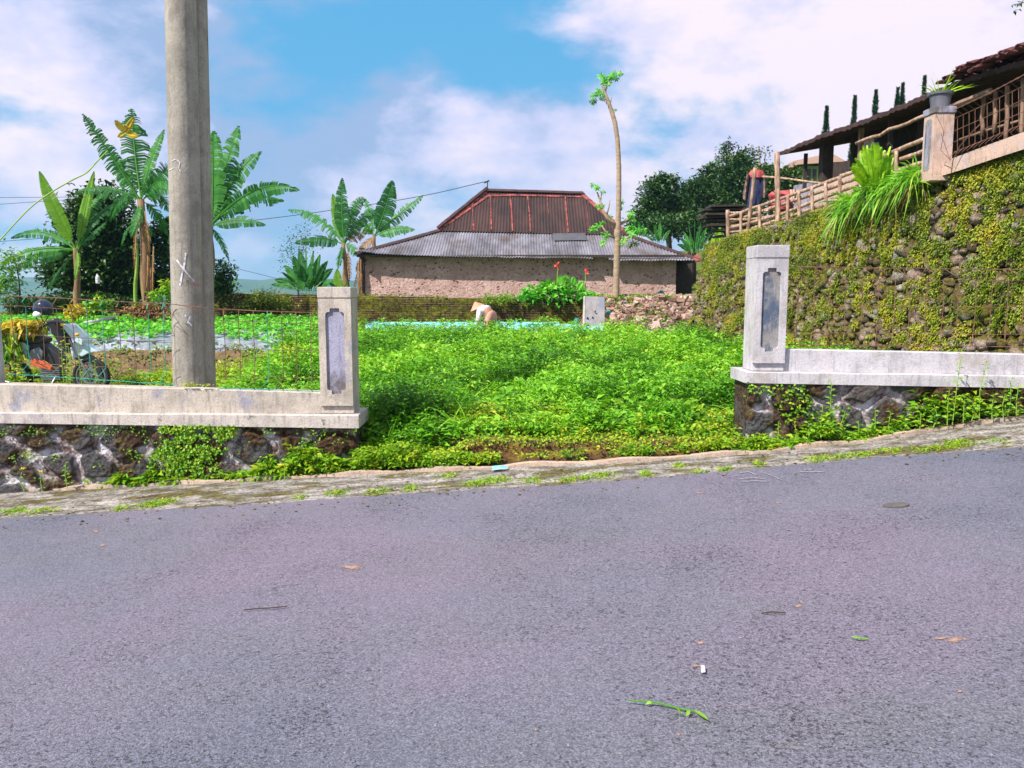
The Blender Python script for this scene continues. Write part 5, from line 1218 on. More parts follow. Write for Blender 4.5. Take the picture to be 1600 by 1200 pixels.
banana(23.6, (533, 472), (533, 458), [((527, 420), (526, 440), 16, -0.1, 'leaf_banana_light', dict(torn=0.05)), ((545, 440), (540, 446), 9), ((515, 442), (522, 446), 9)], 'small banana sucker with one pale green leaf behind the left gate pillar', 0.04)
# dry leaves at the house corner
banana(23.7, (562, 470), (563, 405), [((572, 408), (568, 400), 8, 0, 'leaf_dry'), ((556, 425), (560, 405), 9, 0, 'leaf_dry')], 'withered banana stem with hanging dry leaves at the left corner of the house', 0.05, dry=((560, 408, 556, 445, 10), (564, 405, 566, 468, 10), (561, 420, 552, 468, 6)))
# yellow leaf rosette caught at the top of the tall banana
root = empty('yellow_leaf', P(197, 212, YB - 0.5), 'bright yellow torn leaf caught in the top of the tallest banana plant', 'leaf')
for tx, ty in ((180, 188), (210, 183), (216, 213), (185, 214), (196, 195), (203, 200)):
    banana_leaf(root, P(195, 208, YB - 0.5), P((195 + tx) / 2, (206 + ty) / 2, YB - 0.55), P(tx, ty, YB - 0.6), px2m(12, YB), M['leaf_yellow'], torn=0.1, droop=0.1, lobes=8)

# ================================================================== leafy trees and bushes
def foliage(name, blobs, Y, nleaf, size, mat, parent=None, ratio=0.55, clump=26, depth=1.0, vb=0.45, up=0.2):
    """blobs: (px,py,rx_px,ry_px) ellipsoids of clumps at depth Y"""
    L = Leaves(); area = sum(b_[2] * b_[3] for b_ in blobs)
    for b_ in blobs:
        c = P(b_[0], b_[1], Y + (b_[4] if len(b_) > 4 else 0)); rx, ry = px2m(b_[2], Y), px2m(b_[3], Y); nb = max(20, int(nleaf * b_[2] * b_[3] / area))
        nc = max(4, nb // clump); u = rdir(nc) * (rng.random((nc, 1)) ** 0.4) * 0.92
        cc = np.array(c) + u * [rx, rx * depth, ry]; k = np.repeat(np.arange(nc), clump)
        cr_ = 0.24 * min(rx, ry) + 0.06; off_ = rng.normal(0, 1, (len(k), 3)) * cr_ * [1, 1, 0.7]
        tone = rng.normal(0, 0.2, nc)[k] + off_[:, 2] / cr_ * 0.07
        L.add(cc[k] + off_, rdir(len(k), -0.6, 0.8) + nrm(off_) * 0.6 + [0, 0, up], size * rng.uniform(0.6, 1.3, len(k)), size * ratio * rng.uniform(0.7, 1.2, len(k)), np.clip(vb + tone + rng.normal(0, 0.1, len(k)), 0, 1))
    return L.build(name, mat, parent)
def tree(Y, base, tops, blobs, nleaf, size, mat, label, cat='tree', name='leafy_tree', trunk_r=0.12, group=None, bark='bark_dark', **kw):
    b_ = P(*base, Y); g0 = float(ground(b_.x, Y)); 
    b_.z = min(b_.z, g0 - 0.1)
    root = empty(name, b_, label, cat, group); mb = MB()
    j = None
    for i, tpx in enumerate(tops):
        e = P(*tpx, Y); st = b_ if i == 0 else b_.lerp(P(*tops[0], Y), 0.35 + 0.12 * (i % 4)); r_ = trunk_r if i == 0 else trunk_r * 0.5
        m_ = 7; c = st.lerp(e, 0.5) + Vector((rng.normal(0, 0.12), rng.normal(0, 0.12), 0.1))
        pts = [(1 - t) ** 2 * st + 2 * t * (1 - t) * c + t * t * e for t in np.linspace(0, 1, m_).tolist()]
        mb.tube(pts, [r_ * (1 - 0.75 * k / (m_ - 1)) for k in range(m_)], 7)
    mb.build('trunk', M[bark], root, smooth=True)
    foliage('crown', blobs, Y, nleaf, size, mat, root, **kw); return root
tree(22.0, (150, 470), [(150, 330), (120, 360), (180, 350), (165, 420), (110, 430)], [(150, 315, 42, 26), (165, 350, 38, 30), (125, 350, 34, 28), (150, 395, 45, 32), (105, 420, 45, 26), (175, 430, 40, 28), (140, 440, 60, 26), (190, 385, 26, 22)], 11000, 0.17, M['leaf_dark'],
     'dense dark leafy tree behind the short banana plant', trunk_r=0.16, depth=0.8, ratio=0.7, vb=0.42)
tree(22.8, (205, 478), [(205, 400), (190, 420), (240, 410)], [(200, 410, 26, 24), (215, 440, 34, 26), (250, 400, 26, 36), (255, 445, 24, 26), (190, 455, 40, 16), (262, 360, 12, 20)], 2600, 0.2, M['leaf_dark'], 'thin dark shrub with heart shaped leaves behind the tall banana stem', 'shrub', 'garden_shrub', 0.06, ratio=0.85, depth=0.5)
tree(20.4, (345, 480), [(345, 430)], [(345, 440, 16, 30), (338, 455, 22, 20), (352, 420, 10, 16)], 1500, 0.12, M['leaf_dark'], 'small dark shrub at the left end of the mossy brick wall', 'shrub', 'garden_shrub', 0.04)
tree(20.3, (413, 488), [(413, 470)], [(413, 470, 34, 14), (395, 480, 26, 12), (435, 474, 24, 13)], 3600, 0.07, M['moss_leaf'], 'rounded yellow green bush against the mossy brick wall, right of the pole', 'bush', 'garden_bush', 0.04, vb=0.4)
tree(19.0, (20, 480), [(20, 400)], [(15, 420, 22, 30), (5, 450, 24, 20)], 900, 0.10, M['leaf_side'], 'airy light green bush at the very left edge', 'bush', 'garden_bush', 0.03, vb=0.3)
tree(20.8, (60, 492), [(60, 475)], [(45, 478, 40, 12), (95, 476, 40, 14)], 2200, 0.13, M['leaf_dark'], 'low dark hedge plants under the short banana, left of the helmet', 'shrub', 'garden_shrub', 0.03, vb=0.6)
tree(20.6, (170, 492), [(170, 478)], [(150, 476, 34, 13), (190, 480, 26, 11), (225, 484, 20, 8)], 2400, 0.12, M['leaf_hill'], 'low mixed green shrubs under the dark tree', 'shrub', 'garden_shrub', 0.03, vb=0.6)
tree(16.8, (112, 500), [(112, 485)], [(118, 486, 11, 7)], 45, 0.14, M['leaf_yellow'], 'croton shrub with yellow leaves behind the motorbike helmet', 'shrub', 'croton_shrub', 0.02)
tree(17.2, (150, 494), [(150, 480)], [(150, 483, 10, 7), (160, 476, 5, 7)], 45, 0.14, M['leaf_side'], 'small yellow green shrub right of the croton, nearer the banana trunks', 'shrub', 'croton_shrub', 0.02)
tree(16.5, (252, 486), [(252, 466), (262, 455)], [(252, 462, 10, 8), (262, 452, 8, 6)], 120, 0.13, M['leaf_side'], 'spindly pale plant beside the pole at the edge of the crops', 'plant', 'garden_plant', 0.03, bark='bark_pale')
tree(27.5, (467, 470), [(467, 385), (478, 370), (450, 400)], [(467, 385, 22, 26), (478, 365, 14, 16), (450, 410, 14, 20)], 480, 0.09, M['leaf_hill'], 'wispy tall bush behind the broad leaved clump, left of the house', 'bush', 'wispy_bush', 0.03, clump=8)
# broad-leaved clumps (canna and the like)
def clump(Y, base, tips, w, mat, label, name='broadleaf_plant', group=None, droop=0.2, torn=0.05, cat='plant', origin_spread=6, lobes=16, spread_y=0.3, z=None):
    b_ = P(*base, Y); 
    if z is not None: b_.z = z
    root = empty(name, b_, label, cat, group)
    for tx, ty in tips:
        s_ = P(base[0] + (tx - base[0]) * 0.3, base[1], Y + rs.uniform(-0.1, 0.1)); s_.z = b_.z; e = P(tx, ty, Y + rs.uniform(-spread_y, spread_y)); c = s_.lerp(e, 0.55) + Vector(((e.x - s_.x) * -0.18, 0, abs(e.x - s_.x) * 0.25))
        banana_leaf(root, s_, c, e, px2m(w * rs.uniform(0.8, 1.2), Y), mat, torn=torn, droop=droop, lobes=lobes, twist=0.75)
    return root
clump(24.0, (480, 455), [(430, 437), (445, 415), (458, 400), (468, 392), (478, 388), (490, 392), (500, 398), (512, 408), (520, 420), (440, 425), (455, 430), (470, 415), (485, 412), (500, 420), (510, 435), (425, 445), (528, 438), (465, 440), (490, 432)], 15, M['leaf_banana'],
      'bushy clump of broad dark green leaves left of the house, above the brick wall', group=None)
clump(22.0, (350, 470), [(372, 430), (338, 425), (362, 440), (330, 438)], 9, M['leaf_banana'], 'few broad leaves sprouting beside the right side of the pole')
# canna on the wall in front of the house
YC = 20.9
tips = [(810, 463), (822, 452), (835, 446), (845, 440), (855, 436), (868, 438), (878, 432), (888, 430), (900, 434), (910, 441), (918, 450), (925, 458), (930, 466), (830, 462), (845, 455), (860, 450), (872, 448), (884, 445), (896, 450), (908, 458), (850, 466), (866, 462), (880, 460), (895, 465), (915, 468)]
rc = empty('canna_plant', P(870, 474, YC + 0.2), 'broad leaved green canna with two red flower spikes on the mossy wall before the house', 'plant')
for tx, ty in tips:
    bx_ = 870 + (tx - 870) * 0.8; s_ = P(bx_, min(474, ty + 16), YC + rs.uniform(-0.1, 0.5)); e = P(tx, ty, YC + rs.uniform(-0.3, 0.5)); banana_leaf(rc, s_, s_.lerp(e, 0.5) + Vector((0, 0, 0.1)), e + Vector((rs.uniform(-0.12, 0.12), 0, 0)), px2m(13, YC), M['leaf_crop'], torn=0.0, droop=0.25, lobes=7)
foliage('foliage', [(840, 465, 26, 9), (880, 458, 30, 13), (915, 464, 14, 9)], YC + 0.2, 700, 0.20, M['leaf_crop'], rc, ratio=0.5)
for fx, fy in ((871, 417), (915, 425)):
    MB().tube([P(fx - 1, 455, YC), P(fx, fy + 8, YC), P(fx, fy, YC)], 0.012, 5).build('flower_stem', M['stem_green'], rc)
    f_ = Leaves(); cpt = np.array(P(fx, fy, YC)); f_.add(np.tile(cpt, (14, 1)) + rng.normal(0, 0.025, (14, 3)) * [1, 1, 1.6], rdir(14, 0, 1), 0.09, 0.05); f_.build('flower', M['petal_red'], rc)
tree(20.8, (795, 470), [(795, 466)], [(790, 466, 14, 4), (765, 466, 8, 3)], 350, 0.08, M['leaf_side'], 'low tuft of weeds on the brick wall left of the canna', 'weeds', 'weed_tuft', 0.01)

# ================================================================== the tall pruned tree
YT = 20.4
rt = empty('pruned_tree', P(962, 470, YT), 'tall thin pruned tree with tufts of leaves at its top before the house', 'tree')
tr = [(962, 475, 5.4), (963, 440, 5.0), (964, 400, 5.0), (965, 365, 5.6), (965, 350, 5.2), (966, 338, 3.9), (967, 300, 3.8), (967, 260, 3.6), (965, 220, 3.5), (961, 192, 3.4), (956, 175, 3.2), (951, 160, 2.8), (946, 147, 2.3), (942, 137, 1.6), (940, 133, 1.0)]
q = []; rr_ = []
for i in range(len(tr) - 1):
    for k in range(5):
        t = k / 5; q.append(P(lerp(tr[i][0], tr[i + 1][0], t), lerp(tr[i][1], tr[i + 1][1], t), YT)); rr_.append(px2m(lerp(tr[i][2], tr[i + 1][2], t), YT) * (1 + (0.05 if (i * 5 + k) % 2 else -0.03)))
MB().tube(q, rr_, 10).build('trunk', M['bark_pale'], rt, smooth=True)
def branch(pts, r0_, r1_, name='branch'):
    m_ = len(pts); MB().tube([P(x, y, YT + dz) for x, y, dz in pts], [px2m(lerp(r0_, r1_, i / (m_ - 1)), YT) for i in range(m_)], 7).build(name, M['bark_pale'], rt, smooth=True)
branch([(964, 352, 0), (955, 347, -.1), (948, 340, -.15), (942, 328, -.1), (937, 312, 0), (933, 300, 0)], 3.2, 1.2)
branch([(966, 350, 0), (975, 347, .1), (983, 342, .1), (988, 335, .1)], 2.6, 1.2); branch([(947, 338, 0), (951, 325, 0), (953, 312, 0)], 1.6, 0.7); branch([(938, 318, 0), (940, 302, 0)], 1.2, 0.6)
branch([(962, 372, 0), (952, 368, -.1), (945, 360, -.1), (940, 352, -.1)], 2, 1); branch([(966, 375, 0), (978, 374, .1), (986, 368, .1)], 2, 1); branch([(953, 165, 0), (955, 155, 0), (956, 148, 0)], 0.9, 0.4); branch([(958, 183, 0), (961, 173, 0)], 0.7, 0.4)
branch([(944, 142, 0), (950, 132, 0), (953, 124, 0)], 1.4, 0.8)
def palmate(L, x, y, s, n=4):
    for k in range(n):
        cx_, cy_ = x + rng.normal(0, s * 0.5), y + rng.normal(0, s * 0.35); c = np.array(P(cx_, cy_, YT + rng.normal(0, 0.1))); m_ = 7
        a = rng.uniform(0, 0.6) + np.linspace(0.2, 2 * np.pi - 0.2, m_); D = np.stack([np.cos(a), rng.normal(0, 0.3, m_), np.sin(a) * 0.8 - 0.25], 1)
        L.add(np.tile(c, (m_, 1)), D, px2m(s * 0.8, YT), px2m(s * 0.32, YT), np.clip(rng.normal(0.5, 0.25), 0, 1), up=np.tile([0, -1, 0.4], (m_, 1)))
L = Leaves()
for x, y, s, n in ((932, 296, 8, 4), (935, 323, 7, 3), (969, 318, 7, 3), (986, 335, 8, 3), (988, 345, 6, 2), (934, 356, 9, 3), (945, 366, 8, 3), (953, 340, 6, 2), (990, 363, 10, 4), (978, 375, 8, 3), (925, 358, 7, 3), (1000, 360, 8, 3), (942, 378, 7, 3), (968, 325, 5, 2),
                   (946, 122, 9, 6), (957, 120, 8, 6), (963, 116, 6, 3), (937, 142, 7, 5), (931, 150, 6, 4), (941, 152, 5, 3), (961, 172, 4, 2), (950, 130, 6, 3), (929, 160, 5, 2)): palmate(L, x, y, s, n)
L.build('leaves', M['leaf_crop'], rt)
L = Leaves(); 
for x, y, s, n in ((936, 145, 6, 3), (944, 155, 5, 3), (928, 158, 6, 3), (985, 380, 8, 3)): palmate(L, x, y, s, n)
L.build('leaves', M['leaf_dark'], rt)

# ================================================================== hillside trees behind and beyond the house
G = 'trees on the hillside'
def htree(Y, base, top, blobs, n, size, label, **kw): return tree(Y, base, top, blobs, n, size, M['leaf_hill'], label, trunk_r=kw.pop('trunk_r', 0.16), name=kw.pop('name', 'hillside_tree'), group=G, **kw)
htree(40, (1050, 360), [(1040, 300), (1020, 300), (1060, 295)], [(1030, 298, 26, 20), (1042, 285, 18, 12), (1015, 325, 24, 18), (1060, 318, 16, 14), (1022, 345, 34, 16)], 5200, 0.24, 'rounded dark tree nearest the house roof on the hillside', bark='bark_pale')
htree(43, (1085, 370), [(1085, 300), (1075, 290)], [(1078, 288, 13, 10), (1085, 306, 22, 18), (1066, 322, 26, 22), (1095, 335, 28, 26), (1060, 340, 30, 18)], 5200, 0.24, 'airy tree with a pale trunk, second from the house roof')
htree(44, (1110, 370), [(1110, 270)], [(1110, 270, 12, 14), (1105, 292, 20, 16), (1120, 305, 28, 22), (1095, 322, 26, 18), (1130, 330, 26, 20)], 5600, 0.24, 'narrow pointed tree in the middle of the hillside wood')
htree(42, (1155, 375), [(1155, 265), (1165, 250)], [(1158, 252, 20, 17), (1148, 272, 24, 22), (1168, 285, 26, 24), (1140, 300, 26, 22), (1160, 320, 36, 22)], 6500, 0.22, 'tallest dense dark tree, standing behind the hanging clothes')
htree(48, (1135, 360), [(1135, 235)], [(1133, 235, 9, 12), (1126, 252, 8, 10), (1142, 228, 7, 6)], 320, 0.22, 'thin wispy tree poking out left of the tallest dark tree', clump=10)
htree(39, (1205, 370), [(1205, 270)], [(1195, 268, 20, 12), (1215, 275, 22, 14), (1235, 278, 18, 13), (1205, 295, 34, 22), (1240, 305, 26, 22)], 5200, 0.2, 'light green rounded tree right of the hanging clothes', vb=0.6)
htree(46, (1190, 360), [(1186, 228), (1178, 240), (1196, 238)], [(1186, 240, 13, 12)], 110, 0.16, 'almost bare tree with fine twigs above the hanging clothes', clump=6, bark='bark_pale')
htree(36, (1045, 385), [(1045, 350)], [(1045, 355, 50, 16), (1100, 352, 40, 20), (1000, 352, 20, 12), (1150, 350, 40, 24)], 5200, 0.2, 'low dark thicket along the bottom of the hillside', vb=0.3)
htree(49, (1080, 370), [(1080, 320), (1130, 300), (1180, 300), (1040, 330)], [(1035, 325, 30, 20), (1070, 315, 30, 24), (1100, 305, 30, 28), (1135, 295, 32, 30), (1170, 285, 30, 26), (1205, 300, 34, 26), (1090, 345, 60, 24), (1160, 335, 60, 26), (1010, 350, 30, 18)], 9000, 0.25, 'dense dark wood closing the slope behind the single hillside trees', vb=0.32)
htree(52, (1330, 330), [(1330, 268)], [(1300, 275, 30, 14), (1345, 268, 34, 14), (1270, 270, 14, 12)], 2600, 0.22, 'green tree seen through the open shed')
for i, (x, y, r_, lab) in enumerate(((1292, 168, 4.5, 'cypress nearest the left end of the shed roof'), (1336, 152, 3.8, 'pale topped cypress, second from the left above the shed roof'), (1369, 143, 4.5, 'cypress third from the left above the shed roof'), (1403, 139, 3.2, 'left one of the close pair of cypresses above the shed roof'),
                         (1411, 132, 3.6, 'right one of the close pair of cypresses above the shed roof'), (1445, 121, 4.2, 'cypress just left of the potted plant above the shed roof'))):
    Y = 34.0; c = P(x, y, Y); b_ = Vector((c.x, Y, float(ground(c.x, Y)) - 0.1)); root = empty('cypress_tree', b_, lab, 'cypress', 'row of cypresses behind the shed')
    MB().tube([b_, Vector((c.x, Y, c.z - 0.3))], [0.09, 0.02], 6).build('trunk', M['bark_dark'], root)
    L = Leaves(); n = 3000; h = rng.random(n) ** 0.8; prof = px2m(r_ * 1.25, Y) * np.clip((1 - h) * 5, 0.03, 1) ** 0.8 * (0.85 + 0.2 * np.sin(h * 40 + i)); a = rng.uniform(0, 2 * np.pi, n); rr2 = prof * np.sqrt(rng.random(n))
    B = np.stack([b_.x + np.cos(a) * rr2, Y + np.sin(a) * rr2, b_.z + 0.6 + h * (c.z - b_.z - 0.6)], 1); L.add(B, np.stack([np.cos(a) * 0.5, np.sin(a) * 0.5, np.full(n, 1.0)], 1), 0.14, 0.05); L.build('crown', M['leaf_cypress'], root)
for Y, base, tips, lab in ((30, (1085, 395), [(1062, 372), (1068, 362), (1076, 352), (1085, 345), (1095, 350), (1105, 355), (1112, 366), (1058, 382), (1118, 378), (1090, 362), (1078, 368), (1100, 368)], 'fan of blue green palm-like leaves above the right end of the roof'),
                           (31, (1030, 380), [(1012, 358), (1022, 350), (1032, 346), (1040, 352), (1048, 360), (1005, 366), (1026, 362)], 'leafy clump behind the right slope of the roof, beside the thin tree'),
                           (30.5, (1000, 372), [(990, 350), (998, 345), (1006, 350), (984, 360), (1012, 360)], 'small leafy clump touching the thin tree, behind the roof'),
                           (24, (1122, 392), [(1112, 372), (1118, 360), (1125, 352), (1130, 365), (1136, 378), (1108, 384), (1120, 375)], 'bright green leafy plant at the left end of the bamboo fence')):
    clump(Y, base, tips, 7 if Y > 25 else 9, M['leaf_banana'] if Y > 25 else M['leaf_lime'], lab, group=None, droop=0.15)
# branch tip entering the frame at the top right
YR = 9.0; rb = empty('tree_branch', P(1680, 60, YR), 'thin leafy branch tip hanging in at the top right corner', 'branch')
MB().tube([P(1700, 70, YR), P(1650, 30, YR), P(1615, 8, YR), P(1590, 2, YR)], [0.04, 0.02, 0.008, 0.003], 6).build('twig', M['bark_dark'], rb)
L = Leaves(); c = np.array([P(x, y, YR) for x, y in zip(rng.uniform(1584, 1660, 60), rng.uniform(-12, 22, 60))]); L.add(c, rdir(60, -1, 0.3), 0.07, 0.03); L.build('leaves', M['leaf_dark'], rb)

# ================================================================== plants on the tall wall
ta = 0.0
def wall_xy(px, off=0.0):     # point of the wall-top line (offset east) seen at pixel column px
    k = (px - 800) / F; A = WA + wnv * off
    t = (k * A.y - A.x) / (wu.x - k * wu.y); p = A + wu * t; return p, t / WL
# spider plant: fountain of straps
p0, tq = wall_xy(1375, 0.15); Ysp = p0.y
rsp = empty('strap_leaf_plant', P(1375, 300, Ysp), 'big hanging tuft of long narrow light green leaves spilling over the cobble wall', 'plant')
L = Leaves(); n = 1000; x = rng.uniform(1312, 1440, n); y0_ = lerp(316, 272, (x - 1322) / 110) + rng.uniform(-6, 16, n)
B = np.array([P(a, c, wall_xy(a, 0.0)[0].y - 0.05 + rng.uniform(-0.15, 0.25)) for a, c in zip(x, y0_)]); D = -np.array(wnv)[None] * rng.uniform(0.1, 1.1, (n, 1)) + rng.normal(0, 0.6, (n, 3)) + [-0.1, -0.2, 0.6]
L.blades(B, D, rng.uniform(0.18, 0.50, n), rng.uniform(0.014, 0.032, n), np.clip(rng.normal(0.40, 0.3, n), 0, 1), rng.uniform(0.3, 1.3, n)); L.build('straps', M['leaf_strap'], rsp)
L = Leaves(); q = rng.integers(0, n, 150); L.blades(B[q] + [0, 0, -0.05], D[q] * [1, 1, 0.5] + [0, 0, -0.1], rng.uniform(0.2, 0.42, 150), 0.014, rng.random(150), rng.uniform(0.8, 1.4, 150)); L.build('dry_straps', M['leaf_dry'], rsp)
# lime broadleaf above it
p1, _ = wall_xy(1368, -0.12); YL = p1.y
clump(YL, (1368, 300), [(1328, 262), (1336, 248), (1345, 236), (1354, 228), (1364, 222), (1372, 224), (1382, 236), (1392, 230), (1398, 240), (1388, 252), (1340, 270), (1350, 258), (1360, 246), (1370, 240), (1378, 256), (1384, 270), (1356, 272), (1366, 262), (1332, 278), (1395, 262), (1402, 285), (1348, 228), (1358, 232), (1376, 230), (1386, 242), (1332, 256), (1404, 268)], 20, M['leaf_lime'],
      'lime green broad leaved plant standing above the hanging tuft on the cobble wall', droop=0.12, lobes=20)
# a few single plants in front of the right wall and a yellow-flowered one in front of the motorbike
def herb(px, py, hpx, Y, nl, leaf, label, flower=None, mat='leaf_side', name='weed_plant', lean=0, vb=0.5, group='weeds growing tall along the walls', z=None):
    b_ = P(px, py, Y); 
    if z is not None: b_.z = z
    root = empty(name, b_, label, 'weed', group); hgt = px2m(hpx, Y); top = b_ + Vector((lean, 0, hgt)); mid_ = b_.lerp(top, 0.5) + Vector((rng.normal(0, 0.02), 0, 0))
    MB().tube([b_, mid_, top], [0.005, 0.004, 0.0025], 5).build('stem', M['stem_green'], root)
    t = np.linspace(0.15, 1, nl); a = np.arange(nl) * 2.4; B = np.array([tuple(b_.lerp(top, float(q_))) for q_ in t])
    L = Leaves().add(B, np.stack([np.cos(a), np.sin(a), np.full(nl, 0.35)], 1), leaf * (1.1 - 0.5 * t), leaf * 0.42 * (1.1 - 0.5 * t), np.clip(rng.normal(vb, 0.15, nl), 0, 1), up=np.tile([0, -0.6, 0.8], (nl, 1))); L.build('leaves', M[mat], root)
    if flower:
        Lq = Leaves(); c = np.tile(np.array(top), (10, 1)) + rng.normal(0, 0.006, (10, 3)); aa = np.linspace(0, 6.28, 10); Lq.add(c, np.stack([np.cos(aa), np.sin(aa) * 0.6, np.full(10, 0.5)], 1), 0.022, 0.016, roll=0.1); Lq.build('flower', M[flower], root)
    return root
YW = 7.18
herb(1295, 690, 95, YW, 26, 0.075, 'tall leafy weed against the white mortar, first right of the right pillar'); herb(1283, 692, 60, YW, 16, 0.06, 'shorter weed just left of the tall leafy one by the right pillar')
herb(1240, 698, 40, YW - .05, 5, 0.10, 'seedling with three broad leaves near the right pillar', vb=0.8); herb(1437, 672, 28, YW, 5, 0.09, 'broad leaved seedling in front of the dark stones, middle of the right wall', vb=0.8)
herb(1488, 664, 112, YW, 18, 0.07, 'tallest stalk rising above the right coping', lean=0.04); herb(1530, 655, 90, YW, 16, 0.07, 'stalk reaching the right coping, right of the tallest one', lean=0.03, flower='petal_yellow')
herb(1365, 688, 50, YW, 12, 0.07, 'bushy weed below the second white mortar patch of the right wall'); herb(1588, 650, 50, YW, 12, 0.08, 'leafy weed at the right edge of the picture')
herb(1480, 664, 55, YW, 16, 0.06, 'short weed at the foot of the tallest stalk'); herb(1550, 656, 40, YW, 14, 0.08, 'dense weed at the foot of the right wall near the picture edge')
herb(1215, 690, 30, YW, 12, 0.06, 'low weed at the very corner of the right wall')
for i_, (x, y, h_, nl_, lf_) in enumerate(((1262, 694, 34, 10, .08), (1318, 688, 44, 12, .075), (1340, 688, 30, 8, .09), (1390, 680, 36, 10, .085), (1410, 676, 26, 8, .08), (1458, 668, 34, 12, .075), (1505, 660, 44, 14, .08), (1518, 658, 30, 10, .09), (1568, 652, 36, 12, .085), (1575, 650, 58, 14, .07))):
    herb(x, y, h_, YW, nl_, lf_, 'leafy weed at the foot of the right wall' + (['', ' beside the seedling near the pillar', ' under the large white mortar patch', ' low and broad under the mortar patch', ' just right of the mortar patch', ' small, between mortar patch and seedling', ' left of the tallest stalk', ' right of the tallest stalk', ' beside the yellow blooming stalk', ' second from the right picture edge', ' tall one nearest the right picture edge'][i_ + 1]), vb=0.45)
herb(510, 745, 32, 7.2, 9, 0.05, 'small pale weed standing before the right end of the left wall', vb=0.7)
herb(445, 752, 40, 7.2, 12, 0.055, 'bright weed under the pillar end of the left wall', vb=0.7); herb(105, 762, 40, 7.3, 12, 0.06, 'weed before the round stones at the left', vb=0.5); herb(66, 768, 32, 7.3, 8, 0.04, 'yellow flowered weed at the foot of the left wall', 'petal_yellow')
herb(38, 768, 36, 7.3, 8, 0.04, 'second yellow flowered weed, nearer the left edge', 'petal_yellow')
for i, (x, y, h_) in enumerate(((100, 600, 66), (110, 600, 62), (105, 600, 92), (128, 600, 78), (150, 602, 40))):
    herb(x, y, h_, 9.2, 14, 0.05, ['yellow flowered stalk before the motorbike engine', 'yellow flowered stalk beside the first before the engine', 'tall yellow flowered stalk at the motorbike headlight', 'yellow flowered stalk at the front fender', 'short weed before the front wheel'][i], 'petal_yellow' if i < 4 else None, vb=0.7, group='flowering stalks before the motorbike')
# little plant rooted on the parapet at the pole's foot
b_ = P(300, 606, LY - 0.005); rp = empty('parapet_seedling', b_, 'small yellow green seedling rooted on the parapet at the foot of the pole', 'seedling')
L = Leaves(); n = 46; B = np.array([P(a, 603 + rng.uniform(-3, 2), LY + 0.0) for a in np.concatenate([rng.normal(300, 7, 34), rng.normal(322, 4, 12)])]); B[:, 1] -= 0.01; L.add(B, rdir(n, 0, 0.9) + [0, -0.5, 0], 0.035, 0.02, np.clip(rng.normal(0.8, 0.15, n), 0, 1)); L.build('leaves', M['leaf_side'], rp)
# ================================================================== top of the tall wall: parapet, pillar, pot, fences, shed
def S(px, py, off=0.0): return P(px, py, wall_xy(px, off)[0].y)
def bar(mb, a, c, r, n=7, wob=0.0, seg=4):
    a, c = Vector(a), Vector(c); pts = [a.lerp(c, i / seg) + Vector((rng.normal(0, wob), rng.normal(0, wob), rng.normal(0, wob))) * (0 < i < seg) for i in range(seg + 1)]
    return mb.tube(pts, r, n)
# pale concrete parapet on the wall's near half
cp = empty('wall_parapet', S(1500, 262, 0.1), 'pinkish concrete parapet with a square pillar on top of the tall cobble wall', 'parapet')
lo = [(1436, 286), (1450, 281), (1500, 266), (1550, 249), (1600, 233), (1700, 200)]; hi = [(1436, 266), (1450, 261), (1500, 243), (1550, 224), (1600, 206), (1700, 168)]
for a in (0,):
    f0 = [S(x, y, -0.02) for x, y in lo]; f1 = [S(x, y, -0.02) for x, y in hi]
    back = Vector(wnv) * 0.22; mb = MB()
    mb.grid([f0, f1, [p + back for p in f1], [p + back - Vector((0, 0, 0.3)) for p in f0]]); mb.build('parapet', M['conc_pink'], cp)
pc = P(1468, 270, 10.75); pw_ = 0.27; zt_ = P(1468, 166, 10.75).z; zb_ = pc.z - 0.1
pil = MB().box((pc.x + 0.02, pc.y + 0.13, (zb_ + zt_ - 0.09) / 2), (pw_, pw_, zt_ - 0.09 - zb_)).build('pillar', M['conc_pink'], cp, bevel=0.006)
MB().box((pc.x + 0.02, pc.y + 0.13, zt_ - 0.044), (pw_ + 0.03, pw_ + 0.03, 0.088)).build('pillar_cap', M['conc_panel'], pil, bevel=0.01)
pts = notched(0, (zb_ + zt_) / 2 + 0.0, 0.16, (zt_ - zb_) * 0.7, 0.025); xw = pc.x + 0.02 - pw_ / 2
MB().ext([(xw - 0.004, pc.y + 0.13 - x, z) for x, z in pts], (0.003, 0, 0)).build('panel', M['conc_panel_blue'], pil)
MB().ext([(xw - 0.006, pc.y + 0.13 - x * 0.5, (zb_ + zt_) / 2 + (z - (zb_ + zt_) / 2) * 0.85) for x, z in pts], (0.001, 0, 0)).build('panel', M['conc_panel'], pil)
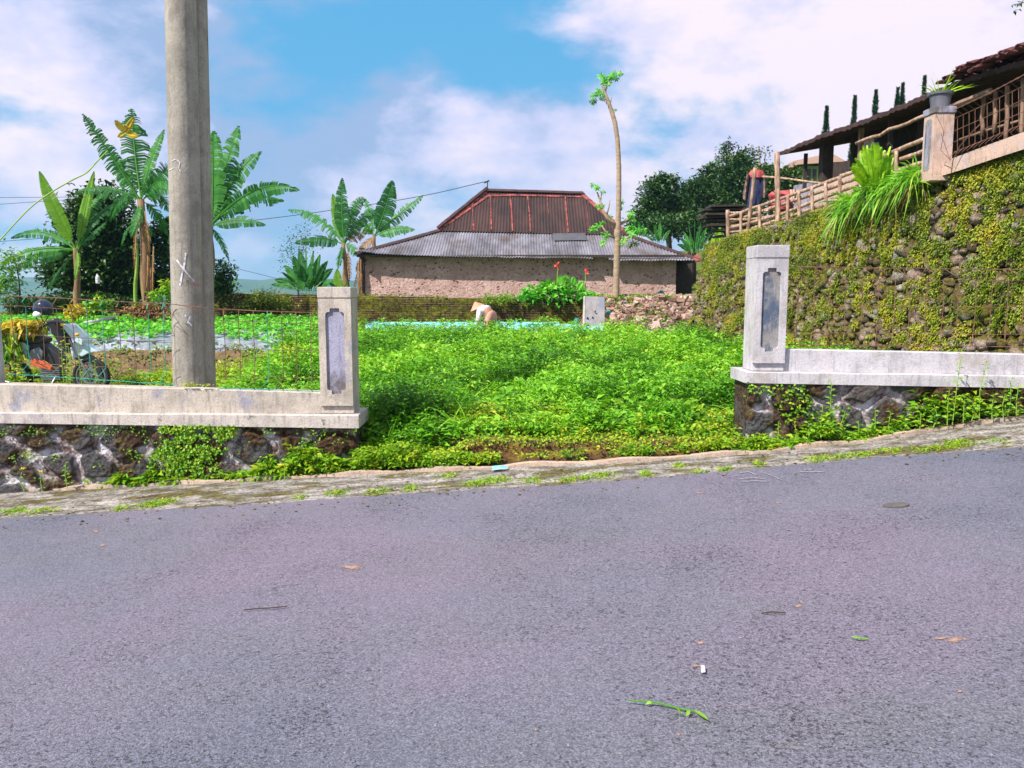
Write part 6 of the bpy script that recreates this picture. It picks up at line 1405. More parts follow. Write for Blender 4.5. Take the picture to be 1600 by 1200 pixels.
# pot
c0 = Vector((pc.x + 0.02, pc.y + 0.13, zt_)); k = px2m(1, 10.9)
pot = empty('plant_pot', c0, 'dark grey plastic pot standing on the pinkish pillar of the tall wall', 'pot')
MB().lathe([(0.0, 0), (12.5 * k, 0), (15 * k, 18 * k), (17.5 * k, 19 * k), (18 * k, 22.5 * k), (16.5 * k, 22.5 * k), (15.5 * k, 18 * k), (0.0, 17.5 * k)], c0 + Vector((0, 0, 0.002)), 24).build('pot', M['grey_pot'] if 'grey_pot' in M else plain('pot_plastic', [(0.3, (0.10, 0.10, 0.13)), (0.7, (0.17, 0.17, 0.20))], 5, 0.5), pot, smooth=False)
pp = empty('potted_plant', c0 + Vector((0, 0, 18 * k)), 'spiky yellow green plant growing in the grey pot on the pillar', 'plant')
L = Leaves(); n = 30; B = np.tile(np.array(c0 + Vector((0, 0, 18 * k))), (n, 1)) + rng.normal(0, 0.03, (n, 3)) * [1, 1, 0]; D = rdir(n, 0.35, 0.95); L.blades(B, D, rng.uniform(0.28, 0.46, n), 0.014, np.clip(rng.normal(0.7, 0.25, n), 0, 1), rng.uniform(0.05, 0.45, n))
n = 160; B = np.tile(np.array(c0 + Vector((0, 0, 20 * k))), (n, 1)) + rng.normal(0, 0.06, (n, 3)) * [1, 1, 0.2]; L.blades(B, rdir(n, 0.2, 0.9), rng.uniform(0.04, 0.10, n), 0.008, 0.9, 0.4); L.build('leaves', M['leaf_lime'], pp)
# wire fence above the parapet
uf = empty('wire_fence', S(1550, 225, 0.1), 'rusty folded wire fence on the pinkish parapet beside the potted plant', 'fence')
mb = MB()
def ln(pl, x): return float(np.interp(x, [a for a, _ in pl], [b__ for _, b__ in pl]))
tp_ = [(1490, 172), (1545, 146), (1600, 117), (1700, 66)]; t2_ = [(1490, 186), (1545, 161), (1600, 134), (1700, 84)]; b2_ = [(1490, 238), (1545, 216), (1600, 193), (1700, 152)]; b1_ = [(1490, 258), (1545, 240), (1600, 216), (1700, 176)]
x = 1496.0
while x < 1700:
    fo = wnv * -0.09
    a, b__, c, d, e = S(x, ln(tp_, x), 0.08), S(x - 3, (ln(tp_, x) + ln(t2_, x)) / 2, 0.02), S(x, ln(t2_, x), 0.08), S(x, ln(b2_, x), 0.08), S(x, ln(b1_, x), 0.08)
    mb.tube([a + fo * 0.2, b__ + fo, c, d], 0.0038, 5); mb.tube([d, d.lerp(e, 0.5) + fo * 1.4, e], 0.0038, 5); x += 9 + (x - 1490) * 0.012
for pl, o_ in ((tp_, 0.06), (t2_, 0.08), (b2_, 0.08), (b1_, 0.08), ([(1490, 205), (1545, 181), (1600, 155), (1700, 108)], 0.08), ([(1490, 222), (1545, 199), (1600, 174), (1700, 130)], 0.08)):
    mb.tube([S(q, ln(pl, q), o_) for q in range(1490, 1701, 15)], 0.005, 5)
mb.build('rusty_wire', M['rust_wire'], uf)
mb = MB(); mb.tube([S(1536, 190, -.05), S(1520, 205, -.1), S(1500, 228, -.1), S(1489, 250, -.1), S(1486, 270, -.1)], 0.007, 5); mb.tube([S(1463, 180, -.2), S(1475, 205, -.2), S(1470, 235, -.15), S(1485, 250, -.1)], 0.004, 5); mb.build('loose_wire', M['rust_wire'], uf)

# bamboo fence
bf = empty('bamboo_fence', S(1250, 330, 0.1), 'rustic pale bamboo rail fence along the top of the tall wall', 'fence')
rails = [[(1138, 339), (1172, 327), (1247, 301), (1300, 282), (1330, 270), (1390, 240), (1443, 218)], [(1138, 348), (1215, 322), (1300, 293), (1330, 281), (1399, 252), (1443, 236)], [(1138, 357), (1221, 335), (1300, 304), (1399, 268), (1443, 254)],
         [(1140, 369), (1223, 342), (1300, 316), (1399, 288), (1443, 270)], [(1141, 376), (1213, 356), (1290, 326)], [(1136, 332), (1170, 333), (1200, 329)], [(1137, 343), (1170, 343), (1205, 338)], [(1138, 353), (1170, 350), (1210, 345)], [(1138, 363), (1175, 360), (1212, 352)], [(1139, 372), (1175, 367), (1205, 362)]]
for i, r_ in enumerate(rails):
    pts = []
    for (xa, ya), (xb, yb_) in zip(r_[:-1], r_[1:]):
        for q in range(4): pts.append(S(lerp(xa, xb, q / 4), lerp(ya, yb_, q / 4) + rng.normal(0, 0.4), 0.14 + 0.035 * (i % 2)))
    pts.append(S(*r_[-1], 0.14)); w_ = 0.033 if i < 5 else 0.022
    MB().tube(pts, [w_ * (1 + 0.12 * (j % 3 == 0)) for j in range(len(pts))], 8).build('rail', M['bamboo'], bf, smooth=True)
for (xa, ya, xb, yb_, w_) in ((1180, 262, 1167, 370, 0.035), (1214, 238, 1216, 357, 0.05), (1137, 328, 1138, 380, 0.04), (1158, 330, 1157, 372, 0.03), (1186, 322, 1188, 362, 0.03), (1231, 305, 1230, 345, 0.03), (1248, 298, 1249, 340, 0.03), (1268, 292, 1270, 332, 0.03), (1290, 286, 1291, 324, 0.03), (1312, 275, 1313, 316, 0.03), (1345, 258, 1345, 300, .03), (1400, 236, 1400, 285, .03)):
    a, c = S(xb, yb_ + 4, 0.10), S(xa, ya, 0.10); mb = MB(); pts = [a.lerp(c, i / 8) for i in range(9)]; mb.tube(pts, [w_ * (1.12 if i % 2 else 0.96) for i in range(9)], 8).build('post', M['bamboo'], bf, smooth=True)
cl = MB(); bar(cl, S(1192, 276, 0.25), S(1300, 288, 0.9), 0.022, wob=0.006); tag(cl.build('drying_pole', M['bamboo'], smooth=True), 'horizontal bamboo drying pole tied to the tall post right of the jacket', 'pole')
# plank stack
ps = empty('plank_stack', P(1130, 350, 20.5), 'stack of dark weathered planks left of the bamboo fence', 'planks')
for i, (x0_, x1_, y_) in enumerate(((1112, 1168, 323), (1100, 1140, 329), (1118, 1172, 329), (1104, 1166, 336), (1098, 1150, 341), (1110, 1170, 346), (1106, 1172, 353), (1120, 1172, 361), (1124, 1172, 370))):
    a, c = P(x0_, y_, 20.3 + 0.1 * (i % 3)), P(x1_, y_ - 1, 20.5); mb = MB(); mb.ext([a, c, c + Vector((0, 0, 0.05)), a + Vector((0, 0, 0.05))], (0.05, 0.9, 0.03)); mb.build('plank', M['wood_dark'], ps)

# hanging clothes
def cloth(mb, outline, Y, th=0.06, seed=0.0):
    """front and back sheet from a pixel outline of rows [(y, xl, xr)] with soft folds"""
    fr_, bk_ = [], []
    for j, (y, xl, xr_) in enumerate(outline):
        a, c = [], []
        for i in range(9):
            u = i / 8; x = lerp(xl, xr_, u); bul = math.sin(math.pi * u) ** 0.6 * th; fold = 0.025 * math.sin(u * 17 + j * 0.4 + seed)
            a.append(P(x, y, Y - bul + fold)); c.append(P(x, y, Y + bul + fold))
        fr_.append(a); bk_.append(c)
    mb.grid(fr_); mb.grid(bk_); return mb
fab = lambda n, c, d: plain(n, [(0.35, c), (0.65, d)], 12, 0.9, 0.4, 60)
navy = fab('cloth_navy', (0.012, 0.018, 0.06), (0.03, 0.04, 0.10)); redc = fab('cloth_red', (0.35, 0.05, 0.06), (0.6, 0.14, 0.13)); pink = fab('cloth_pink', (0.7, 0.12, 0.3), (0.85, 0.3, 0.45)); ltb = fab('cloth_blue', (0.25, 0.35, 0.6), (0.45, 0.55, 0.75)); multi = fab('cloth_patterned', (0.09, 0.04, 0.03), (0.42, 0.30, 0.25))
YJ = 16.6
jk = empty('hanging_jacket', P(1180, 328, YJ), 'navy jacket with red collar and patterned sleeves hanging above the bamboo fence', 'clothes')
cloth(MB(), [(273, 1170, 1192), (280, 1168, 1194), (292, 1167, 1194), (305, 1166, 1192), (318, 1166, 1190), (328, 1167, 1178)], YJ).build('body', navy, jk, smooth=True)
cloth(MB(), [(265, 1176, 1188), (268, 1172, 1193), (274, 1169, 1195), (277, 1170, 1194)], YJ, 0.09).build('collar', redc, jk, smooth=True)
for p_ in ([(272, 1167, 1171), (282, 1165, 1170), (292, 1163, 1168), (303, 1161, 1167), (311, 1161, 1166)], [(272, 1192, 1197), (282, 1193, 1197), (292, 1193, 1197), (303, 1192, 1197), (309, 1192, 1196)]):
    cloth(MB(), p_, YJ - 0.03, 0.05, 2).build('sleeve', multi, jk, smooth=True)
MB().tube([P(1170, 272, YJ), P(1182, 265, YJ), P(1194, 272, YJ)], 0.012, 5).tube([P(1182, 265, YJ), P(1184, 261, YJ), P(1180, 259, YJ)], 0.006, 5).build('hanger', M['bamboo'], jk)
tag(cloth(MB(), [(308, 1177, 1188), (316, 1176, 1188), (326, 1177, 1187)], YJ + 0.15, 0.04).build('hanging_shirt', ltb, smooth=True), 'light blue cloth hanging behind the navy jacket', 'clothes')
tag(cloth(MB(), [(333, 1183, 1188), (338, 1182, 1189), (343, 1183, 1187)], YJ + 0.1, 0.05).build('pink_cloth', pink, smooth=True), 'small bright pink cloth showing under the navy jacket', 'clothes')
bu = empty('laundry_bundle', P(1222, 325, 15.8), 'bundle of red and pink laundry behind the tall bamboo post', 'laundry')
mb = MB(); mb.ico(P(1220, 306, 15.8), (0.26, 0.2, 0.10), 2, 0.8, None, 3); mb.build('red_cloth', redc, bu, smooth=True)
mb = MB(); mb.ico(P(1222, 316, 15.75), (0.24, 0.2, 0.10), 2, 0.8, None, 5); mb.build('pink_cloth', pink, bu, smooth=True)
mb = MB(); mb.ico(P(1218, 325, 15.7), (0.22, 0.16, 0.07), 2, 0.8, None, 8); mb.build('red_cloth', redc, bu, smooth=True)
tag(cloth(MB(), [(296, 1234, 1246), (305, 1235, 1245), (318, 1236, 1243)], 15.6, 0.05).build('peach_cloth', fab('cloth_peach', (0.6, 0.36, 0.28), (0.7, 0.5, 0.4)), smooth=True), 'peach coloured cloth hanging on the bamboo rails right of the laundry bundle', 'clothes')
# low block wall of the yard with pale panels
lwl = empty('yard_wall', S(1290, 315, 0.5), 'low grey and peach plastered yard wall just behind the bamboo rails', 'wall')
for (xa, xb, ya, yb_, mt) in ((1246, 1270, 299, 333, M['conc_panel']), (1270, 1286, 292, 326, M['conc_cream']), (1286, 1312, 284, 320, M['conc_pink']), (1312, 1342, 272, 312, M['conc_pink'])):
    a, c = S(xa, yb_ + 8, 0.5), S(xb, yb_ + 4, 0.5); a2, c2 = S(xa, ya, 0.5), S(xb, ya - 6, 0.5)
    MB().ext([a, c, c2, a2], wnv * 0.12).build('panel', mt, lwl)
tag(MB().lathe([(0, 0), (0.11, 0), (0.14, 0.035), (0.13, 0.04), (0.10, 0.008), (0, 0.008)], S(1408, 273, 0.3), 20).build('plastic_basin', plain('teal_plastic', [(0.3, (0.02, 0.35, 0.38)), (0.7, (0.03, 0.45, 0.48))], 5, 0.4)), 'small turquoise basin beside the lime green plant on the tall wall', 'basin')

# shed
sh = empty('open_shed', S(1400, 260, 1.5), 'long dark open-sided shed with sagging roof above the tall cobble wall', 'shed')
ev = [(1216, 239), (1250, 224), (1288, 208), (1336, 192), (1375, 177), (1410, 163), (1444, 148), (1498, 126), (1540, 111), (1600, 93), (1700, 58)]
near, far_ = [], []
xx = np.arange(1216, 1701, 4)
E0 = [S(x, ln(ev, x) + 0.8 * math.sin(x * 0.21), 0.7) for x in xx]
ss = [(p - (WA + wnv * 0.7)).dot(wu) for p in E0]
def roofp(i, off, dz=0): 
    b_ = E0[i]; return Vector((b_.x, b_.y, b_.z)) + wnv * (off - 0.7) + Vector((0, 0, (off - 0.7) * 0.20 + dz + 0.015 * math.sin(i * 2.6 + off)))
offs = [0.7, 0.9, 1.3, 1.9, 2.6, 3.3]
mb = MB(); mb.grid([[roofp(i, o_) for i in range(len(xx))] for o_ in offs]); mb.grid([[roofp(i, o_, -0.07) for i in range(len(xx))] for o_ in offs]); mb.grid([[roofp(i, 0.7), ] + [roofp(i, 0.7, -0.07)] for i in range(len(xx))])
mb.grid([[roofp(0, o_, dz) for o_ in offs] for dz in (0, -0.07)])
mb.grid([[roofp(i, 3.3 + k * 1.4, -k * 0.55) for i in range(len(xx))] for k in (0, 1)])
mb.build('roof', M['ridge_dark'], sh)
# clay tiles on the near end
mb = MB(); rt_ = random.Random(3); i0 = int(np.argmax(xx > 1478))
for i in range(i0, len(xx)):
    for j, o_ in enumerate((0.66, 0.95, 1.25, 1.55)):
        p = roofp(i, o_, 0.05 + 0.04 * rt_.random() + (0.07 if 1500 < xx[i] < 1530 or xx[i] > 1544 else 0)); rt3 = Matrix((tuple(wu), tuple(wnv), (0, 0, 1))).transposed() @ Matrix.Rotation(rt_.gauss(0, 0.15), 3, 'Z') @ Matrix.Rotation(0.2, 3, 'X')
        mb.ico(p, (0.09, 0.17, 0.035), 1, 0.3, rt3, i)
mb.build('clay_tiles', plain('clay_dark', [(0.3, (0.04, 0.015, 0.015)), (0.7, (0.16, 0.05, 0.05))], 6, 0.85, 0.4), sh)
def post(px, ytop, ybot, off, w_, mat='wood_dark'):
    a, c = S(px, ybot, off), S(px, ytop, off); MB().box(((a.x + c.x) / 2, (a.y + c.y) / 2, (a.z + c.z) / 2), (w_, w_, abs(c.z - a.z))).build('post', M[mat], sh)
post(1258, 240, 300, 1.0, 0.06); post(1290, 226, 300, 1.2, 0.20); post(1344, 200, 290, 1.0, 0.07, 'wood_mid'); post(1391, 178, 260, 1.0, 0.07); post(1337, 205, 290, 1.6, 0.14); post(1440, 160, 250, 1.4, 0.10)
for px, yt, yb_ in ((1534, 152, 205), (1553, 142, 200), (1571, 134, 222), (1596, 122, 215), (1640, 100, 200)):
    mb = MB(); bar(mb, S(px, yb_ + 8, 0.95), S(px + 3, yt, 0.95), 0.028, wob=0.008); mb.build('post', M['wood_mid'], sh, smooth=True)
mb = MB(); bar(mb, S(1338, 224, 0.8), S(1446, 180, 0.8), 0.030, wob=0.01, seg=8); mb.build('beam', M['bamboo'], sh, smooth=True)
mb = MB(); bar(mb, S(1480, 170, 0.8), S(1548, 142, 0.8), 0.045, wob=0.005); mb.build('beam', M['wood_mid'], sh)
mb = MB(); bar(mb, S(1545, 178, 1.0), S(1700, 132, 1.0), 0.02, wob=0.01); bar(mb, S(1500, 218, 1.0), S(1700, 150, 1.0), 0.02, wob=0.01); mb.build('beam', M['wood_mid'], sh, smooth=True)
def backwall(x0, x1, yt0, yt1, yb0, yb1, off, mat, name='back_wall'):
    MB().ext([S(x0, yb0, off), S(x1, yb1, off), S(x1, yt1, off), S(x0, yt0, off)], wnv * 0.08).build(name, mat, sh)
backwall(1340, 1700, 214, 100, 300, 200, 3.0, M['wood_dark']); backwall(1296, 1341, 256, 248, 305, 300, 2.6, M['wood_dark'], 'low_wall')
backwall(1240, 1296, 290, 280, 330, 310, 2.2, M['conc_panel'], 'low_wall')
MB().ext([S(1352, 236, 1.3), S(1372, 229, 1.3), S(1372, 222, 1.3), S(1352, 226, 1.3)], wnv * 0.02).build('blue_sheet', ltb, sh)
# green house beyond
gh = empty('green_house', P(1262, 300, 40), 'small yellow green house with brown roof seen through the shed', 'house')
a = P(1250, 300, 40); c = P(1284, 300, 40); zt_ = P(0, 259, 40).z
MB().box(((a.x + c.x) / 2 + .3, 42, (a.z + zt_) / 2 - 0.5), (c.x - a.x + .6, 4, zt_ - a.z + 1)).build('wall', plain('green_wall', [(0.3, (0.22, 0.34, 0.08)), (0.7, (0.32, 0.44, 0.12))], 3, 0.9), gh)
MB().hexa([(a.x - .3, 39.6, zt_), (c.x + 1, 39.6, zt_ + .15), (c.x + 1, 44, zt_ + .15), (a.x - .3, 44, zt_)], [(a.x + .2, 41.5, zt_ + .5), (c.x + 1, 41.5, zt_ + .9), (c.x + 1, 42.5, zt_ + .9), (a.x + .2, 42.5, zt_ + .5)]).build('roof', M['wood_mid'], gh)
for x in (1264, 1273): 
    q = P(x, 272, 39.95); MB().box(q, (0.16, 0.06, 0.5)).build('window', M['black_plastic'], gh)

# ================================================================== rubble heap, slab and bits
hz_ = lambda x, y: 0.52 + 0.93 * sstep(18.3, 20.6, y) * sstep(1.7, 2.4, x + (y - 19) * 0.1)
hx = np.linspace(1.75, 5.4, 60); hy = np.linspace(18.0, 22.6, 60); HX, HY_ = np.meshgrid(hx, hy); HZ = hz_(HX, HY_) + 0.10 * fbm(HX * 2.2, HY_ * 2.2, 1) - 0.03
i = np.arange(HX.size).reshape(HX.shape); q = np.stack([i[:-1, :-1], i[:-1, 1:], i[1:, 1:], i[1:, :-1]], -1).reshape(-1, 4)
tag(np_mesh('earth_mound', np.stack([HX, HY_, HZ], -1).reshape(-1, 3), q, M['soil_bank'], smooth=True), kind='structure')
mb = MB(); rr = random.Random(9); cnt = 0
while cnt < 2600:
    x, y = rr.uniform(2.0, 5.0), rr.uniform(18.4, 20.9); px = 800 + x / y * F
    if px < 938 or px > 1102: continue
    z = float(hz_(x, y)) + 0.02; dens = 0.35 + 0.65 * (mnoise.noise(Vector((x * 1.6, y * 1.6, 4))) > -0.05)
    if y > 20.2 and px < 1050: dens *= 0.35
    if rr.random() > dens: continue
    s = 0.022 + 0.085 * rr.random() ** 2.6; ro = Matrix.Rotation(rr.uniform(0, 6.3), 3, 'Z') @ Matrix.Rotation(rr.gauss(0.3, 0.8), 3, 'X')
    vs = [ro @ Vector((a_ * s * rr.uniform(0.6, 1.4), b__ * s * rr.uniform(0.5, 1.1), c_ * s * rr.uniform(0.15, 0.4))) + Vector((x, y, z + s * 0.3 + 0.05 * rr.random())) for c_ in (-1, 1) for a_, b__ in ((-1, -1), (1, -1), (1, 1), (-1, 1))]
    mb.hexa(vs[:4], vs[4:], v=rr.random()); cnt += 1
t = NT('rubble_bits'); c = t.ramp(t.attr('v'), [(0, (0.07, 0.045, 0.03)), (0.3, (0.22, 0.13, 0.09)), (0.6, (0.42, 0.27, 0.21)), (0.85, (0.55, 0.44, 0.38)), (1, (0.28, 0.08, 0.05))]); c = t.mix(t.mr(t.noise(14, 5), 0.45, 0.65, 0, 0.5), c, (0.14, 0.10, 0.06))
tag(mb.build('rubble', t.done(c, 0.9, t.bump(t.noise(40, 4), 0.3, 0.01))), 'heap of broken brick, tile and dry litter beside the cobble wall', 'rubble', kind='stuff')
L = Leaves(); n = 9000; x, y = rng.uniform(1.95, 5.2, n), rng.uniform(18.3, 21.4, n); k = ((fbm(x * 1.6, y * 1.6, 7) > 0.55) | ((y > 20.4) & (rng.random(n) < 0.75)) | ((x > 4.0) & (y < 19.2))) & (x / y * F + 800 < 1112); x, y = x[k], y[k]
L.add(np.stack([x, y, hz_(x, y) + rng.uniform(0.03, 0.13, len(x))], 1), rdir(len(x), -0.1, 0.9), 0.075, 0.04, np.clip(rng.normal(0.45, 0.25, len(x)), 0, 1))
tag(L.build('mound_weeds', M['leaf_side']), 'green weeds growing over the rubble heap', 'weeds', kind='stuff')
YS = 18.45; a, b_, c, d = P(913, 524, YS), P(945, 524, YS), P(945, 464, YS + 0.12), P(914, 463, YS + 0.12)
slb = empty('concrete_slab', (a + b_) / 2 - Vector((0, 0, 0.1)), 'upright weathered grey blue concrete slab between the mossy brick wall and the rubble heap', 'slab')
MB().ext([a - Vector((0, 0, 0.2)), b_ - Vector((0, 0, 0.2)), c, d], (-0.02, 0.10, 0)).build('slab', concrete('slab_concrete', (0.42, 0.39, 0.42), (0.24, 0.28, 0.42), (0.34, 0.22, 0.15), 0.05, 3), slb, bevel=0.01)
MB().ext([a + Vector((-0.045, 0.02, -.2)), a + Vector((0.002, -0.01, -.2)), d + Vector((0.002, -0.01, 0)), d + Vector((-0.03, 0.02, 0))], (0, 0.08, 0)).build('edge_strip', M['conc_cream'], slb)
for x, y, r_ in ((930, 487, 1.6), (918, 497, 1.8), (926, 496, 1.5), (919, 508, 2.2)): MB().ico(P(x, y, YS + 0.05), (px2m(r_, YS), 0.012, px2m(r_, YS)), 1).build('hole', M['rubber'], slb)
bk_ = empty('bucket', P(1037, 472, 20.9), 'tilted dark teal bucket lying on top of the rubble heap', 'bucket')
tl_ = plain('dull_teal', [(0.3, (0.03, 0.09, 0.11)), (0.7, (0.06, 0.16, 0.18))], 5, 0.6)
o = MB().lathe([(0.0, 0), (0.10, 0), (0.14, 0.24), (0.15, 0.25), (0.13, 0.24), (0.095, 0.012), (0, 0.012)], (0, 0, 0), 18).build('body', tl_); o.location = (0, 0, 0.04); o.rotation_euler = (0.3, -0.7, 0); o.parent = bk_
MB().tube([P(1030, 462, 20.8), P(1040, 455, 20.75), P(1050, 470, 20.8)], 0.006, 5).build('handle', M['grey_metal'], bk_)
tl2 = plain('teal_bright', [(0.3, (0.01, 0.28, 0.26)), (0.7, (0.03, 0.40, 0.36))], 5, 0.4)
tag(MB().ico(P(950.5, 489, 18.9), (0.062, 0.062, 0.062), 2).build('plastic_ball', tl2, smooth=True), 'small round teal plastic ball by the right edge of the slab', 'ball')
tag(MB().lathe([(0.0, 0), (0.05, 0), (0.055, 0.09), (0.03, 0.10), (0, 0.10)], P(901, 504, 18.6), 14).build('plastic_cup', tl2), 'small teal plastic cup left of the slab', 'cup')
tag(MB().ext([P(976, 468, 20.3), P(989, 468, 20.2), P(991, 464, 20.3), P(979, 463, 20.4)], (0, 0.15, 0.02)).build('roof_tile', M['rust_red']), 'broken red clay tile on the top of the rubble heap', 'tile')
tag(MB().ext([P(1019, 512, 18.9), P(1033, 512, 18.9), P(1030, 502, 18.95), P(1021, 503, 18.95)], (0, 0.03, 0.01)).build('broken_slab', M['conc_pink']), 'pale pinkish flat piece in the middle of the rubble', 'rubble piece')
tag(MB().box(P(1102, 496, 17.9), (0.06, 0.06, 0.5)).build('marker_post', M['conc_white'], bevel=0.005), 'short pale post where the rubble meets the cobble wall', 'post')
# right of the heap: recess under the eave, shade painted into the house panel

# ================================================================== farmer
def skin(name, nodes, edges, mat, parent, subd=2, extra=None):
    me = bpy.data.meshes.new(name); o3 = Vector(world_loc(parent)); me.from_pydata([Vector(n_[0]) for n_ in nodes], edges, []); me.update()
    o = bpy.data.objects.new(name, me); COL.objects.link(o)
    m = o.modifiers.new('s', 'SKIN'); m.use_smooth_shade = True
    for i, n_ in enumerate(nodes):
        r_ = n_[1]; me.skin_vertices[0].data[i].radius = (r_, r_) if np.isscalar(r_) else r_
        me.skin_vertices[0].data[i].use_root = (i == 0)
    o.modifiers.new('d', 'SUBSURF').levels = subd; o.modifiers['d'].render_levels = subd
    dg = bpy.context.evaluated_depsgraph_get(); me2 = bpy.data.meshes.new_from_object(o.evaluated_get(dg)); o.modifiers.clear(); o.data = me2
    me2.name = name; me2.materials.clear(); me2.materials.append(mat); me2.polygons.foreach_set('use_smooth', [True] * len(me2.polygons)); o.parent = parent; return o
YP = 18.15; bx = P(769, 500, YP).x; gz = float(ground(bx, YP)) + 0.03
fm_ = empty('person', Vector((bx, YP, gz)), 'farmer bent over the crops in conical straw hat, white shirt and peach trousers', 'person')
f = Vector((-0.86, 0.50, 0)); rgt = Vector((0.50, 0.86, 0))
def B(fw, rt__, z): return f * fw + rgt * rt__ + Vector((0, 0, z))
hip, waist, chest, neck, head = B(0, 0, 0.56), B(0.10, 0, 0.63), B(0.22, 0, 0.66), B(0.32, 0, 0.66), B(0.40, 0, 0.65)
nodes = [(hip, 0.13), (waist, 0.11), (chest, 0.13), (neck, 0.05), (head, (0.085, 0.095)), (B(0.44, 0, 0.66), 0.06), (B(0.485, 0, 0.625), 0.012)]
edges = [(0, 1), (1, 2), (2, 3), (3, 4), (4, 5), (5, 6)]
for s_ in (-1, 1):
    i0 = len(nodes); nodes += [(B(0.02, s_ * 0.10, 0.50), 0.09), (B(0.10, s_ * 0.12, 0.28), 0.055), (B(-0.02, s_ * 0.12, 0.05), 0.036), (B(0.10, s_ * 0.13, 0.02), 0.03)]
    edges += [(0, i0), (i0, i0 + 1), (i0 + 1, i0 + 2), (i0 + 2, i0 + 3)]
    i1 = len(nodes); nodes += [(B(0.25, s_ * 0.17, 0.63), 0.05), (B(0.27, s_ * 0.18, 0.40), 0.036), (B(0.36, s_ * 0.12, 0.20), 0.025), (B(0.39, s_ * 0.11, 0.14), 0.026)]
    edges += [(2, i1), (i1, i1 + 1), (i1 + 1, i1 + 2), (i1 + 2, i1 + 3)]
    for q, (a_, l_) in enumerate(((-0.03, 0.06), (-0.012, 0.075), (0.006, 0.08), (0.024, 0.07))):
        j = len(nodes); nodes += [(B(0.40, s_ * 0.11 + a_, 0.10), 0.008), (B(0.395, s_ * 0.11 + a_ * 1.1, 0.10 - l_), 0.006)]; edges += [(i1 + 3, j), (j, j + 1)]
    j = len(nodes); nodes += [(B(0.37, s_ * 0.07, 0.10), 0.009)]; edges += [(i1 + 3, j)]
skin('body', nodes, edges, M['skin'], fm_)
shirt = fab('cloth_white', (0.62, 0.55, 0.66), (0.85, 0.80, 0.88))
nodes = [(waist - f * 0.02, (0.135, 0.15)), (chest, (0.15, 0.17)), (B(0.31, 0, 0.665), 0.09)]; edges = [(0, 1), (1, 2)]
for s_ in (-1, 1):
    i1 = len(nodes); nodes += [(B(0.25, s_ * 0.16, 0.63), 0.075), (B(0.27, s_ * 0.185, 0.42), 0.06), (B(0.34, s_ * 0.13, 0.25), 0.045)]; edges += [(1, i1), (i1, i1 + 1), (i1 + 1, i1 + 2)]
skin('shirt', nodes, edges, shirt, fm_)
nodes = [(B(0.07, 0, 0.60), (0.145, 0.16)), (B(0.0, 0, 0.56), (0.165, 0.185))]; edges = [(0, 1)]
for s_ in (-1, 1):
    i1 = len(nodes); nodes += [(B(0.02, s_ * 0.11, 0.44), 0.115), (B(0.09, s_ * 0.125, 0.27), 0.08), (B(0.0, s_ * 0.125, 0.10), 0.06)]; edges += [(1, i1), (i1, i1 + 1), (i1 + 1, i1 + 2)]
skin('trousers', nodes, edges, fab('cloth_tan', (0.50, 0.22, 0.16), (0.64, 0.34, 0.26)), fm_)
hatm = plain('straw', [(0.3, (0.46, 0.20, 0.12)), (0.7, (0.60, 0.32, 0.20))], 10, 0.8, 0.5, 60)
o = MB().lathe([(0.185, -0.002), (0.19, 0.0), (0.13, 0.055), (0.06, 0.12), (0.004, 0.165), (0.004, 0.155), (0.06, 0.108), (0.13, 0.043)], (0, 0, 0), 28).build('hat', hatm); o.parent = fm_; o.location = B(0.40, 0, 0.69); o.rotation_euler = (Vector((-0.42, -0.05, 0.9))).to_track_quat('Z', 'Y').to_euler()

# ================================================================== motorbike
YM = 12.0
def Q(px, py, dy=0.0): 
    q = P(px, py, YM); return Vector((q.x, YM + dy, q.z))
mk = empty('motorbike', Vector((Q(80, 616).x, YM, Q(80, 617).z)), 'parked motorbike with white and grey fairing and orange stripe behind the green wire fence', 'motorbike')
white_p = plain('white_bodywork', [(0.3, (0.46, 0.58, 0.66)), (0.7, (0.56, 0.68, 0.74))], 3, 0.25, 0, spec=0.6, coat=0.5); grey_p = plain('grey_bodywork', [(0.3, (0.10, 0.11, 0.13)), (0.7, (0.16, 0.17, 0.19))], 3, 0.3, 0, spec=0.6, coat=0.4)
orange_p = plain('orange_bodywork', [(0.3, (0.62, 0.10, 0.03)), (0.7, (0.70, 0.14, 0.05))], 3, 0.3, 0, spec=0.5); amber = plain('amber_lens', [(0.3, (0.8, 0.35, 0.02)), (0.7, (0.9, 0.45, 0.03))], 3, 0.2, 0)
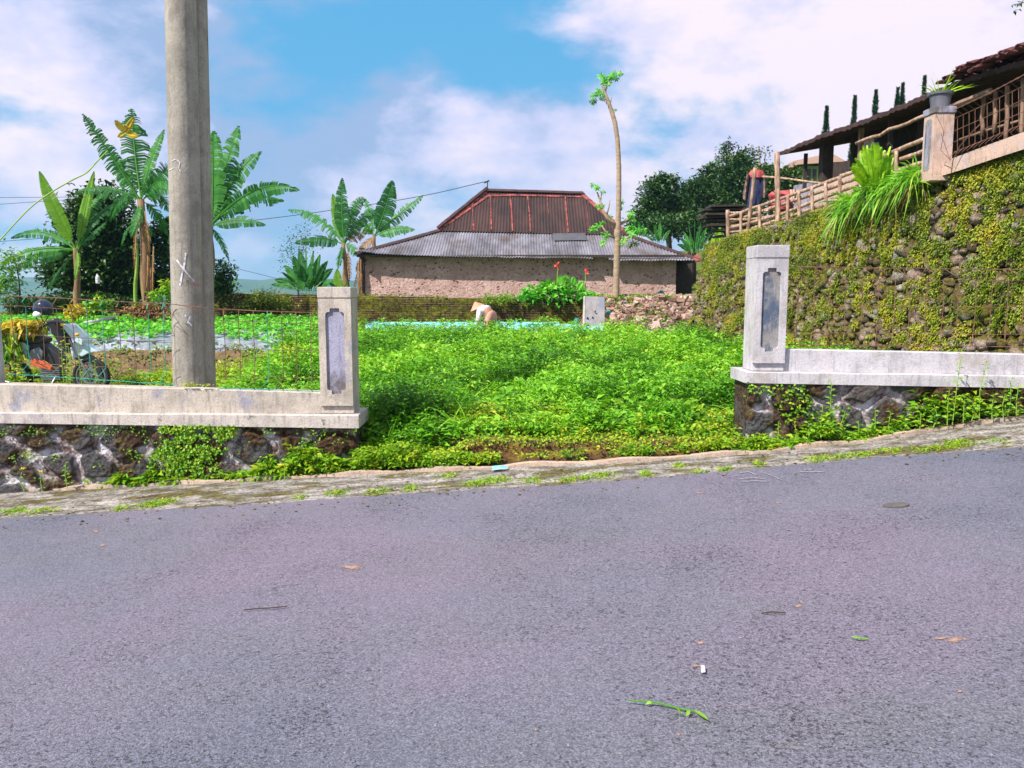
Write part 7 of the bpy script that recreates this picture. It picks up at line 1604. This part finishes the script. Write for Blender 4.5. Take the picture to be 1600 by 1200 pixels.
def wheel(cx, cy, name):
    c = Q(cx, cy); w_ = MB(); ty = []
    def ring(prof, n=36):
        vs = []; m_ = len(prof)
        for r_, y in prof:
            for k_ in range(n): a_ = 2 * math.pi * k_ / n; vs.append((c.x + r_ * math.cos(a_), c.y + y, c.z + r_ * math.sin(a_)))
        fs = [(i_ * n + k_, i_ * n + (k_ + 1) % n, ((i_ + 1) % m_) * n + (k_ + 1) % n, ((i_ + 1) % m_) * n + k_) for i_ in range(m_) for k_ in range(n)]
        return MB().add(vs, fs)
    wr = empty('wheel', c - world_loc(mk), None, None); wr.parent = mk; wr.name = 'wheel'
    ring([(0.235, -0.035), (0.265, -0.038), (0.288, -0.02), (0.292, 0), (0.288, 0.02), (0.265, 0.038), (0.235, 0.035)]).build('tyre', M['rubber'], wr, smooth=True)
    rm = ring([(0.215, -0.03), (0.237, -0.03), (0.237, 0.03), (0.215, 0.03)])
    for k_ in range(6):
        a_ = k_ * math.pi / 3 + 0.3; rm.tube([(c.x, c.y, c.z), (c.x + 0.22 * math.cos(a_), c.y, c.z + 0.22 * math.sin(a_))], 0.014, 6)
    rm.tube([(c.x, c.y - 0.06, c.z), (c.x, c.y + 0.06, c.z)], 0.045, 14); rm.build('rim', M['grey_metal'], wr)
    ring([(0.09, -0.05), (0.13, -0.05), (0.13, -0.046), (0.09, -0.046)]).build('brake_disc', M['grey_metal'], wr)
wheel(143, 588, 'wheel'); wheel(22, 590, 'wheel')
def panel(name, pts, w0, w1, mat, bev=0.012):
    mb = MB(); p3 = [Q(x, y, w0) for x, y in pts]; mb.ext(p3, (0, w1 - w0, 0)); return mb.build(name, mat, mk, bevel=bev)
panel('front_fairing', [(76, 500), (88, 497), (98, 503), (104, 516), (108, 532), (114, 546), (108, 552), (98, 542), (90, 526), (78, 514)], -0.09, 0.09, M['black_plastic'], 0.03)
panel('fairing_wing', [(104, 507), (110, 505), (124, 517), (137, 531), (136, 539), (124, 532), (112, 518)], -0.15, 0.15, white_p, 0.01)
panel('front_fender', [(113, 543), (124, 533), (138, 537), (156, 549), (143, 551), (132, 557), (128, 555), (118, 562)], -0.075, 0.075, white_p, 0.015)
panel('inner_fender', [(118, 560), (128, 552), (145, 556), (158, 570), (164, 590), (158, 590), (150, 572), (140, 563), (128, 565)], -0.05, 0.05, M['black_plastic'], 0.01)
panel('side_panel', [(50, 558), (57, 546), (70, 541), (76, 549), (74, 562), (60, 564)], -0.15, -0.10, grey_p, 0.012); panel('side_panel', [(50, 558), (57, 546), (70, 541), (76, 549), (74, 562), (60, 564)], 0.10, 0.15, grey_p, 0.012)
panel('engine_cover', [(58, 562), (63, 559), (76, 563), (90, 572), (89, 577), (75, 573), (60, 569)], -0.17, -0.12, orange_p, 0.008)
MB().grid([[Q(x, y, -0.1725) for x, y in ((66, 564), (72, 566), (78, 569), (85, 573))], [Q(x, y, -0.1725) for x, y in ((66, 565.4), (72, 567.4), (78, 570.4), (85, 574.2))]]).build('decal', M['black_plastic'], mk)
panel('rear_body', [(30, 538), (44, 533), (52, 540), (50, 556), (42, 552), (30, 546)], -0.13, 0.13, white_p, 0.015)
panel('seat', [(6, 527), (20, 521), (50, 523), (76, 528), (74, 535), (50, 536), (20, 534), (6, 533)], -0.13, 0.13, M['black_plastic'], 0.02)
panel('main_body', [(12, 534), (50, 535), (72, 534), (80, 540), (96, 552), (104, 564), (100, 572), (88, 572), (74, 562), (52, 556), (34, 552), (16, 544)], -0.09, 0.09, M['black_plastic'], 0.02)
panel('lower_trim', [(6, 576), (12, 575), (32, 583), (31, 587), (10, 581)], -0.16, -0.12, orange_p, 0.006)
mb = MB()
for k_ in range(6): mb.box(Q(84 + k_ * 0.4, 574 + k_ * 3.4), (0.30, 0.24, 0.018))
mb.box(Q(82, 584), (0.22, 0.18, 0.22)); mb.build('engine', M['grey_metal'], mk)
MB().tube([Q(95, 585, -0.1), Q(88, 600, -0.12), Q(60, 603, -0.14), Q(30, 598, -0.16), Q(2, 590, -0.17)], [0.02, 0.02, 0.025, 0.045, 0.045], 10).build('exhaust', M['grey_metal'], mk, smooth=True)
for dy in (-0.07, 0.07): MB().tube([Q(112, 530, dy), Q(143, 588, dy)], 0.018, 8).build('fork', M['grey_metal'], mk)
MB().tube([Q(88, 508, -0.33), Q(93, 503, -0.2), Q(98, 505, 0), Q(93, 503, 0.2), Q(88, 508, 0.33)], 0.014, 8).build('handlebar', M['black_plastic'], mk)
for dy in (-0.33, 0.33): MB().tube([Q(89, 507, dy), Q(83, 511, dy * 1.12)], 0.02, 8).build('grip', M['rubber'], mk)
for dy in (-0.28, 0.28):
    MB().tube([Q(90, 508, dy), Q(96, 512, dy * 1.05), Q(98, 519, dy * 1.1)], 0.007, 6).build('brake_lever', M['grey_metal'], mk)
for x, y in ((106, 507), (129, 522)): MB().ico(Q(x, y, -0.15), (0.035, 0.03, 0.022), 2).build('indicator', amber, mk, smooth=True)
MB().ico(Q(112, 512, 0), (0.07, 0.10, 0.07), 2).build('headlight', plain('lens', [(0.3, (0.5, 0.5, 0.55)), (0.7, (0.7, 0.7, 0.75))], 3, 0.1, 0), mk, smooth=True)
for dy in (-0.3,): 
    MB().tube([Q(90, 506, dy), Q(84, 496, dy - 0.02), Q(81, 489, dy)], 0.006, 6).build('mirror_arm', M['black_plastic'], mk); 
MB().tube([Q(50, 596, -0.08), Q(46, 616, -0.2)], 0.012, 6).build('side_stand', M['grey_metal'], mk)
MB().tube([Q(20, 560, -0.07), Q(22, 590, -0.09), Q(70, 588, -0.09)], 0.018, 8).build('swing_arm', M['black_plastic'], mk)
hl = empty('motorbike_helmet', Q(85, 496, -0.3), 'dark blue glossy helmet hung on the motorbike handlebar, with a white oval sticker', 'helmet')
o = MB(); V_, F_ = ICO[3]; vs = []
for v_ in V_:
    q = Vector(v_); s_ = 1.0
    if q.z < -0.55: q.z = -0.55 - (q.z + 0.55) * 0.15
    vs.append(Q(86, 483, -0.3) + Vector((q.x * 0.145, q.y * 0.125, q.z * 0.155)))
o.add(vs, F_).build('shell', plain('helmet_paint', [(0.3, (0.006, 0.014, 0.035)), (0.7, (0.01, 0.022, 0.05))], 3, 0.18, 0, spec=0.5, coat=0.3), hl, smooth=True)
MB().ico(Q(83, 489.5, -0.405), (0.075, 0.02, 0.05), 2, rot=Matrix.Rotation(-0.35, 3, 'Y')).build('sticker', plain('sticker_white', [(0.3, (0.6, 0.7, 0.7)), (0.7, (0.75, 0.82, 0.82))], 3, 0.3, 0), hl, smooth=True)
MB().tube([Q(76, 493, -0.33), Q(80, 500, -0.34), Q(88, 505, -0.33), Q(94, 495, -0.32)], 0.008, 5).build('chin_strap', M['black_plastic'], hl)
lb = empty('leaf_bundle', Q(40, 524, 0), 'bundle of yellow and green cassava leaves tied over the motorbike seat', 'leaves')
L = Leaves(); n = 300
B0 = np.array([tuple(Q(x, y, dy)) for x, y, dy in zip(rng.uniform(18, 68, n), rng.uniform(500, 516, n), rng.uniform(-0.25, 0.25, n))])
L.add(B0, rdir(n, -0.9, 0.3) + [-0.5, -0.5, -0.1], rng.uniform(0.12, 0.26, n), 0.05, np.clip(rng.normal(0.5, 0.3, n), 0, 1)); L.build('yellow_leaves', M['leaf_yellow'], lb)
L = Leaves(); n = 130; B0 = np.array([tuple(Q(x, y, dy)) for x, y, dy in zip(rng.uniform(6, 48, n), rng.uniform(508, 560, n), rng.uniform(-0.30, -0.1, n))]); L.add(B0, rdir(n, -1, 0.0) + [-0.1, -0.3, -0.6], rng.uniform(0.12, 0.24, n), 0.06, np.clip(rng.normal(0.5, 0.3, n), 0, 1)); L.build('green_leaves', M['leaf_side'], lb)
# bottle hanging in the dark tree, pipe by the bananas
tag(MB().lathe([(0, 0), (0.045, 0), (0.05, 0.02), (0.05, 0.16), (0.02, 0.21), (0.02, 0.24), (0, 0.24)], P(153, 443, 19.4), 14).build('plastic_bottle', M['white_paint'], smooth=False), 'white plastic bottle hanging in the dark tree', 'bottle')
tag(MB().tube([P(132, 506, 16.5), P(178, 497, 17.6)], 0.05, 10).build('pvc_pipe', M['conc_white'], smooth=True), 'pale pipe lying at the far edge of the crops left of the banana stems', 'pipe')
L = Leaves(); n = 900; B0 = np.array([tuple(P(x, y, 17.9)) for x, y in zip(rng.normal(232, 18, n), rng.normal(487, 4.5, n))]); L.add(B0, rdir(n, -0.4, 0.5), 0.14, 0.035, rng.random(n)); tag(L.build('leaf_litter', M['leaf_dry']), 'heap of dry banana leaf litter at the foot of the tall banana stem', 'leaf litter', kind='stuff')

# ================================================================== on the road
RZ = lambda px, py, h=0.0: Proad(px, py, 0.02 + h)
def rstroke(mb, pts, w, h=0.0): return stroke(mb, pts, w, lambda x, y: RZ(x, y, h), 6)
tw_ = empty('fallen_twig', RZ(1045, 1105), 'green twig with narrow leaves lying on the asphalt, lower right', 'twig')
m = MB(); m.tube([RZ(x, y, 0.008 + 0.004 * math.sin(x)) for x, y in ((981, 1094), (1000, 1096), (1020, 1097), (1040, 1101), (1060, 1107), (1078, 1110), (1092, 1112))], [0.0025, 0.003, 0.0035, 0.0035, 0.0035, 0.003, 0.0025], 6).build('stem', M['leaf_strap'], tw_)
def rleaf(a, c, w, mat='leaf_strap', lift=0.012):
    a, c = RZ(*a, lift), RZ(*c, 0.006); d = (c - a); s_ = d.cross(Vector((0, 0, 1))).normalized() * w; mds = [a, a.lerp(c, 0.3) + s_ + Vector((0, 0, .006)), a.lerp(c, 0.65) + s_ * 0.9 + Vector((0, 0, .006)), c, a.lerp(c, 0.65) - s_ * 0.9, a.lerp(c, 0.3) - s_, a.lerp(c, 0.5) + Vector((0, 0, 0.002))]
    return MB().add(mds, [(0, 1, 6), (1, 2, 6), (2, 3, 6), (3, 4, 6), (4, 5, 6), (5, 0, 6)], v=0.7).build('leaf', M[mat], tw_)
rleaf((1084, 1109), (1108, 1126), 0.013); rleaf((1056, 1106), (1067, 1118), 0.006); rleaf((1078, 1110), (1072, 1119), 0.006); rleaf((1020, 1097), (1008, 1101), 0.005)
tag(MB().add([RZ(1095, 1040, .004), RZ(1101, 1040, .012), RZ(1102, 1050, .01), RZ(1096, 1051, .003)], [(3, 2, 1, 0)]).build('paper_scrap', M['white_paint']), 'tiny white paper scrap on the asphalt above the green twig', 'paper')
m = MB(); m.tube([RZ(1331, 995, .006), RZ(1340, 997, .01), RZ(1356, 998, .005)], 0.003, 5, v=0.6); m.tube([RZ(1340, 997, .008), RZ(1336, 993, .008)], 0.002, 5, v=0.6); tag(m.build('grass_stalk', M['leaf_strap']), 'short bent green grass stalk on the asphalt at the right', 'stalk')
def twig(pts, label): tag(MB().tube([RZ(x, y, 0.005) for x, y in pts], 0.0035, 5).build('dry_twig', M['bark_dark']), label, 'twig', 'dry twigs on the road')
twig([(381, 953), (398, 951), (420, 950), (449, 947)], 'dark dry twig on the asphalt at the left, below the utility pole'); twig([(1190, 958), (1205, 956), (1228, 957)], 'brown dry twig on the asphalt above the paper scrap')
def clay_mat():
    t = NT('clay_stain'); c = t.ramp(t.noise(60, 4, 0.7), [(0.4, (0.22, 0.15, 0.13)), (0.6, (0.42, 0.24, 0.16))])
    b = t.n('ShaderNodeBsdfPrincipled'); t.l(c, b.inputs['Base Color']); b.inputs['Roughness'].default_value = 0.9
    tr = t.n('ShaderNodeBsdfTransparent'); m = t.n('ShaderNodeMixShader'); t.l(t.mr(t.math('ADD', t.noise(26, 6, 0.75), t.math('MULTIPLY', t.attr('e'), -0.30)), 0.26, 0.44), m.inputs[0]); t.l(tr.outputs[0], m.inputs[1]); t.l(b.outputs[0], m.inputs[2]); t.l(m.outputs[0], t.out.inputs['Surface']); return t.m
# dark oval cover and chalk marks belong to the road
o3 = RZ(1400, 789); el = [(o3.x + 0.085 * math.cos(a_), o3.y + 0.05 * math.sin(a_), float(rz(o3.x + 0.085 * math.cos(a_))) + 0.026) for a_ in np.linspace(0, 2 * math.pi, 28)[:-1]]
lid = MB().ext(el, (0, 0, -0.015)).build('flattened_lid', plain('dull_tin', [(0.3, (0.07, 0.065, 0.06)), (0.7, (0.13, 0.12, 0.11))], 12, 0.6), bevel=0.003); tag(lid, 'small round flattened dark lid lying on the asphalt at the right', 'lid')
for st_ in ([(1155, 738), (1170, 737), (1182, 742)], [(1155, 748), (1175, 746), (1196, 748)], [(1160, 752), (1180, 751), (1198, 752)], [(1190, 737), (1207, 743), (1222, 750)], [(1250, 737), (1288, 737)], [(1255, 733), (1270, 733)]):
    m = MB(); rstroke(m, st_, 0.8); m.build('chalk_mark', M['chalk'], road)
for (x, y, rx, ry) in ((1493, 999, 22, 6), (1470, 997, 14, 3), (1095, 1004, 8, 5), (1088, 1040, 12, 2.0), (1247, 947, 10, 3), (1060, 1148, 5, 3), (838, 1140, 4, 3), (1093, 770, 8, 1.6), (1215, 786, 8, 1.5), (1500, 1080, 5, 2), (550, 886, 22, 5), (150, 830, 8, 2), (160, 852, 6, 2)):
    pts = [RZ(x + rx * math.cos(a_) * (1 + 0.35 * mnoise.noise(Vector((math.cos(a_) * 2, math.sin(a_) * 2, x)))), y + ry * math.sin(a_) * (1 + 0.35 * mnoise.noise(Vector((math.cos(a_) * 2, math.sin(a_) * 2, y)))), -0.004) for a_ in np.linspace(0, 2 * math.pi, 22)[:-1]]
    MB().add([p + Vector((0, 0, 0)) for p in pts] + [RZ(x, y, -0.004)], [(i_, (i_ + 1) % 21, 21) for i_ in range(21)], e=[1.0] * 21 + [0.0]).build('clay_stain', M['clay_stain'] if 'clay_stain' in M else M.setdefault('clay_stain', clay_mat()), road)
# loose bits
mb = MB(); rr = random.Random(5)
for _ in range(420):
    x = rr.uniform(-6, 7); y = float(edgeY(x)) + rr.uniform(-0.35, 0.55); s_ = rr.uniform(0.004, 0.013); mb.ico((x, y, float(rz(x)) + 0.016), (s_ * 1.4, s_, s_ * 0.6), 1, 0.6, None, _, v=rr.random())
tag(mb.build('loose_gravel', M['cobble']), 'small loose stones and grit scattered along the edge of the asphalt', 'gravel', kind='stuff')
m = MB(); m.grid([[Proad(x, y, 0.01 + h) for x, y, h in ((768, 735, .01), (780, 733, .02), (793, 732, .01))], [Proad(x, y, 0.01 + h) for x, y, h in ((770, 728, .03), (782, 727, .04), (794, 728, .02))]]); tag(m.build('plastic_scrap', M['mulch_blue']), 'crumpled light blue plastic scrap lying at the foot of the mossy step', 'plastic')

# ================================================================== air between here and the far hills
hb = MB().box((0, 500, -5), (5200, 3900, 230)); hm_ = bpy.data.materials.new('air'); hm_.use_nodes = True; nt = hm_.node_tree; nt.nodes.clear()
v_ = nt.nodes.new('ShaderNodeVolumePrincipled'); v_.inputs['Color'].default_value = (0.45, 0.80, 1.0, 1); v_.inputs['Density'].default_value = 0.00042; v_.inputs['Anisotropy'].default_value = 0.2
oo = nt.nodes.new('ShaderNodeOutputMaterial'); nt.links.new(v_.outputs[0], oo.inputs['Volume'])
tag(hb.build('haze', hm_), kind='stuff')
